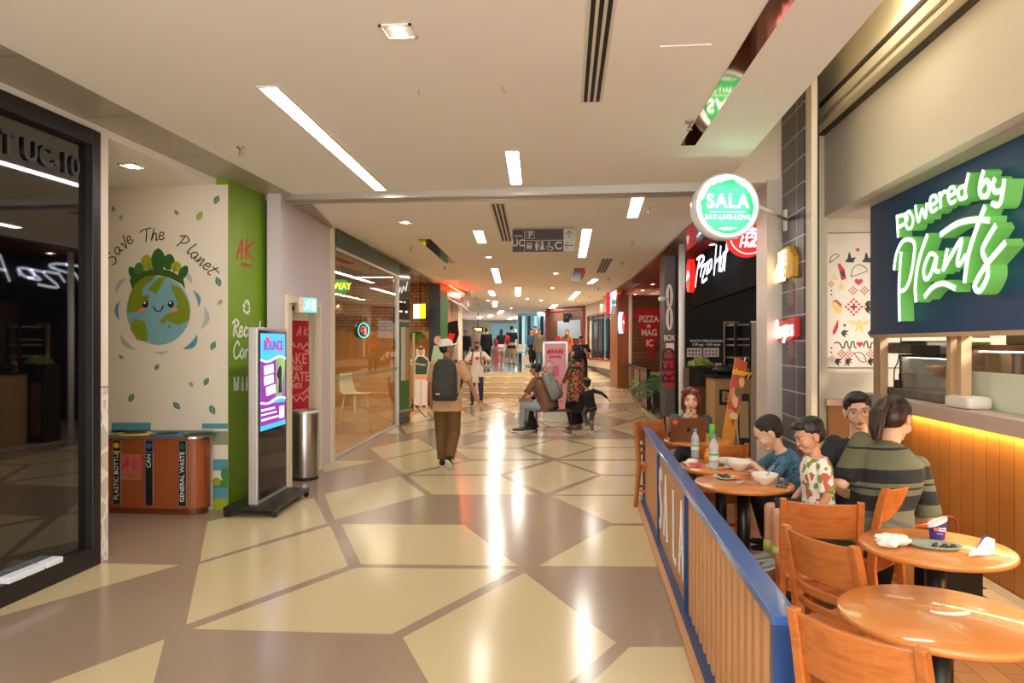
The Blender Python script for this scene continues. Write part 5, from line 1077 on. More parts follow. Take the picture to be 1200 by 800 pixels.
# side wall with the print panel
yW=yS+.12
mb=MB(); mb.box(FX,5.2,yW,yW+.1,0,2.92); struct(mb,'wall_print',[mat('shop_cream',(226,214,192),.5)])
pY=yW; rW=lambda px:( (lambda d: d[0]*pY/d[1])(cw((px-600)/F,1)))
def PWp(px,py): d=cw((px-600)/F,1); t=pY/d[1]; return d[0]*t, zz(py,t)
PP=thing('icon_print_panel','white panel printed with small red black and yellow icons, tacos, hats and hearts','print',(0,pY,0))
x0,z1=PWp(968,274); x1,z0=PWp(1034,430)
mb=MB(); mb.box(x0,x1+.5,-.01,0,z0,z1); mb.build('panel',[mat('panel_paper',(232,222,206),.5)],PP)
mb=MB(); mb.box(x0-.02,x1+.5,-.012,0,z1,z1+.012); mb.box(x0-.012,x0,-.012,0,z0,z1); mb.box(x0,x1+.5,-.012,0,z0-.012,z0); mb.build('edge',[mat('edge_grey',(150,140,124),.5)],PP)
m_ir=mat('icon_red',(200,30,40),.5); m_ik=mat('icon_black',(30,34,38),.5); m_iy=mat('icon_yellow',(232,200,130),.5)
ic=MB(); YP=(-.0125,-.01)
def zi(x,y): return PWp(960+x/4.324,255+y/4.324)
def dia(cx,cz,r,mi,n=3):
    for i in range(-n,n+1):
        for j in range(-n,n+1):
            if abs(i)+abs(j) in (n,n-2) and (abs(i)+abs(j))>=0: s_=r/n; ic.box(cx+i*s_-s_*.42,cx+i*s_+s_*.42,YP[0],YP[1],cz+j*s_-s_*.42,cz+j*s_+s_*.42,mi)
def star(cx,cz,r,mi): ic.prism([(cx+(r if k%2==0 else r*.42)*math.cos(PI/2+k*PI/5),cz+(r if k%2==0 else r*.42)*math.sin(PI/2+k*PI/5)) for k in range(10)],*YP,mi)
def heart(cx,cz,r,mi): ic.prism([(cx+r*.062*16*math.sin(t)**3,cz+r*.062*(13*math.cos(t)-5*math.cos(2*t)-2*math.cos(3*t)-math.cos(4*t))) for t in [2*PI*i/24 for i in range(24)]],*YP,mi)
star(*zi(193,163),.028,0); heart(*zi(198,325),.04,0); heart(*zi(203,641),.032,0); star(*zi(127,545),.02,1)
for (x,y,r) in ((58,336,.026),(63,713,.026),(170,370,.035),(228,370,.035),(113,690,.035),(152,690,.035),(258,690,.035),(131,712,.014),(131,745,.014)): dia(*zi(x,y),r,0,2)
dia(*zi(173,452),.075,0,3); ic.prism(circ(*zi(173,452),.022,n=4),*YP,1); dia(*zi(240,452),.03,0,2); dia(*zi(305,452),.06,0,3)
for (x,y) in ((60,370),(60,390),(60,660),(60,682)): ic.prism(circ(*zi(x,y),.008,n=8),*YP,1)
for sx_,bx in ((1,150),(-1,236)):   # hats
    ic.prism([zi(bx-22,225),zi(bx-8,205),zi(bx-3,178),zi(bx+3,178),zi(bx+12,205),zi(bx+34,200),zi(bx+20,228)],*YP,1)
b=zi; ic.prism([zi(98,262),zi(92,240),zi(97,232),zi(106,232),zi(110,242),zi(126,262),zi(135,310),zi(112,318)],*YP,0); ic.prism([zi(106,272),zi(124,268),zi(130,298),zi(112,302)],-.0135,-.0125,1)
def outl(P,mi,w_=.007): stroke(ic,P+[P[0]],w_,YP[0],YP[1],2,mi)
outl([zi(160,300),zi(165,265),zi(190,240),zi(215,243),zi(242,270)],1); outl([zi(52,230),zi(58,200),zi(78,186),zi(100,192)],1); outl([zi(175,685),zi(200,682),zi(225,695),zi(235,730),zi(205,725)],1)
ic.prism([zi(55,315),zi(75,285),zi(96,318)],*YP,2); ic.prism([zi(60,440),zi(75,420),zi(100,425),zi(116,455),zi(112,482),zi(85,486)],*YP,2); ic.prism([zi(62,425),zi(85,415),(zi(112,440)),zi(108,455),zi(85,428)],-.0135,-.0125,0)
ic.prism([zi(90,520),zi(95,520),zi(94,555),zi(84,580),zi(70,595),zi(66,575),zi(80,545)],*YP,0)
ic.prism([zi(145,520),zi(190,528),zi(200,515),zi(212,528),zi(258,520),zi(240,540),(zi(214,545)),zi(225,580),zi(200,560),zi(180,582),zi(188,545),zi(160,540)],*YP,2)
star(*zi(108,350),.045,2)
for (x,y) in ((128,585),(262,585),(95,728),(148,728),(262,728),(250,437),(250,465)): ic.prism([zi(x-20,y),zi(x-8,y-16),zi(x+22,y-12),zi(x+4,y-2),zi(x+20,y+8),zi(x,y+6),zi(x+6,y+22),zi(x-10,y+14)],*YP,1)
sn=[zi(75,635),zi(95,632),zi(108,645),zi(115,660),zi(125,655),zi(130,630),(zi(140,628)),zi(146,655),zi(156,660),zi(162,632),zi(172,628),zi(178,655),zi(188,660)]; stroke(ic,sn,.012,*YP,3,1); sn=[zi(222,655),zi(230,630),zi(240,628),zi(246,655),zi(258,660),zi(264,632),zi(290,650)]; stroke(ic,sn,.012,*YP,3,1)
ic.build('icons',[m_ir,m_ik,m_iy],PP)
# big blue board with neon lettering
yN,_=onx(1020,CX); m_navy=mat('board_navy',(22,70,118),.4)
BB=thing('blue_sign_board','large navy blue board with white neon script on green sides above the counter','sign',(CX,yN,0),-PI/2)
ZB0,ZB1=1.735,2.9
mb=MB(); mb.box(0,yN+4,0,.14,ZB0,ZB1); mb.build('board',[m_navy],BB)
mb=MB(); mb.box(0,yN+4,.0,.14,ZB0-.03,ZB0); mb.build('wood_edge',[mat('light_oak',(206,170,128),.5)],BB)
def bp(px,py): y,Y=onx(px,CX-.08); return yN-y,zz(py,Y)
m_nb=mat('neon_bluewhite',(235,255,250),.4,emit=1.5); m_gs=mat('neon_side_green',(120,195,95),.4,emit=.22)
def zb(x,y): return bp(940+x/2.105,120+y/2.105)
def zc(u,v): y,Y=onx(1030+u/4,CX-.105); return yN-y,zz(185+v/4,Y)
def neon(strokes_,wd=.03,dep=.1):
    gsm=MB(); nbm=MB()
    for s_ in strokes_:
        P=[zc(*p) for p in s_]; stroke(gsm,P,wd*1.3,-dep,-.0,5); stroke(nbm,P,wd*.85,-dep-.005,-dep,5)
    q=gsm.build('sign_letter',[m_gs],BB); nbm.build('neon_face',[m_nb],q)
neon([[(82,268),(88,372)],[(84,275),(125,268),(126,300),(90,325)]])
neon([[(140,250),(122,268),(128,325),(150,326),(158,285),(140,250)]],.026)
neon([[(168,222),(183,298),(200,240),(216,280),(222,210)]],.026)
neon([[(240,225),(268,205),(262,178),(242,185),(236,225),(248,252),(272,235)]],.026)
neon([[(282,160),(288,235)],[(285,190),(300,160),(318,160)]],.026)
neon([[(325,180),(352,165),(348,138),(328,145),(322,180),(334,212),(358,198)]],.026)
neon([[(405,130),(378,140),(368,165),(378,192),(400,185)],[(418,70),(402,150),(408,190)]],.028)
neon([[(488,58),(470,130),(472,175)],[(472,140),(500,105),(514,130),(505,175),(475,180)]],.034)
neon([[(542,95),(530,130),(545,160),(570,150)],[(585,98),(572,190),(555,222),(525,212)]],.034)
neon([[(68,525),(80,450),(110,390),(150,385),(165,420),(150,540),(125,610),(95,625)],[(102,440),(92,600),(95,765)]],.034)
neon([[(225,360),(185,480),(168,600),(172,675)]],.036)
neon([[(262,455),(235,452),(208,520),(215,568),(240,545),(268,460),(262,525),(282,530)]],.032)
neon([[(318,425),(298,530)],[(300,525),(340,450),(385,380),(365,485),(375,500),(405,455)]],.032)
neon([[(495,225),(455,330),(415,460),(398,585)],[(285,360),(360,310),(440,290),(515,292)]],.040)
neon([[(545,315),(500,390),(482,440),(505,500),(505,560),(470,622),(445,605),(460,565),(505,495),(590,395)]],.038)
neon([[(212,650),(250,605),(300,588),(355,612)]],.038)
# counter
m_slat=brick_mat('counter_boards',(186,124,56),(176,114,48),(110,72,40),.16,6,.004,rough=.45,axes='yz',off=0)
m_stone=mat('pink_stone',(196,176,162),.4,noise=.12,scale=14)
yC=yW-.25
CT=thing('shop_counter','long wood-boarded counter with stone top and warm light strip under its edge','counter',(0,0,0))
mb=MB(); mb.prz([(CX+.06,-4),(CX+.06,yC-.25),(CX+.12,yC-.1),(CX+.3,yC),(CX+.6,yC),(CX+.6,-4)],.06,1.10); mb.build('front_boards',[m_slat],CT)
mb=MB(); mb.prz([(CX,-4),(CX,yC-.25),(CX+.06,yC-.06),(CX+.28,yC+.05),(CX+.75,yC+.05),(CX+.75,-4)],1.12,1.19); mb.box(CX,CX+.03,-4,yC-.25,1.085,1.125); mb.build('stone_top',[m_stone],CT,bevel=.004)
mb=MB(); mb.box(CX+.035,CX+.055,-4,yC-.27,1.095,1.118); mb.build('light_strip',[mat('warm_led',(255,190,90),.4,emit=14,emitc=(255,176,70))],CT)
mb=MB(); mb.box(CX-.06,CX+.05,-4,yC-.1,0,.1); mb.build('plinth',[mat('plinth_grey',(150,146,142),.5)],CT)
l=lampA('lamp',(CX+.035,2.4,1.08),46,.04,(1,.66,.25),(0,.35,0),szy=7.6); l.parent=CT
# wood posts between counter and board
for px,l in ((1030,'pair of pale oak posts at the far end of the counter'),(1121,'pair of pale oak posts at the middle of the counter')):
    y,_=onx(px,CX+.1); t=thing('oak_post',l,'post',(CX+.1,y,1.19))
    for dy in (.045,-.045) if px<1100 else (.075,-.075): mb=MB(); mb.box(-.02,.05,dy-.032,dy+.032,0,ZB0-1.19-.02); mb.build('upright',[MATS['light_oak']],t)
# back of the shop
mb=MB(); mb.box(5.2,5.3,-4,yW+.1,0,2.95); struct(mb,'wall_shop_back',[mat('shop_grey_tile',(150,146,140),.4,noise=.08,scale=6)])
mb=MB(); mb.box(3.4,5.2,-4,yW,0,.003); struct(mb,'floor_kitchen',[m_shopf])
fill_panel((4.2,4.6,2.88),150,.9,'added fill panel light in the food shop, farther one',(1,.93,.82)); fill_panel((4.2,2.2,2.88),150,.9,'added fill panel light in the food shop, nearer one',(1,.93,.82))  # two added lights brighten the food shop
for yy in (.6,3.0,5.2): fill_panel((1.8,yy,4.27),{.6:1,3.0:2.5,5.2:9}[yy],.9,'added fill panel light high in the recess over the cafe, %s'%{.6:'nearest the camera',3.0:'middle one',5.2:'farthest'}[yy],(1,.92,.8))  # lights added to brighten the recess and fascia
# bark trays, display cases
m_bark=mat('bark_grey',(120,108,94),.8,noise=.4,scale=14,bump=1)
def onc(px,x=CX+.2): return onx(px,x)[0]
y1_,y0_=onc(1044),onc(1112)
t=thing('stone_ledge','rough grey stone-look riser on the counter under the farther display case','riser',(CX+.14,y0_,1.19))
mb=MB(); mb.box(0,.45,0,y1_-y0_,0,.07); mb.build('block',[m_bark],t,bevel=.015)
DC=thing('glass_display_case','small glass display case with food bowls, farther one on the counter','display case',(CX+.2,y0_+.02,1.265)); Ly=y1_-y0_-.22
mb=MB(); 
for y in(0,Ly): mb.box(0,.02,y,y+.02,0,.28)
mb.box(0,.02,0,Ly,.27,.29); mb.box(0,.36,Ly,Ly+.02,0,.29); mb.build('frame',[m_alu],DC); mb=MB(); mb.box(.34,.36,0,Ly,0,.28); mb.build('back_panel',[m_white],DC); mb=MB(); mb.box(.05,.08,.03,Ly-.03,.262,.27); mb.build('fill_case_strip',[mat('fill_case_glow',(255,250,240),.4,emit=7)],DC); mb=MB(); mb.box(.005,.012,.02,Ly,.0,.27); mb.build('glass_front',[m_glass],DC); mb=MB(); mb.box(0,.36,0,Ly,.28,.295); mb.build('top',[mat('bronze_top',(140,104,70),.4)],DC); mb=MB(); mb.box(.02,.34,.02,Ly,.12,.125); mb.build('shelf',[m_glass],DC)  # glowing strip under the top is added to brighten the case
def bowl_mb(r,h,th=.006): 
    mb=MB(); mb.lathe([(r*.42,0),(r*.46,.008),(r*.72,h*.35),(r*.93,h*.75),(r,h),(r-th,h),(r*.9,h*.73),(r*.68,h*.36),(r*.35,.014),(0,.012)],n=36,cap=True); return mb
m_porc=mat('porcelain',(244,236,222),.15,coat=.4)
for i,(yy,c,l) in enumerate(((.62,(200,120,90),'pinkish food bowl in the farther display case'),(.25,(70,60,60),'dark food bowl in the farther display case'))):
    t=thing('food_bowl',l,'bowl',(CX+.38,y0_+.02+Ly*yy/1.0*1.0,1.265+.126)); bowl_mb(.10,.075).build('bowl',[mat('bowlc%d'%i if False else ('bowl_coral' if i==0 else 'bowl_slate'),c,.4)],t); MB().ell((0,0,.06),(.08,.08,.02),n=14,m=6).build('food',[mat('food_rice',(226,180,110),.7,noise=.3,scale=40)],t)
t=thing('bark_tray','stack of bark-like grey trays and black lid on top of the farther display case','tray',(CX+.16,y0_-.0,1.565))
mb=MB(); mb.box(0,.3,.28,Ly+.22,0,.1); mb.build('bark_block',[m_bark],t,bevel=.02); mb=MB(); mb.box(-.02,.28,.02,Ly*.62,0,.075); mb.build('black_tray',[m_blackp],t,bevel=.01); mb=MB(); mb.box(.0,.26,.3,Ly*.9,.1,.112); mb.build('lid',[m_blackp],t)
y1b,y0b=onc(1141,CX+.28),onc(1290,CX+.28)
DC2=thing('frosted_display_case','large frosted glass display case nearest the camera on the counter','display case',(CX+.26,y0b,1.19)); Ly=y1b-y0b
mb=MB(); mb.box(-.02,0,Ly-.04,Ly,0,.42); mb.box(0,.45,Ly-.03,Ly,0,.42); mb.box(-.02,.45,0,Ly,.42,.455); mb.build('frame',[mat('bronze_frame',(130,92,66),.35,metal=.5)],DC2)
mb=MB(); mb.box(-.01,-.002,0,Ly-.04,.0,.26); mb.build('frosted_panel',[mat('frosted',(222,230,206),.35,noise=.04,scale=5)],DC2); mb=MB(); mb.box(-.01,-.004,0,Ly-.04,.26,.42); mb.build('glass_front',[m_glass],DC2); mb=MB(); mb.box(.4,.45,0,Ly,0,.42); mb.build('back_panel',[mat('case_back',(190,198,204),.3)],DC2); mb=MB(); mb.box(.03,.06,.03,Ly-.05,.40,.41); mb.build('fill_case_strip',[MATS['fill_case_glow']],DC2)  # same added glowing strip in the frosted case
yn=onc(1128,CX+.1); t=thing('napkin_stack','bag of white paper napkins lying on the counter edge','napkins',(CX+.12,yn,1.19),.1)
mb=MB(); mb.box(-.08,.1,-.16,.13,0,.09); b_=mb.build('pack',[mat('napkin_white',(240,232,222),.7,bump=.5,scale=20)],t,bevel=.03)
mb=MB()
for k in range(7): mb.box(-.083,-.079,-.14,.11,.012+k*.011,.017+k*.011)
mb.build('folded_edges',[m_white],t)
t=thing('green_sleeve_box','box of red and green packets on top of the frosted case','packets',(CX+.34,onc(1160,CX+.3),1.645)); mb=MB(); mb.prism(circ(0,.05,.12,.06,16,0,PI),-.1,.1,0,Matrix.Rotation(PI/2,4,'Z')); mb.build('bread',[mat('bread',(206,180,150),.6)],t); mb=MB(); mb.box(-.05,.02,.1,.3,0,.02); mb.build('packet',[mat('packet_green',(120,190,40),.4)],t)
t=thing('jar_box','mossy brown box on top of the frosted case, at the right picture edge','box',(CX+.34,onc(1190,CX+.3),1.645)); mb=MB(); mb.box(-.06,.1,-.14,.08,0,.1); mb.build('box',[mat('moss_box',(104,88,50),.6,noise=.3,scale=20)],t,bevel=.008); mb=MB(); mb.box(-.07,.11,-.15,.09,.1,.115); mb.build('lid',[mat('lid_grey',(170,160,150),.4)],t)
cbl=MB(); y_=onc(1043); cbl.tube(spl([(CX+.3,y_,1.72),(CX+.28,y_+.02,1.5),(CX+.27,y_+.08,1.4),(CX+.22,y_-.05,1.2)]),.006,n=6); o=cbl.build('power_cable',[m_blackp]); tag(o,'black power cable hanging down to the far end of the counter','cable')
mb=MB(); mb.box(-.06,.06,-.05,.05,0,.07); mb.box(-.02,.05,-.04,.04,.07,.13); o=mb.build('card_reader',[m_blackp],loc=(CX+.24,onc(1052),1.26),bevel=.01); tag(o,'small black card reader at the far end of the counter','card reader')
# low cabinet corner behind the seated people
mb=MB(); mb.box(FX+.02,FX+.22,yW-.18,yW-.02,0,1.05); o=mb.build('steel_cabinet',[mat('cabinet_oak',(176,128,80),.5)]); tag(o,'narrow wood cabinet between the print panel and the counter','cabinet'); mb=MB(); mb.box(FX,FX+.26,yW-.2,yW-.02,1.05,1.11); q=mb.build('top',[m_steel],o)
# ================= BARRIER =================
m_bl=mat('barrier_blue',(28,62,116),.35,noise=.06,scale=12); m_blt=mat('barrier_rail_blue',(52,92,160),.32,noise=.12,scale=10,coat=.3); m_ow=mat('barrier_oak',(192,140,92),.5,noise=.12,scale=6,stretch=(6,6,.6))
by=[onx(758,.635)[0],onx(776,.635)[0],onx(810,.635)[0],2.36]
BR=thing('cafe_barrier','low barrier with blue rail, oak slats and tall white letters along the cafe','barrier',(.635,by[3],0),-0.0)
L=by[0]-by[3]; H=.795
mb=MB(); mb.box(-.045,.045,0,L+.04,H-.035,H); mb.build('top_rail',[m_blt],BR,bevel=.004)
for i,y in enumerate(by):
    y-=by[3]; mb=MB(); mb.box(-.04,.04,y,y+(.05 if i<3 else .05),.05,H-.035); mb.build('post',[m_bl],BR,bevel=.003)
mb=MB(); mb.box(-.06,.04,-.0,L+.04,.0,.05); mb.build('base_beam',[m_bl],BR); mb=MB(); mb.box(-.10,-.06,-.1,L+.06,0,.035); mb.build('base_strip',[m_ow],BR,bevel=.003)
def slats(y0,y1,n):
    for i in range(n):
        y=y0+(y1-y0)*(i+.5)/n; mb=MB(); mb.box(-.022,.014,y-.028,y+.028,.05,H-.035); mb.build('slat',[m_ow],BR,bevel=.002)
P_=[y-by[3] for y in by]
slats(P_[1]+.05,P_[0],11); slats(.05,P_[2],16)
mb=MB(); mb.box(-.02,.012,P_[2]+.05,P_[1],.05,H-.035); pn=mb.build('letter_panel',[m_ow],BR)
lm=MB(); mid=(P_[1]+P_[2]+.05)/2; span=P_[1]-P_[2]
# letters read from the concourse: local x = -y
Ml=Matrix.Translation((-.022,0,0))@Matrix.Rotation(-PI/2,4,'Z')
GL={'S':[[(.75,.85),(.5,1),(.2,.8),(.45,.5),(.7,.25),(.4,0),(.05,.12)]],'A':[[(0,0),(.35,1),(.7,0)],[(.15,.35),(.6,.35)]],'L':[[(.15,1),(.15,0),(.6,0)]]}
for ch,u in zip('SALA',(-.47,-.2,.16,.4)):
    for s_ in GL[ch]:
        Q=[(-(mid)-0+ (u-.1)*span*.92+ x*.30, .17+z*.46) for x,z in s_]
        stroke(lm,Q,.05,-.004,.004,4 if ch=='S' else 1,0,Ml)
lm.build('lettering',[m_wt],BR)
# ================= TABLES AND CHAIRS =================
def table(c,label,r=.31):
    t=thing('round_table',label,'table',(c[0],c[1],0),0,'round cafe tables')
    mb=MB(); mb.lathe([(0,.722),(r-.01,.722),(r,.728),(r+.002,.738),(r,.747),(r-.008,.752),(0,.752)],n=64); mb.build('tabletop',[m_table],t)
    mb=MB(); mb.cyl((0,0,.02),(0,0,.722),.042,n=20); mb.build('pedestal',[m_black],t); mb=MB(); mb.lathe([(0,0),(.22,0),(.22,.012),(.05,.03),(0,.03)],n=32); mb.build('base',[m_black],t); mb=MB(); mb.box(-.15,.15,-.03,.03,.705,.722); mb.box(-.03,.03,-.15,.15,.705,.722); mb.build('top_bracket',[m_black],t); return t
T0=(1.055,6.94); TA=(1.005,5.49); TB=(1.03,4.85); T2=(1.558,3.41); T3=(1.173,2.54)
table(T0,'round wood table farthest away, with the laptop on it'); table(TA,'round wood table holding the two water bottles and two bowls'); table(TB,'round wood table holding one white bowl and a phone'); table(T2,'round wood table with the purple cup and crumpled tissues'); table(T3,'empty round wood table nearest the camera with a paper crescent')
def chair(loc,rz,label):
    t=thing('wooden_chair',label,'chair',(loc[0],loc[1],0),rz,'wooden cafe chairs')
    mb=MB(); mb.prz([(-.20,-.21),(.20,-.21),(.19,.19),(-.19,.19)],.435,.465); mb.build('seat',[m_wood],t,bevel=.01)
    mb=MB(); mb.box(-.17,.17,-.17,-.15,.37,.435); mb.box(-.17,.17,.15,.17,.37,.435); mb.box(-.17,-.15,-.17,.17,.37,.435); mb.box(.15,.17,-.17,.17,.37,.435); mb.build('apron',[m_wood],t)
    for s_ in(-1,1):
        mb=MB(); mb.rings([[(s_*.175-.02,-.19,.435),(s_*.175+.02,-.19,.435),(s_*.175+.02,-.15,.435),(s_*.175-.02,-.15,.435)],[(s_*.175-.014,-.185,0),(s_*.175+.014,-.185,0),(s_*.175+.014,-.157,0),(s_*.175-.014,-.157,0)]],sm=False); mb.build('front_leg',[m_wood],t,bevel=.003)
        mb=MB(); R=[]
        for z,y,w2 in ((0,.24,.016),(.2,.21,.02),(.42,.185,.024),(.6,.2,.022),(.78,.235,.02),(.87,.262,.018)):
            x=s_*.18; R.append([(x-.016,y-w2,z),(x+.016,y-w2,z),(x+.016,y+w2,z),(x-.016,y+w2,z)])
        mb.rings(R,sm=False); mb.build('rear_post',[m_wood],t,bevel=.005)
    def curved(z0,z1,nm,y0,y1,th=.02,dip=.035,bv=.004):
        mb=MB(); R=[]
        for i in range(11):
            x=-.166+.332*i/10; c=dip*(1-(x/.166)**2)
            R.append([(x,y0+c-th/2,z0),(x,y0+c+th/2,z0),(x,y1+c+th/2,z1),(x,y1+c-th/2,z1)])
        mb.rings(R,sm=False); mb.build(nm,[m_wood],t,bevel=bv)
    curved(.675,.855,'back_panel',.21,.25); curved(.60,.635,'back_rail',.2,.205); curved(.535,.565,'back_rail',.19,.193)
    mb=MB(); mb.box(-.17,.17,.205,.22,.2,.225); mb.box(-.178,-.162,-.16,.21,.16,.185); mb.box(.162,.178,-.16,.21,.16,.185); mb.build('stretcher',[m_wood],t); return t
R_=math.radians
c2=chair((1.18,3.20),R_(118),'wooden chair drawn up sideways to the table with the purple cup')
chair((.93,2.27),R_(133),'wooden chair nearest the camera, beside the empty table')
chair((1.23,4.02),R_(169),'wooden chair with its back square to the camera, behind the small boy')
chair((1.56,4.42),R_(226),'wooden chair that the woman in the striped shirt sits on')
chair((1.10,6.13),R_(178),'wooden chair with back towards the bottles, in front of the laptop table')
chair((.80,7.35),R_(35),'reddish wooden chair left of the woman with the laptop')
chair((1.62,5.42),R_(-80),'wooden chair under the boy in the blue shirt')
chair((1.08,7.66),R_(3),'wooden chair under the woman with the laptop')
chair((1.62,2.42),R_(-95),'wooden chair at the lower right corner, under the empty table')
chair((2.08,5.22),R_(10),'wooden chair under the woman with glasses')
# ================= THINGS ON THE TABLES =================
TZ=.7525
def on(px,py,z=TZ): q=fl(px,py,z); return (q[0],q[1],z)
def bowlT(loc,label,r=.085,h=.068):
    t=thing('bowl',label,'bowl',loc,0,'white porcelain bowls'); bowl_mb(r,h).build('body',[m_porc],t)
    MB().ell((0,0,h*.55),(r*.78,r*.78,.008),n=24,m=6).build('soup',[mat('soup',(196,150,90),.25,noise=.2,scale=30)],t); return t
b=bowlT(on(896,567),'white bowl with a grey spoon in it, on the nearer of the joined tables')
o=MB().tube(spl([(.0,.0,.03),(.03,.02,.07),(.07,.04,.115)]),.004,n=8).ell((-.01,-.005,.028),(.016,.01,.004),n=12,m=6).build('spoon',[m_steel],loc=tuple(b.location)); tag(o,'grey metal spoon standing in the bowl beside the phone','spoon')
bowlT(on(866,550.5),'white bowl in front of the two on the bottle table',.092,.07); bowlT(on(853,545.0),'white bowl half hidden behind another on the bottle table',.08,.05)
m_pet=mat('bottle_plastic',(228,236,240),.12,alpha=.38,coat=.5); m_cap=mat('cap_blue',(120,160,225),.4); m_lab=mat('bottle_label',(214,226,226),.4); m_labg=mat('label_green',(90,180,100),.4)
def bottle(loc,label,k=1):
    t=thing('water_bottle',label,'bottle',loc,0,'plastic water bottles')
    pr=[(.0,0),(.028,0),(.032,.008),(.032,.05),(.030,.055),(.032,.062),(.031,.13),(.033,.15),(.031,.17),(.018,.195),(.0125,.205),(.0125,.215)]
    mb=MB(); mb.lathe([(r*k,z*k) for r,z in pr],n=28); mb.build('body',[m_pet],t); mb=MB(); mb.lathe([(0,.214*k),(.0145*k,.214*k),(.0145*k,.232*k),(.013*k,.234*k),(0,.234*k)],n=20); mb.build('cap',[m_cap],t)
    mb=MB(); mb.lathe([(.0325*k,.066*k),(.0325*k,.118*k)],n=28,cap=False); l=mb.build('label',[m_lab],t); mb=MB(); mb.lathe([(.0329*k,.098*k),(.0329*k,.114*k)],n=28,cap=False); mb.build('band',[m_labg],l)
    return t
bottle(on(814.5,536.5),'plastic water bottle nearer the laptop on the bottle table',.98); bottle(on(836.5,550),'plastic water bottle in front, beside the white bowls',1.06)
c=on(834.5,516); t=thing('drink_can','tall bright green drink can on the laptop table','can',c); mb=MB(); mb.lathe([(0,0),(.024,0),(.029,.008),(.029,.135),(.024,.147),(.023,.15),(0,.148)],n=28); mb.build('body',[mat('can_green',(110,190,50),.3)],t); mb=MB(); mb.lathe([(0,.1485),(.022,.149),(.023,.152),(.0,.1515)],n=24); mb.build('lid',[m_alu],t)
# orange drink behind bottle
c=on(829,541); t=thing('sauce_bottle','small orange and yellow sauce bottle behind the front water bottle','bottle',c); mb=MB(); mb.lathe([(0,0),(.022,0),(.024,.06),(.01,.085),(.01,.1),(0,.1)],n=20); mb.build('body',[mat('sauce_orange',(236,150,40),.3)],t)
# laptop
lx=on(806,518.5); m_lap=mat('laptop_bronze',(132,92,66),.35,metal=.4)
LT=thing('laptop','open brown-grey laptop seen from the back with an orange sticker','laptop',(T0[0]-.115,T0[1]-.16,TZ),YAW); w2=.165
mb=MB(); mb.box(-w2,w2,0,.235,0,.014); mb.build('base',[m_lap],LT,bevel=.004)
ld=MB(); M=Matrix.Translation((0,0,.012))@Matrix.Rotation(.28,4,'X'); ld.box(-w2,w2,-.006,.0,0,.225,0,M); lid=ld.build('lid',[m_lap],LT,bevel=.003)
mb=MB(); mb.prism(circ(-.125,.185,.024,n=20),-.0075,-.006,0,M); mb.build('sticker',[mat('sticker_orange',(224,110,60),.5)],lid)
mb=MB(); mb.prism([(x,z) for x,z in [(-.002,.122),(.008,.126),(.016,.12),(.012,.112),(.016,.102),(.008,.09),(0,.093),(-.008,.09),(-.016,.104),(-.014,.12),(-.008,.126)]],-.0075,-.006,0,M); mb.prism([(0,.128),(.006,.138),(.009,.136),(.003,.128)],-.0075,-.006,0,M); mb.build('emblem',[mat('emblem_dark',(50,36,30),.25)],lid)
mb=MB(); mb.box(-w2+.01,w2-.01,.0005,.001,.012,.215,0,M); mb.build('screen',[mat('laptop_screen',(200,210,230),.3,emit=.5)],lid)
# checkered snack box
c=on(811,546.5); t=thing('snack_tray','red and white checked paper snack tray with crumpled tissue','tray',c,.1)
mb=MB(); mb.rings([[(-.05,-.035,0),(.05,-.035,0),(.05,.035,0),(-.05,.035,0)],[(-.06,-.042,.032),(.06,-.042,.032),(.06,.042,.032),(-.06,.042,.032)]],sm=False); mb.build('tray',[brick_mat('red_check',(200,40,40),(240,230,220),(240,230,220),.034,.017,.0,axes='xz',off=.5)],t)
MB().ell((0,0,.04),(.045,.028,.02),n=10,m=6).build('tissue',[m_white],t)
def plate(loc,r,label,m,cat='plate',food=None):
    t=thing('plate',label,cat,loc); mb=MB(); mb.lathe([(0,.0),(r*.6,0),(r,.012),(r-.004,.014),(r*.6,.004),(0,.004)],n=36); mb.build('dish',[m],t)
    if food:
        rr=random.Random(int(r*1000)); mb=MB()
        for i in range(12): a=rr.random()*6.28; q=rr.random()*r*.55; mb.ell((q*math.cos(a),q*math.sin(a),.012+rr.random()*.01),(.018,.01,.008),n=8,m=5)
        mb.build('leftover_food',[food],t)
    return t
m_food=mat('greens_dark',(60,74,44),.4,noise=.5,scale=30); m_paper=mat('paper_dish',(224,196,160),.5)
plate(on(843,547.5),.10,'plate of salad between the front bottle and the bowl',m_porc,food=m_food); plate(on(851,560),.085,'plate with dark leftovers on the nearer joined table',m_paper,food=mat('leftover_blue',(70,80,90),.4,noise=.4,scale=30))
for (p,l) in (((847,549.5),'small orange sauce cup on the bottle table'),((865,561.5),'small orange sauce cup on the table with the phone')):
    c=on(*p); mb=MB(); mb.lathe([(0,0),(.02,0),(.028,.016),(.026,.016),(.018,.004),(0,.004)],n=20); o=mb.build('sauce_cup',[mat('cup_orange',(232,110,40),.4)],loc=c); tag(o,l,'sauce cup')
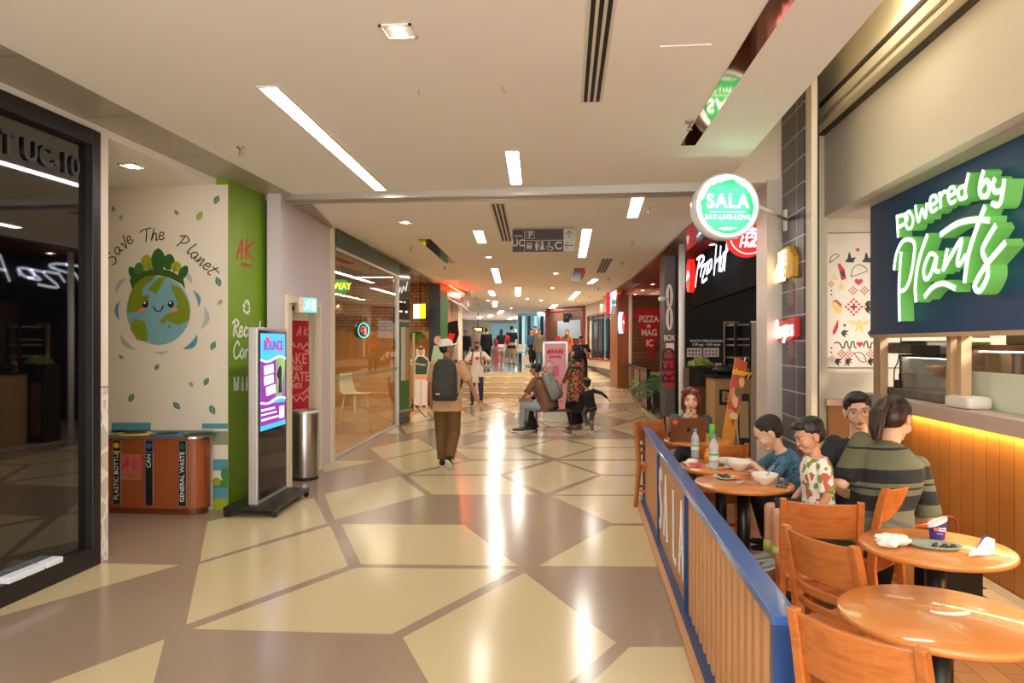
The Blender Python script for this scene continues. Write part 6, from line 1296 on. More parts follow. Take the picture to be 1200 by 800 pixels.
def crumple(loc,r,label,m,name='crumpled_tissue',cat='tissue',seed=1,flat=.5,n=5):
    rr=random.Random(seed); mb=MB()
    for k in range(n):
        c_=Vector((rr.uniform(-1,1)*r[0]*.5,rr.uniform(-1,1)*r[1]*.5,r[2]*(.45+.3*rr.random()))); R=[]
        vs=[];fs=[]; N=14;Mm=8
        for i in range(Mm+1):
            th=PI*i/Mm
            for j in range(N):
                ph=2*PI*j/N; q=.55*(1+rr.uniform(-.3,.3)); vs.append(c_+Vector((r[0]*q*math.sin(th)*math.cos(ph),r[1]*q*math.sin(th)*math.sin(ph),r[2]*.45*q*1.6*math.cos(th))))
        for v in vs: v.z=max(v.z,.001)
        for i in range(Mm):
            for j in range(N): fs.append((i*N+j,i*N+(j+1)%N,(i+1)*N+(j+1)%N,(i+1)*N+j))
        mb.add(vs,fs,0,False)
    o=mb.build(name,[m],loc=loc); return tag(o,label,cat)
m_tis=mat('tissue_white',(244,238,230),.8)
crumple(on(867,567),(.028,.02,.02),'small crumpled foil scrap on the table with the phone',mat('foil',(200,196,190),.3,metal=.6),'foil_scrap','foil',4)
ph=on(917,571); t=thing('phone','dark phone with printed cover leaning on the table edge by the bowl','phone',(ph[0]-.01,ph[1],TZ+.002),-.7)
M=Matrix.Rotation(-.75,4,'X'); mb=MB(); mb.box(-.036,.036,0,.008,0,.075,0,M); mb.build('body',[m_blackp],t,bevel=.004); mb=MB(); mb.box(-.032,.032,-.001,0,.005,.07,0,M); mb.build('back_cover',[ramp_mat('cover_print','voronoi',[(0,(90,100,110)),(.4,(150,130,120)),(.6,(60,60,80))],scale=60)],t)
# table 2
c=on(1047,640); crumple(c,(.075,.06,.05),'heap of crumpled white tissues at the left of the purple cup table',m_tis,'tissue_heap','tissue',7,n=7)
c=on(1094,641); t=thing('oval_dish','oval grey glittery dish with dark crumbs on the purple cup table','dish',c,-.35)
mb=MB(); R=[]
for r,z in((0.005,0),(.09,0),(.115,.016),(.11,.018),(.088,.005),(0.005,.005)): R.append([(r*math.cos(a),.62*r*math.sin(a),z) for a in [2*PI*i/40 for i in range(40)]])
mb.rings(R); mb.build('dish',[mat('dish_glitter',(150,156,140),.3,noise=.3,scale=60,metal=.2)],t); mb=MB(); rr=random.Random(4)
for i in range(16): mb.ell((rr.uniform(-.02,.085),rr.uniform(-.035,.03),.012),(rr.uniform(.006,.014),.006,.007),n=8,m=5)
mb.build('crumbs',[mat('crumb',(40,32,30),.5)],t)
c=on(1098.5,631); t=thing('paper_cup','purple and white slanted snack cup with orange round logo','cup',c,-.1); m_pur=mat('cup_purple',(62,44,130),.4)
mb=MB(); n=28; R=[]
for k,(r,z) in enumerate(((.030,0),(.031,.004),(.040,.085))):
    R.append([(r*math.cos(2*PI*i/n),r*math.sin(2*PI*i/n)*.75,z+((.02*math.cos(2*PI*i/n)) if k==2 else 0)) for i in range(n)])
mb.rings(R,c1=False); R2_=[[(q[0]*.94,q[1]*.94,q[2]-.001) for q in R[2]],[(q[0]*.9,q[1]*.9,.01) for q in R[0]]]; mb.rings([R[2]]+R2_,mi=1,c0=False)
cup=mb.build('body',[m_pur,m_white],t)
mb=MB(); R=[[(.0412*math.cos(2*PI*i/n),.0412*math.sin(2*PI*i/n)*.755,.0865+.02*math.cos(2*PI*i/n)-d) for i in range(n)] for d in(.016,.0)]; mb.rings(R,c0=False,c1=False); mb.build('white_rim',[m_white],t)
mb=MB(); mb.prism(circ(-.017,.05,.0085,n=18),-.0315,-.027); mb.build('logo',[mat('logo_orange',(230,110,50),.4)],t); text('lettering','Auntie\nAnne\'s',.0125,m_wt,t,(.0085,-.034,.051),.0008,off=.0004,line=.8); text('lettering','PRETZEL',.007,m_wt,t,(.0,-.032,.03),.0006)
c=on(1152,650); t=thing('snack_wrapper','open white and blue paper wrapper at the right of the purple cup table','wrapper',c,.5)
mb=MB(); v=[(-.09,.0,.004),(-.05,.025,.012),(0,.03,.02),(.05,.03,.07),(.07,-.005,.06),(.03,-.03,.012),(-.02,-.03,.01),(-.06,-.02,.012)]
mb.add(v+[(0,0,.03),(.03,.0,.035)],[(0,1,7),(1,2,8),(1,8,7),(7,8,6),(2,3,9),(2,9,8),(8,9,5),(8,5,6),(3,4,9),(9,4,5)],0); mb.build('paper',[m_tis],t); mb=MB(); mb.add([(.0,.031,.022),(.05,.031,.072),(.058,.02,.072),(.01,.02,.02)],[(0,1,2,3)],0); mb.build('blue_stripe',[mat('wrapper_blue',(50,70,150),.5)],t)
# table 3 crescent
c=on(1115,717); mb=MB(); P=[];Q=[]
for i in range(17): a=PI*1.08+PI*.84*i/16; P.append((.062*math.cos(a)*1.15,.052*math.sin(a)+.02)); Q.append((.054*math.cos(a)*1.2,.026*math.sin(a)+.02))
mb.prz(P+Q[::-1],0,.002); o=mb.build('paper_crescent',[m_tis],loc=(c[0],c[1],TZ),rz=.1); tag(o,'white crescent-shaped paper on the empty nearest table','paper')
# handbag by the wall, papers on the floor
t=thing('handbag','black handbag with a brown strap on the floor by the counter','bag',(2.15,4.55,0),.2)
mb=MB(); mb.box(-.17,.17,-.1,.1,0,.42); mb.build('body',[m_blackp],t,bevel=.05); mb=MB(); mb.tube(spl([(-.06,0,.4),(-.05,0,.6),(.05,0,.6),(.06,0,.4)]),.007,n=8); mb.build('strap',[mat('strap_red_brown',(140,44,24),.4)],t)
t=thing('paper_bag','white paper bag lying on the floor under the purple cup table','bag',(1.85,4.1,0),.5); mb=MB(); mb.box(-.14,.14,-.1,.1,0,.1); mb.build('body',[m_tis],t,bevel=.02)
mb=MB(); mb.box(0,.1,0,3.6,0,.12); o=mb.build('floor_plinth',[mat('plinth_stone',(170,164,156),.5)],loc=(2.42,1.2,0)); tag(o,'grey stone kerb along the foot of the counter','kerb')
# ================= BENCH, PINK STAND =================
q=dp(648,13.55); BN=thing('bench','small bench with thin black wire frame in the middle of the concourse','bench',(q[0],q[1],0),.12)
mb=MB(); mb.box(-.33,.33,-.2,.2,.40,.425); mb.build('seat',[mat('bench_seat',(40,34,34),.4)],BN,bevel=.005)
for x in(-.31,.31): mb=MB(); mb.tube([(x,-.19,.4),(x,-.19,.02),(x,-.17,.008),(x,.17,.008),(x,.19,.02),(x,.19,.4)],.009,n=6); mb.build('leg_frame',[m_black],BN)
mb=MB(); mb.tube([(-.31,-.19,.12),(.31,-.19,.12)],.006,n=6); mb.build('crossbar',[m_black],BN)
dP=15.6; q=dp(636,dP); s_=dP/F; PS=thing('pink_poster_stand','tall pink poster in a silver frame stand behind the bench','poster stand',(q[0],q[1],0),YAW-.05)
wP=29.5*s_; zt=zz(400,dP); m_pkp=mat('poster_rose',(246,172,184),.45); m_hp=mat('poster_hotpink',(226,60,110),.5)
mb=MB(); frame2(mb,0,wP,.2,zt,.045,-.02,.03); mb.build('frame',[m_alu],PS); mb=MB(); mb.box(.04,wP-.04,-.01,.0,.24,zt-.04); pp=mb.build('poster',[m_pkp],PS)
text('lettering','#SHARE',.125,mat('poster_red2',(214,40,50),.5),pp,(wP/2,-.013,zt-.22),.002,off=.006,sx=.8); text('lettering','journey',.09,MATS['poster_red2'],pp,(wP/2,-.013,zt-.32),.002,off=.004,sx=.9)
mb=MB(); mb.box(.08,wP*.65,-.012,-.01,zt-.75,zt-.52); mb.box(.08,wP*.35,-.012,-.01,zt-.43,zt-.41); mb.box(.08,wP*.45,-.012,-.01,zt-.47,zt-.45); mb.box(.25,.42,-.012,-.01,.4,.44); mb.build('print_block',[mat('poster_pinkblock',(236,120,150),.5)],pp)
mb=MB(); mb.box(-.05,wP+.1,-.25,.25,0,.035); mb.box(0,wP,-.03,.05,.03,.2); mb.build('base',[mat('stand_white',(220,214,204),.4)],PS)
# ================= PEOPLE =================
V=Vector
def ik(a,t,l1,l2,pole):
    a=V(a);t=V(t); d=t-a; D=min(max(d.length,abs(l1-l2)+.01),l1+l2-.004); d=d.normalized(); t=a+d*D
    x=(l1*l1-l2*l2+D*D)/(2*D); h=math.sqrt(max(l1*l1-x*x,0)); p=V(pole); p=(p-d*p.dot(d)).normalized()
    return a+d*x+p*h, t
def hand_geo(mb,w_,d,n,side,curl=.35,spread=1,k=1):
    d=V(d).normalized(); n=V(n); n=(n-d*n.dot(d)).normalized(); th=d.cross(n)*(-1 if side>0 else 1)
    w_=V(w_)
    for off,L,kz in ((.027,.070,.088),(.009,.079,.092),(-.009,.073,.088),(-.026,.057,.080)):
        kn=w_+d*kz*k+th*off*k; mb.cap_(w_+th*off*.6*k+d*.01*k,kn,.0135*k,.0105*k,8)
        p=kn; a=curl*.7; dd=d
        for q,(f,r0,r1) in enumerate(((.45,.0095,.0085),(.3,.0085,.0078),(.25,.0078,.0065))):
            dr=(d*math.cos(a)+n*math.sin(a)+th*off*1.5*spread).normalized(); e=p+dr*L*f*k; mb.cap_(p,e,r0*k,r1*k,8); p=e; a+=curl
    mb.ell(w_+d*.05*k,(.03*k,)*3,Matrix([[th.x,d.x,n.x],[th.y,d.y,n.y],[th.z,d.z,n.z]])@Matrix.Diagonal((1,1.4,.45)),n=12,m=8)
    p=w_+d*.02*k+th*.022*k
    for L,r0,r1,mx in ((.042,.014,.0115,(.75,.65,.25)),(.034,.0115,.0095,(.45,.85,.3)),(.027,.0095,.008,(.25,.9,.4))):
        e=p+(th*mx[0]+d*mx[1]+n*mx[2]).normalized()*L*k; mb.cap_(p,e,r0*k,r1*k,8); p=e
def ring(c,xa,up,rx,ry,n=20):
    xa=V(xa).normalized(); up=V(up).normalized(); ya=up.cross(xa).normalized(); xa=ya.cross(up)
    return [V(c)+xa*rx*math.copysign(abs(math.cos(t))**.85,math.cos(t))+ya*ry*math.copysign(abs(math.sin(t))**.85,math.sin(t)) for t in [2*PI*i/n for i in range(n)]]
def person(label,loc,rz,s=1.0,group=None,pel=(0,0,.93),lean=0,slean=0,twist=0,bend=0,wr=((-.26,-.06,.84),(.26,-.06,.84)),
           elb=((-.3,.6,-.2),(.3,.6,-.2)),an=((-.1,0,.09),(.1,0,.09)),kn=((-.1,-1,0),(.1,-1,0)),toe=((-.15,-1,0),(.15,-1,0)),
           head=(0,0,0),hk=1.0,skin=None,top=None,bottom=None,shoes=None,hair=None,hairstyle='short',vox=.011,hands=((None,None,.35),(None,None,.35)),
           face=True,fem=False,girth=1.0,mask=False,glasses=False,simple=False,shrug=0,name='person',cat='person',fv=None):
    sk=skin or m_skin; t=thing(name,label,cat,loc,rz,group)
    pel=V(pel); Rt=Matrix.Rotation(slean,3,'Y')@Matrix.Rotation(lean,3,'X'); Rt2=Matrix.Rotation(slean*1.2,3,'Y')@Matrix.Rotation(lean+bend,3,'X')
    Rt=Matrix.Rotation(0,3,'Z')@Rt
    up=Rt@V((0,0,1)); up2=Rt2@V((0,0,1)); tw=Matrix.Rotation(twist,3,'Z')
    hipx=V((1,0,0)); mid=pel+up*.16; chest=mid+(up+up2).normalized()*.17; neck=chest+up2*.185
    shx=(tw@(Rt2@V((1,0,0)))).normalized(); midx=(hipx+shx).normalized()
    sw=(.165 if fem else .18)*girth**.5; sh=[neck-up2*.055+shx*(-1)*sw+V((0,0,shrug)),neck-up2*.055+shx*sw+V((0,0,shrug))]
    hips=[pel-hipx*.088+V((0,0,-.03)),pel+hipx*.088+V((0,0,-.03))]
    E=[];Wt=[];K=[];A_=[]
    for i in(0,1):
        e,w2=ik(sh[i],wr[i],.285,.25,elb[i]); E.append(e);Wt.append(w2); k_,a=ik(hips[i],an[i],.42,.41,kn[i]); K.append(k_);A_.append(a)
    Hq=Euler((head[0],head[1],head[2])).to_matrix() if not isinstance(head,Matrix) else head
    # head euler: x pitch (positive looks down), y roll, z yaw;  built in person's frame
    Hq=Matrix.Rotation(head[2],3,'Z')@Matrix.Rotation(head[1],3,'Y')@Matrix.Rotation(head[0],3,'X')
    nk=neck+up2*.0; hc=neck+ (up2*.5+Hq@V((0,0,.5))).normalized()*.075+Hq@V((0,-.012,.095*hk))
    g=girth
    def torso(mb,inf=0,z0=None,flare=0,neckcut=False,drop=0,nr=None):
        R=[]; st=[]
        if drop: st.append((pel-up*(.06+drop),hipx,up,.165*g+flare,.115*g+flare))
        st+=[(pel-up*.06,hipx,up,.160*g+flare*.5,.115*g+flare*.4),(pel+up*.02,hipx,up,.162*g,.118*g),(mid,midx,(up+up2),(.128 if fem else .142)*g,.1*g),(chest-up2*.05,shx,up2,.152*g,.112*g),(chest+up2*.05,shx,up2,(.16 if fem else .17)*g,.112*g),(neck-up2*.075,shx,up2,.155*g**.5,.095*g),(neck-up2*.03,shx,up2,.105,.075),(neck+up2*(-.005 if neckcut else .01),shx,up2,nr or .06,nr or .06)]
        for c,x,u,a,b in st: R.append(ring(c,x,u,a+inf,b+inf))
        mb.rings(R)
    H4=Matrix.Translation(hc)@Hq.to_4x4()@Matrix.Scale(hk,4)
    def headgeo(mb):
        def e(c,r): mb.ell(c,r,n=18,m=12,M=H4)
        e((0,.014,.03),(.074,.092,.081)); e((0,-.02,-.015),(.063,.066,.083)); e((0,-.042,-.082),(.033,.034,.027)); e((-.036,-.05,-.03),(.026,.028,.03)); e((.036,-.05,-.03),(.026,.028,.03))
        kd=hk>1.3; mb.cyl((0,-.076,.008),(0,-.090 if kd else -.096,-.03),.007,.009 if kd else .010,10,M=H4); e((0,-.087 if kd else -.093,-.034),(.0125,.010,.008)); e((0,-.082,-.06),(.024,.01,.011)); e((0,-.074,.022),(.046,.012,.01))
        for s_ in(-1,1):
            e((s_*.075,.012,-.012),(.009,.019,.031)); e((s_*.081,.016,-.004),(.006,.017,.022))
    body=MB(); torso(body)
    lr=1.0 if not fem else .93
    for i in(0,1):
        body.cap_(sh[i],E[i],.05*lr*g**.5,.038*lr,12); body.cap_(E[i],Wt[i],.038*lr,.025*lr,12); 
        body.cap_(hips[i],K[i],.082*g,.053,14); body.cap_(K[i],A_[i],.053,.036,12); body.ell(K[i].lerp(A_[i],.3)+V((0,.012,0)),(.048,.052,.09),n=12)
        td=V(toe[i]).normalized(); body.cap_(A_[i]-td*.03+V((0,0,-.035)),A_[i]+td*.12+V((0,0,-.05)),.034,.026,10)
    body.cyl(neck-up2*.03,hc-Hq@V((0,-.015,.05*hk)),.054*(.9 if fem else 1),.05*(.9 if fem else 1)*min(hk,1.1),14)
    fine=MB(); 
    if simple: headgeo(body)
    v,f=remesh(body,vox,4)
    out=MB(); out.add(v,f,0,True)
    if not simple:
        headgeo(fine); fine.cyl(neck-up2*.0,hc+Hq@V((0,.012,-.04*hk)),.05*(.9 if fem else 1),.047*hk**.5*(.9 if fem else 1),14); v,f=remesh(fine,(.0055 if vox<.01 else .007),3); out.add(v,f,0,True)
    for i in(0,1):
        h=MB(); dd,nn,cu=hands[i]; fd=(Wt[i]-E[i]).normalized(); dd=V(dd) if dd else fd; nn=V(nn) if nn else V((1 if i==0 else -1,0.15,0))
        hand_geo(h,Wt[i],dd,nn,1 if i else -1,cu,k=.98 if not fem else .92); v,f=remesh(h,.0042 if not simple else .006,1); out.add(v,f,0,True)
    SC=Matrix.Scale(s,4)
    def put(mb,nm,ms,par=t):
        mb.v=[tuple(SC@V(q)) for q in mb.v]; return mb.build(nm,ms,par)
    put(out,'body',[sk])
    def cloth(mb,nm,m,vx=None,sm=3): v,f=remesh(mb,vx or max(vox,.008),sm); o=MB(); o.add(v,f,0,True); return put(o,nm,[m])
    # garments
    if top:
        mb=MB(); inf=top.get('inf',.018); torso(mb,inf,neckcut=True,drop=top.get('drop',.05),flare=top.get('flare',.01),nr=.062+top.get('collar',.004))
        sl=top.get('sleeve',.75)
        for i in(0,1):
            mb.ell(sh[i],(.062*g**.5+.004,)*3,n=14)
            if sl<=1: mb.cyl(sh[i],sh[i].lerp(E[i],sl),.062*g**.5,.058+top.get('loose',.006),16)
            else:
                mb.cap_(sh[i],E[i],.062*g**.5,.05,14); mb.cyl(E[i],E[i].lerp(Wt[i],min(sl-1,.97)),.05,.037,14)
        cloth(mb,top.get('name','shirt'),top['m'],sm=3)
    if bottom:
        mb=MB(); kind=bottom.get('kind','trousers'); inf=bottom.get('inf',.014)
        if kind=='skirt':
            R=[ring(mid,midx,up,.14*g+.01,.11*g+.01),ring(pel,hipx,up,.17*g+.02,.125*g+.02)]; Km=(K[0]+K[1])/2; Am=(A_[0]+A_[1])/2+V((0,0,.0)); kd=((K[1]-K[0]).length)/2
            R.append(ring(Km,hipx,pel-Km if (pel-Km).length>.1 else V((0,0,1)),.12+kd,.12)); R.append(ring(Am,hipx,V((0,0,1)),.16+kd,.14)); mb.rings(R)
        else:
            mb.rings([ring(pel-up*.09,hipx,up,.15*g+inf,.11*g+inf),ring(pel-up*.03,hipx,up,.162*g+inf,.118*g+inf),ring(pel+up*.08,hipx,up,.15*g+inf,.108*g+inf)])
            for i in(0,1):
                mb.ell(hips[i],(.085*g+inf,)*3,n=14)
                if kind=='trousers':
                    mb.cap_(hips[i],K[i],.084*g+inf,.058+inf+bottom.get('wide',0),14); mb.cyl(K[i],K[i].lerp(A_[i],.97),.058+inf+bottom.get('wide',0),.05+bottom.get('wide',0)*1.3,14); mb.ell(K[i],(.058+inf+bottom.get('wide',0),)*3,n=14)
                else: mb.cyl(hips[i],hips[i].lerp(K[i],bottom.get('len',.85)),.088*g+inf,.075*g+inf,16)
        cloth(mb,{'trousers':'trousers','shorts':'shorts','skirt':'skirt'}[kind],bottom['m'],sm=3)
    if shoes:
        for i in(0,1):
            td=V(toe[i]).normalized(); side=V((0,0,1)).cross(td).normalized() if abs(td.z)<.9 else V((1,0,0)); upv=td.cross(side)
            Mx=Matrix([[side.x,td.x,upv.x],[side.y,td.y,upv.y],[side.z,td.z,upv.z]]); b=A_[i]+upv*(-.045 if upv.z>=0 else .045)
            if upv.z<0: upv=-upv
            mb=MB(); mb.ell(b+td*.055,(.046,.135,.036),Mx,n=16); mb.ell(b-td*.02+upv*.03,(.04,.055,.045),Mx,n=14); v,f=remesh(mb,.009,2); o=MB(); o.add(v,f,0,True); sh_=put(o,'shoe',[shoes['m']])
            mb=MB(); R=[]
            for z in(-.042,-.022): R.append([b+td*.055+Mx@V((.048*math.cos(a)*(1 if math.sin(a)>0 else .85),.14*math.sin(a),z)) for a in [2*PI*j/20 for j in range(20)]])
            mb.rings(R); put(mb,'sole',[shoes.get('sole',m_white)],sh_)
            if shoes.get('sock'): mb=MB(); mb.cyl(A_[i]-(A_[i]-K[i]).normalized()*.10,A_[i]-(A_[i]-K[i]).normalized()*.0,.046,.044,14); put(mb,'sock',[shoes['sock']])
    # face
    if face and not simple:
        mb=MB()
        for s_ in(-1,1): mb.ell((s_*.03,-.0745,.004),(.0125,.0085,.0045),n=12,m=8,M=H4)
        e_=put(mb,'eyes',[mat('eye_white',(196,180,168),.4)])
        mb=MB()
        for s_ in(-1,1): mb.ell((s_*.03,-.0812,.0035),(.006,.003,.0048),n=10,m=6,M=H4); mb.tube([H4@V((s_*(.017+.007*k),-.083+.0035*k*.6,.011+(.002 if k in(1,2) else 0))) for k in range(5)],.0016,n=5)
        put(mb,'iris',[mat('iris_dark',(28,18,14),.2)],e_)
        mb=MB()
        for s_ in(-1,1): mb.tube([H4@V((s_*(.014+.009*k),-.086+.002*k*k*.6,.024+(.004 if k in(1,2,3) else 0))) for k in range(5)],.0028,n=6)
        put(mb,'eyebrows',[m_hair])
        if not mask:
            mb=MB(); mb.ell((0,-.0895,-.0555),(.021,.006,.004),n=12,m=6,M=H4); mb.ell((0,-.089,-.063),(.018,.007,.005),n=12,m=6,M=H4); put(mb,'lips',[mat('lips',(176,92,82),.4)])
    if mask: mb=MB(); mb.ell((0,-.052,-.05),(.062,.058,.048),n=18,M=H4); put(mb,'face_mask',[m_blackp])
    if glasses:
        mb=MB()
        for s_ in(-1,1): mb.tube([H4@V((s_*.034+.026*math.cos(a),-.094+.004*abs(math.cos(a)),-.001+.024*math.sin(a))) for a in [2*PI*j/20 for j in range(20)]],.0016,n=5,closed=True); mb.tube([H4@V((s_*.06,-.09,.004)),H4@V((s_*.08,-.02,.004)),H4@V((s_*.082,.02,.0))],.0014,n=5)
        mb.tube([H4@V((-.009,-.096,.003)),H4@V((.009,-.096,.003))],.0014,n=5); put(mb,'glasses',[mat('glasses_gold',(150,110,80),.3,metal=.7)])
    # hair
    if hair:
        mb=MB(); e=lambda c,r: mb.ell(c,r,n=18,m=12,M=H4)
        if hairstyle=='short': e((0,.026,.045),(.081,.094,.078)); e((0,.05,.0),(.073,.066,.07)); e((0,-.04,.082),(.06,.05,.03))
        elif hairstyle=='buzz': e((0,.024,.04),(.0785,.0945,.078)); e((0,.05,.0),(.068,.06,.062))
        elif hairstyle=='bob': e((0,.024,.042),(.084,.098,.082)); e((0,.06,-.02),(.082,.06,.09)); e((-.074,.01,-.03),(.02,.05,.085)); e((.074,.01,-.03),(.024,.055,.085)); e((-.05,-.035,.082),(.045,.04,.028)); e((.045,-.035,.085),(.045,.04,.025)); e((-.072,-.03,.03),(.016,.04,.06)); e((.074,-.03,.02),(.016,.035,.06))
        elif hairstyle=='tied': e((0,.024,.042),(.083,.097,.08)); e((0,.05,.0),(.078,.066,.075)); e((0,.11,.0),(.035,.035,.03)); e((0,-.035,.085),(.062,.048,.028))
        elif hairstyle=='pony':
            e((0,.024,.042),(.084,.098,.082)); e((0,.05,.0),(.079,.066,.078)); e((0,-.045,.085),(.05,.045,.025)); e((.07,-.03,.01),(.014,.03,.06)); 
            for q in range(5): a=q*1.25; mb.tube([H4@V((.01*math.cos(a),.10,.03)),H4@V((.02*math.cos(a),.155,.015+.012*math.sin(a))),H4@V((.028*math.cos(a),.19,-.05)),H4@V((.025*math.cos(a),.185,-.13)),H4@V((.012*math.cos(a),.17,-.2))],[.02,.026,.024,.018,.005],n=8)
        elif hairstyle=='long': e((0,.026,.042),(.086,.1,.083)); e((0,.06,-.05),(.085,.055,.12)); e((0,.075,-.16),(.085,.04,.12))
        elif hairstyle=='messy':
            rr=random.Random(4); e((0,.026,.042),(.088,.1,.085)); e((0,.05,.0),(.08,.07,.08))
            for q in range(16): a=rr.uniform(0,6.28); b=rr.uniform(0,1.2); e((.085*math.cos(a)*math.cos(b),.03+.09*math.sin(a)*math.cos(b),.04+.08*math.sin(b)),(.022,.022,.02))
        v,f=remesh(mb,.0065 if vox<.012 else .01,2); o=MB(); o.add(v,f,0,True); put(o,'hair',[hair])
    if hairstyle in('scarf','scarf_low'):
        mb=MB(); e=lambda c,r: mb.ell(c,r,n=18,m=12,M=H4)
        e((0,.035,.035),(.092,.095,.092)); e((0,.05,-.05),(.088,.075,.11)); e((0,-.015,-.105),(.062,.065,.04)); mb.ell(neck-up2*.04,(.15,.12,.075),n=18)
        v,f=remesh(mb,.01,3); o=MB(); o.add(v,f,0,True); put(o,'headscarf',[fv or m_hair])
    # helpers for the caller
    t['_dummy']=0; del t['_dummy']
    return t,dict(H4=SC@H4,neck=neck*s,chest=chest*s,mid=mid*s,pel=pel*s,up=up2,shx=shx,sh=[q*s for q in sh],W=[q*s for q in Wt],K=[q*s for q in K],A=[q*s for q in A_],put=put,SC=SC,E=[q*s for q in E],M=Matrix.Translation(loc)@Matrix.Rotation(rz,4,'Z'))
def w_at(px,py_feet,z=0): q=fl(px,py_feet,z); return (q[0],q[1],z)
# face direction helper: rz so that the front (-y) points along world angle
# ---- man with backpack, walking away ----
m_tan=mat('shirt_tan',(206,160,122),.8,noise=.05,scale=12); m_olive=mat('trousers_olive',(110,78,38),.8,noise=.08,scale=10)
L0=w_at(524,548)
man,J=person('person in white cap, tan t-shirt and brown trousers walking away with a dark backpack',L0,PI+.05,.985,lean=.03,wr=((-.42,-.06,.87),(.25,-.18,.88)),elb=((-.4,.5,-.1),(.3,.6,-.2)),
   an=((-.05,.16,.15),(.08,-.08,.09)),toe=((-.1,-.75,-.62),(.12,-1,0)),kn=((-.1,-1,0),(.1,-1,0)),head=(-.1,0,-1.05),skin=m_skind,top=dict(m=m_tan,sleeve=.8,drop=.1,inf=.024,loose=.014),bottom=dict(m=m_olive,inf=.022,wide=.012),
   shoes=dict(m=m_blackp,sole=m_white),hair=m_hair,hairstyle='buzz',vox=.009,girth=1.06,hands=(((-.75,-.25,-.4),(.1,.2,-1),.12),(None,None,.35)))
m_capw=mat('cap_white',(236,234,232),.7)
H=J['H4']; mb=MB(); R=[]
for i in range(9):
    a=i/8*PI/2; R.append([H@V((.09*math.cos(a)**.7*math.cos(b),.018+.107*math.cos(a)**.7*math.sin(b),.035+.1*math.sin(a))) for b in [2*PI*j/24 for j in range(24)]])
mb.rings(R); cp=mb.build('cap',[m_capw],man)
mb=MB(); O=[];I=[]
for j in range(13): b=PI+PI*j/12; O.append((.074*math.cos(b),.0+.165*math.sin(b)*1.0+.0)); I.append((.08*math.cos(b),.018+.098*math.sin(b)))
vs=[H@V((x,y,.045-.9*x*x+(-.06-y)*.10)) for x,y in O]+[H@V((x,y,.045-.6*x*x)) for x,y in I]; n=13
vs2=[v+ (H.to_3x3()@V((0,0,.005))) for v in vs]
fs=[(i,i+1,n+i+1,n+i) for i in range(n-1)]; mb.add(vs,fs,0,True); mb.add(vs2,[f[::-1] for f in fs],0,True); mb.add([*vs[:n],*vs2[:n]],[(i,n+i,n+i+1,i+1) for i in range(n-1)],0,True); mb.build('cap_brim',[m_capw],cp)
def backpack(label,J,par_loc,rz,m,m2,k=1,small=False,logo=True,dy=0):
    P=J['chest']; t=thing('backpack',label,'backpack',par_loc,rz)
    up=J['up']; sx_=J['shx']; bk=-(up.cross(sx_)).normalized()*-1
    bk=up.cross(sx_).normalized()   # points to the back (+y for an upright figure)
    M=Matrix([[sx_.x,bk.x,up.x,0],[sx_.y,bk.y,up.y,0],[sx_.z,bk.z,up.z,0],[0,0,0,1]]); M=Matrix.Translation(P+bk*(.13*k)+up*(-.06*k))@M
    mb=MB(); R=[]
    for z,w2,d0,d1 in ((-.25,.12,0,.10),(-.235,.145,-.0,.15),(-.1,.15,0,.16),(.08,.145,0,.15),(.18,.13,0,.13),(.235,.09,0,.09),(.25,.05,.01,.06)):
        R.append([V((w2*math.copysign(abs(math.cos(a))**.5,math.cos(a)),(d0+d1)/2+(d1-d0)/2*math.copysign(abs(math.sin(a))**.5,math.sin(a)),z))*k for a in [2*PI*j/24 for j in range(24)]])
    mb.rings(R,M=M); mb.build('main_bag',[m],t)
    mb=MB(); R=[]
    for z,w2,d1 in ((-.22,.10,.15),(-.2,.12,.19),(-.02,.12,.19),(.06,.11,.165),(.08,.08,.14)):
        R.append([V((w2*math.copysign(abs(math.cos(a))**.5,math.cos(a)),.09+(d1-.09)/2+(d1-.09)/2*math.copysign(abs(math.sin(a))**.5,math.sin(a)),z))*k for a in [2*PI*j/20 for j in range(20)]])
    mb.rings(R,M=M); mb.build('front_pocket',[m],t)
    mb=MB(); mb.box(-.10*k,.10*k,.190*k,.194*k,.02*k,.026*k,0,M); mb.box(.03*k,.038*k,.19*k,.196*k,-.12*k,.06*k,0,M); mb.tube([M@(V((x,.155,z))*k) for x,z in ((-.13,.02),(-.11,.15),(-.06,.2),(.06,.2),(.11,.15),(.13,.02))],.004,n=5); mb.build('zipper',[m2],t)
    if logo: mb=MB(); mb.box(.04*k,.09*k,.19*k,.196*k,-.17*k,-.155*k,0,M); mb.build('maker_tag',[m_offw],t)
    for s_ in(-1,1):
        S0=J['sh'][0 if s_<0 else 1]; Mi=M; a=M@(V((s_*.07,.0,.2))*k); sh_=S0.lerp(J['neck'],.38)+up*.035*k; f1=S0.lerp(J['neck'],.3)-bk*.10*k-up*.06*k; f2=J['mid']+sx_*s_*.15*k-bk*.07*k; f3=M@(V((s_*.13,.0,-.2))*k)
        mb=MB(); mb.tube(spl([a,sh_+bk*.05*k,sh_-bk*.04*k,f1,f1.lerp(f2,.6)+sx_*s_*.03*k,f2,f3],5),.015*k,n=8); mb.build('shoulder_strap',[m2],t)
    mb=MB(); mb.tube([M@(V((-.03,.0,.24))*k),M@(V((-.02,.0,.275))*k),M@(V((.02,.0,.275))*k),M@(V((.03,.0,.24))*k)],.008*k,n=6); mb.build('carry_handle',[m2],t)
    return t
backpack('large dark grey-green backpack on the back of the person in the white cap',J,L0,PI+.05,mat('pack_dark',(58,56,50),.75,bump=.3,scale=30),mat('pack_strap',(76,72,62),.8),1.1)
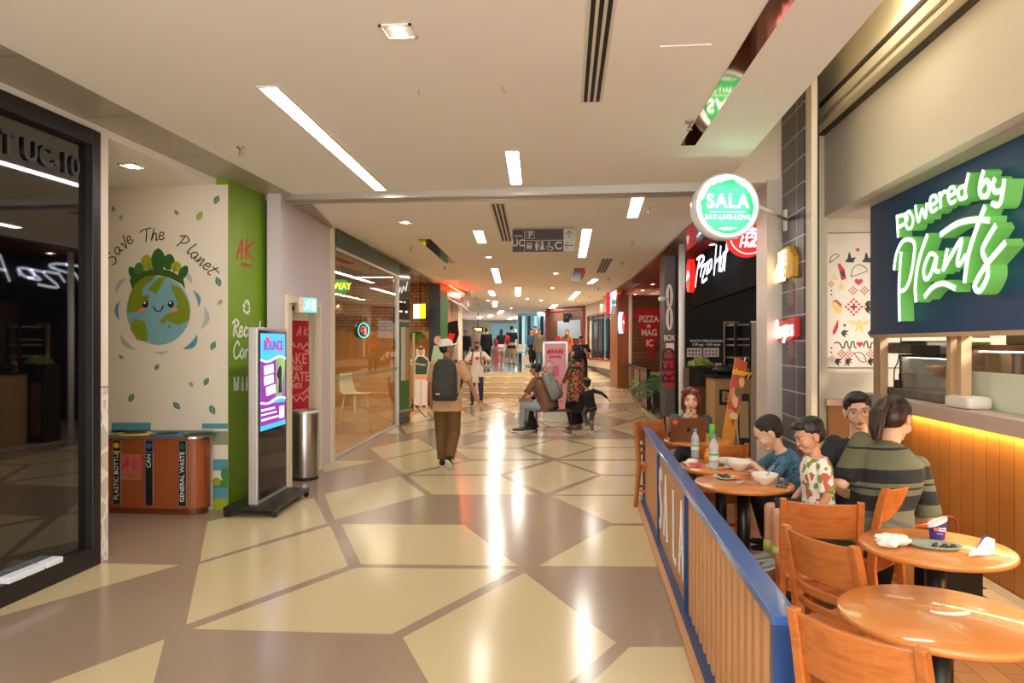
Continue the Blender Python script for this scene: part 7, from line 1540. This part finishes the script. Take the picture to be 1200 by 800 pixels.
# ---- masked man coming down the steps ----
m_jean=mat('jeans_dark',(46,62,84),.8,noise=.2,scale=10); m_wtee=mat('tee_white',(222,212,196),.8)
L1=w_at(559,475)
p,J=person('person in black mask, white t-shirt with red print and dark jeans walking towards the camera',L1,.05,1.0,skin=m_skind,head=(.1,0,0),an=((-.12,-.06,.09),(.1,.16,.13)),toe=((-.2,-1,0),(.1,-1,-.1)),
  wr=((-.16,-.27,1.12),(.22,-.24,1.22)),elb=((-.8,.3,-.6),(.8,.3,-.6)),top=dict(m=m_wtee,sleeve=.85,drop=.1),bottom=dict(m=m_jean),shoes=dict(m=m_blackp),hair=m_hair,mask=True,vox=.011,hands=(((.3,-.8,.2),(0,0,1),.8),((-.2,-.4,.9),(0,-1,0),.6)))
mb=MB(); mb.prism(circ(0.02,1.27,.055,.045,16),-.158,-.13); mb.build('chest_print',[mat('print_red3',(206,50,44),.6)],p)
mb=MB(); 
for s_ in(-1,1): mb.tube([(s_*.10,.06,1.43),(s_*.105,-.05,1.43),(s_*.115,-.155,1.32),(s_*.13,-.14,1.15),(s_*.16,-.02,1.08)],.014,n=8)
o=mb.build('backpack_straps',[m_blackp],loc=L1,rz=.05); tag(o,'dark shoulder straps worn by the person in the black mask','straps')
mb=MB(); mb.rings([[( -.12,-.24,.62),(.08,-.24,.62),(.08,-.17,.62),(-.12,-.17,.62)],[(-.1,-.26,.78),(.06,-.26,.78),(.06,-.18,.78),(-.1,-.18,.78)],[(-.05,-.25,.95),(.0,-.25,.95),(.0,-.21,.95),(-.05,-.21,.95)]],sm=False); o=mb.build('cloth_bag',[m_wtee],loc=L1,rz=.05,bevel=.01); tag(o,'white cloth bag hanging in front of the masked person','bag')
mb=MB(); mb.box(-.17,-.11,-.36,-.35,1.12,1.22); o=mb.build('phone',[m_blackp],loc=L1,rz=.05); tag(o,'dark phone held by the masked person','phone')
# ---- seated man on the bench, facing left, back to us ----
bq=dp(638,13.5); m_brn=mat('tee_brown',(120,82,58),.85,noise=.05); m_ljean=mat('jeans_light',(150,166,178),.8,noise=.12,scale=9)
L2=(bq[0],bq[1],0)
p,J=person('person in black cap, brown t-shirt and light jeans sitting on the bench',L2,-PI/2-.35,1.0,pel=(0,.05,.53),lean=.35,bend=.1,skin=m_skind,
  an=((-.1,-.36,.09),(.12,-.42,.09)),kn=((-.15,-1,1),(.15,-1,1)),wr=((-.16,-.42,.60),(.18,-.40,.62)),elb=((-.8,.2,-.3),(.8,.2,-.3)),toe=((-.1,-1,0),(.15,-1,0)),head=(.05,0,-.1),top=dict(m=m_brn,sleeve=.9,drop=.04,inf=.026,loose=.012),bottom=dict(m=m_ljean,inf=.018),shoes=dict(m=mat('shoe_slate',(66,74,90),.7)),hair=m_hair,hairstyle='buzz',vox=.011,girth=1.1)
H=J['H4']; mb=MB(); R=[]
for i in range(8): a=i/7*PI/2; R.append([H@V((.088*math.cos(a)**.5*math.cos(b),.018+.104*math.cos(a)**.5*math.sin(b),.05+.075*math.sin(a))) for b in [2*PI*j/24 for j in range(24)]])
mb.rings(R); mb.ell((0,-.1,.05),(.065,.07,.008),n=18,M=H); mb.build('cap',[m_blackp],p)
backpack('grey backpack on the person sitting on the bench',J,L2,-PI/2-.35,mat('pack_grey',(130,128,130),.85,bump=.3,scale=30),mat('pack_grey2',(100,98,100),.8),1.05,logo=False)
bq=dp(656,13.35); m_blk=mat('cloth_black',(20,19,22),.85,noise=.15,scale=12); m_beigs=mat('scarf_beige',(190,160,146),.85,noise=.06)
bq=dp(643,13.9)
person('person in pale beige headscarf and dark dress sitting on the far side of the bench',(bq[0],bq[1],0),-PI/2+.2+PI*.0,.97,pel=(0,.05,.53),lean=.12,fem=True,an=((-.08,-.34,.09),(.1,-.34,.09)),kn=((-.15,-1,1),(.15,-1,1)),wr=((-.12,-.36,.62),(.12,-.36,.62)),elb=((-.6,.4,-.3),(.6,.4,-.3)),top=dict(m=m_blk,sleeve=1.9,drop=.05),bottom=dict(m=m_blk,kind='skirt'),shoes=dict(m=m_blackp),hairstyle='scarf',fv=m_beigs,vox=.012)
# ---- woman in floral tunic ----
m_flor=ramp_mat('floral_print','voronoi',[(0,(50,36,28)),(.32,(176,104,56)),(.48,(60,76,54)),(.58,(190,54,50)),(.68,(150,116,72)),(.8,(60,40,34))],rough=.8,scale=26)
L3=w_at(676,503)
person('person in black headscarf, flowered tunic and black trousers standing beside the bench',L3,-PI/2-.55,.93,fem=True,skin=m_skinl,wr=((-.12,-.30,.98),(.14,-.26,.95)),elb=((-.7,.5,-.3),(.7,.5,-.3)),top=dict(m=m_flor,sleeve=1.85,drop=.28,inf=.03,flare=.04,name='tunic'),bottom=dict(m=m_blk,inf=.03,wide=.03),shoes=dict(m=mat('shoe_tan',(150,110,76),.7),sole=mat('sole_tan',(120,90,64),.7)),hairstyle='scarf',fv=m_blk,vox=.011,head=(.12,0,-.1),girth=1.1)
mb=MB(); mb.rings([[(-.1,-.04,.28),(.1,-.04,.28),(.1,.04,.28),(-.1,.04,.28)],[(-.08,-.03,.56),(.08,-.03,.56),(.08,.03,.56),(-.08,.03,.56)]],sm=False); mb.tube([(-.06,0,.55),(-.04,0,.72),(.04,0,.72),(.06,0,.55)],.008,n=6)
q=dp(679,13.85); o=mb.build('tote_bag',[m_blk,],loc=(q[0],q[1],.05),rz=.3,bevel=.01); tag(o,'small black bag hanging beside the flowered tunic','bag')
# ---- child running ----
m_gry=mat('cloth_grey',(92,88,88),.85,noise=.1,scale=10)
L4=w_at(692,510)
person('small child in black top and grey trousers running with arm stretched right',L4,PI+.3,.60,pel=(0,0,.86),lean=-.05,slean=.22,hk=1.42,wr=((-.52,.05,1.12),(.1,-.35,1.15)),elb=((-.3,.5,.2),(.6,.5,-.4)),an=((-.02,.10,.12),(.02,-.22,.25)),toe=((-.1,-1,0),(0,-1,-.5)),
   top=dict(m=m_blk,sleeve=1.95,drop=.06),bottom=dict(m=m_gry,inf=.02),shoes=dict(m=mat('shoe_beige',(190,176,160),.7)),hair=m_hair,hairstyle='messy',head=(.1,0,.1),vox=.012)
# ---- man in black with phone, on the ramp ----
def zr(y): return max(0,(y-18.7)/11.8*.7)
def onramp(px,Y): q=dp(px,Y); return (q[0],q[1],zr(q[1]))
L5=onramp(681,22.2)
person('person dressed in black looking down at a phone, standing behind the flowered tunic',L5,.1,.99,head=(.45,0,-.1),wr=((-.05,-.32,1.24),(.10,-.30,1.20)),elb=((-.7,.3,-.6),(.7,.3,-.6)),top=dict(m=m_blk,sleeve=.8,drop=.1,inf=.03),bottom=dict(m=m_blk,inf=.03),shoes=dict(m=m_blackp),hair=m_hair,vox=.013,hands=(((.2,-.6,.6),(0,0,1),.7),((-.2,-.6,.6),(0,0,1),.7)),simple=False)
mb=MB(); mb.box(-.03,.04,-.42,-.41,1.26,1.4); o=mb.build('phone',[m_blackp],loc=L5,rz=.1); tag(o,'dark phone held by the person dressed in black','phone')
L6=onramp(664,27.5)
person('person in dark headscarf and orange-brown top beyond the pink poster',L6,-.3,.97,fem=True,simple=True,vox=.014,wr=((-.05,-.3,1.1),(.1,-.3,1.1)),elb=((-.7,.3,-.6),(.7,.3,-.6)),top=dict(m=mat('top_rust',(170,84,40),.85),sleeve=1.9,drop=.2,inf=.03),bottom=dict(m=m_blk,inf=.03),shoes=dict(m=m_blackp),hairstyle='scarf',fv=mat('scarf_brown',(80,60,50),.85))
# ---- far people on the upper level ----
def far(px,Y,rz,label,s,**k): q=dp(px,Y); return person(label,(q[0],q[1],.7),rz,s,simple=True,vox=.015,**k)
walk=dict(an=((-.1,.12,.12),(.1,-.14,.09)))
far(570,32.5,PI,'person all in black walking away on the upper level, left of the pair',.97,top=dict(m=m_blk,sleeve=1.9,drop=.15,inf=.035),bottom=dict(m=m_blk,inf=.03),shoes=dict(m=m_blackp),hair=m_hair,girth=1.12,**walk)
far(587.5,32.0,PI,'person with long dark hair, white cap, black top and white shorts on the upper level',.93,fem=True,top=dict(m=m_blk,sleeve=.8),bottom=dict(m=m_wtee,kind='shorts',len=.5,inf=.03),shoes=dict(m=m_white),hair=m_hair,hairstyle='long')
far(599.5,32.3,PI-.1,'person in black t-shirt and beige shorts beside the person in white shorts',1.02,top=dict(m=m_blk,sleeve=.85,drop=.12,inf=.025),bottom=dict(m=mat('shorts_beige',(186,160,120),.85),kind='shorts',len=.95,inf=.03),shoes=dict(m=m_blackp),hair=m_hair)
q=dp(594.5,31.9); mb=MB(); mb.ell((0,0,.0),(.12,.08,.2),n=14); o=mb.build('red_bag',[mat('bag_red',(180,20,36),.6)],loc=(q[0],q[1],1.85)); tag(o,'red shoulder bag between the two people in shorts','bag')
mb=MB(); mb.ell((0,0,.0),(.11,.08,.16),n=14); q=dp(581.5,32); o=mb.build('red_bag',[MATS['bag_red']],loc=(q[0],q[1],1.72)); tag(o,'small dark red bag left of the person in white shorts','bag')
far(545.5,33.5,.2,'person in dark jacket at the left end of the upper level',.92,top=dict(m=m_blk,sleeve=1.9,drop=.15,inf=.03),bottom=dict(m=m_gry,inf=.02),shoes=dict(m=m_blackp),hair=mat('hair_brown',(120,86,60),.6))
far(556,36,0,'person in pale top far behind the masked person',.98,top=dict(m=mat('top_pale',(210,190,170),.85),sleeve=1.9,drop=.15,inf=.03),bottom=dict(m=m_gry),shoes=dict(m=m_blackp),hairstyle='scarf',fv=m_beigs)
far(627,31.5,-.5,'person in orange and black top at the right end of the upper level',1.0,top=dict(m=mat('top_orange',(190,90,50),.85),sleeve=.9,drop=.1),bottom=dict(m=m_blk),shoes=dict(m=m_blackp),hair=m_hair,wr=((-.1,-.3,1.2),(.2,-.3,1.2)))
far(622.5,31.0,.8,'person in blue and dark clothes at the right end of the upper level',.93,top=dict(m=mat('top_blue',(60,100,150),.85),sleeve=1.9,drop=.1),bottom=dict(m=m_blk,inf=.03),shoes=dict(m=m_white),hair=m_hair)
far(632,30.9,.1,'person in grey-brown clothes half hidden by the pink poster stand',.92,top=dict(m=mat('top_khaki',(130,116,96),.85),sleeve=1.9,drop=.2,inf=.03),bottom=dict(m=m_gry),shoes=dict(m=m_blackp),hair=m_hair)
# ---- cafe: laptop woman ----
m_slate=mat('tee_slate',(66,76,90),.85,noise=.06); m_hred=ramp_mat('hair_red','noise',[(.3,(70,26,16)),(.55,(130,44,26)),(.75,(60,24,16))],rough=.45,scale=9,const=False,stretch=(1,1,.25),bump=.3)
LL=(1.07,7.52,0)
p,J=person('person with red-brown bob resting chin on clasped hands at the laptop',LL,-.12,.92,hk=1.12,pel=(0,.06,.53),lean=.28,bend=.12,fem=True,skin=m_skinl,head=(.10,0,.02),an=((-.1,-.36,.09),(.1,-.36,.09)),kn=((-.2,-1,1),(.2,-1,1)),
  wr=((-.055,-.375,.99),(.055,-.375,.99)),elb=((-.45,.0,-1),(.45,.0,-1)),top=dict(m=m_slate,sleeve=.8,drop=.02,loose=.012),bottom=dict(m=m_blk),shoes=dict(m=m_blackp),hair=m_hred,hairstyle='bob',vox=.0075,
  hands=(((.55,-.15,.45),(0,.3,1),.25),((-.55,-.15,.45),(0,.3,1),.25)))
# ---- boy in blue ----
m_blue=ramp_mat('shirt_blue_letters','cell',[(0,(30,40,54)),(.03,(70,124,152)),(.14,(70,124,152)),(.16,(34,52,70)),(.19,(70,124,152))],rough=.85,scale=16)
q=dp(928,5.15)
LB_=(q[0]+.05,q[1],0)
p,J=person('small boy with shaved hair in blue lettered t-shirt leaning over the table to the left',LB_,-PI/2-.1,.71,pel=(0,.04,.78),lean=.38,bend=.1,hk=1.5,skin=m_skinl,head=(.55,0,-.02),an=((-.1,-.30,.35),(.12,-.30,.35)),kn=((-.2,-1,1),(.2,-1,1)),
  wr=((-.14,-.47,1.13),(.14,-.46,1.14)),elb=((-.8,.2,-.6),(.8,.2,-.6)),top=dict(m=m_blue,sleeve=.95,drop=.03,inf=.03,loose=.014),bottom=dict(m=m_blk,inf=.03),shoes=dict(m=m_blackp,sole=m_white),hair=mat('buzz_hair',(40,30,26),.7),hairstyle='buzz',vox=.0085,
  hands=(((-.1,-1,-.1),(0,0,-1),.3),((-.1,-1,-.1),(0,0,-1),.3)))
# ---- small boy in patterned shirt on the lap ----
m_pat=ramp_mat('shirt_tropical','voronoi',[(0,(236,228,216)),(.52,(236,228,216)),(.6,(130,150,60)),(.72,(200,90,80)),(.84,(236,228,216)),(.93,(50,90,100))],rough=.85,scale=30)
m_navy2=mat('shorts_navy',(34,38,50),.85); m_snk=mat('sneaker_grey',(150,160,160),.7); m_sock=mat('sock_lime',(190,200,110),.8)
q=dp(957,4.28); LS=(q[0]+.0,q[1],.0)
p,J=person('toddler boy in white shirt with green and red print on a lap',LS,-PI/2+.05,.62,pel=(0,.02,1.08),lean=.05,hk=1.45,skin=m_skin,head=(.35,0,.12),an=((-.12,-.42,.66),(.08,-.40,.66)),kn=((-.2,-1,.6),(.1,-1,.6)),toe=((-.1,-1,-.25),(.1,-1,-.35)),
  wr=((-.22,-.16,1.12),(.24,-.12,1.05)),elb=((-.6,.6,-.3),(.6,.6,-.3)),top=dict(m=m_pat,sleeve=.9,drop=.04,inf=.03,loose=.014),bottom=dict(m=m_navy2,kind='shorts',len=.9,inf=.03),shoes=dict(m=m_snk,sole=mat('sole_cream',(214,206,180),.7),sock=m_sock),hair=m_hair,hairstyle='short',vox=.0085)
# ---- woman with glasses ----
q=dp(1012,4.85); LG=(q[0],q[1]+.05,0)
person('person with round glasses and tied-back black hair behind the striped shirt',LG,-.30,1.0,hk=1.12,pel=(0,.05,.50),lean=.02,fem=True,skin=m_skinl,head=(.06,-.1,.02),an=((-.1,-.30,.09),(.1,-.30,.09)),kn=((-.2,-1,1),(.2,-1,1)),wr=((-.15,-.25,.70),(.15,-.25,.70)),elb=((-.6,.4,-.3),(.6,.4,-.3)),
   top=dict(m=mat('tee_dark',(40,44,52),.85),sleeve=.85,drop=.03),bottom=dict(m=m_blk),shoes=dict(m=m_blackp),hair=m_hair,hairstyle='tied',vox=.0085,glasses=True)
# ---- woman in the striped shirt, back to the camera ----
m_strp=ramp_mat('shirt_striped','z',[(0,(92,92,70)),(.24,(20,20,22)),(.32,(92,92,70)),(.35,(20,20,22)),(.36,(92,92,70)),(.385,(20,20,22)),(.46,(92,92,70)),(.56,(20,20,22)),(.572,(92,92,70)),(.68,(20,20,22))],rough=.85,stretch=(1,1,1))
# stripes are laid out along the shirt's own height
nt=m_strp.node_tree; mp=[n for n in nt.nodes if n.type=='MAPPING'][0]; mp.inputs['Location'].default_value=(0,0,-.48); mp.inputs['Scale'].default_value=(1,1,1.0)
m_hbr=ramp_mat('hair_dark_brown','noise',[(.3,(26,16,14)),(.6,(64,36,24)),(.75,(30,18,14))],rough=.4,scale=8,const=False,stretch=(1,1,.3),bump=.3)
q=dp(1027,4.12); LW=(q[0],q[1],0)
p,J=person('person with ponytail in olive and black striped polo, back to the camera',LW,PI+.15,1.02,hk=1.1,pel=(0,0,.57),lean=.24,slean=-.34,bend=.16,twist=-.1,girth=1.08,fem=True,skin=m_skinl,head=(.5,.1,-.95),
   an=((-.05,-.36,.09),(.34,-.34,.09)),kn=((-.15,-1,1),(.9,-1,1)),toe=((-.1,-1,0),(.3,-1,0)),wr=((-.33,-.32,.54),(.22,-.30,.85)),elb=((-.15,.6,-.3),(.4,.5,-.6)),top=dict(m=m_strp,sleeve=.98,drop=.05,inf=.026,loose=.014),bottom=dict(m=mat('trousers_grey_olive',(74,72,64),.85),inf=.03),shoes=dict(m=m_blackp),hair=m_hbr,hairstyle='pony',vox=.008)
H=J['H4']; mb=MB(); mb.tube([H@V((.0+.024*math.cos(a),.118,.028+.024*math.sin(a))) for a in [2*PI*j/14 for j in range(14)]],.007,n=6,closed=True); mb.build('hair_tie',[m_blackp],p)
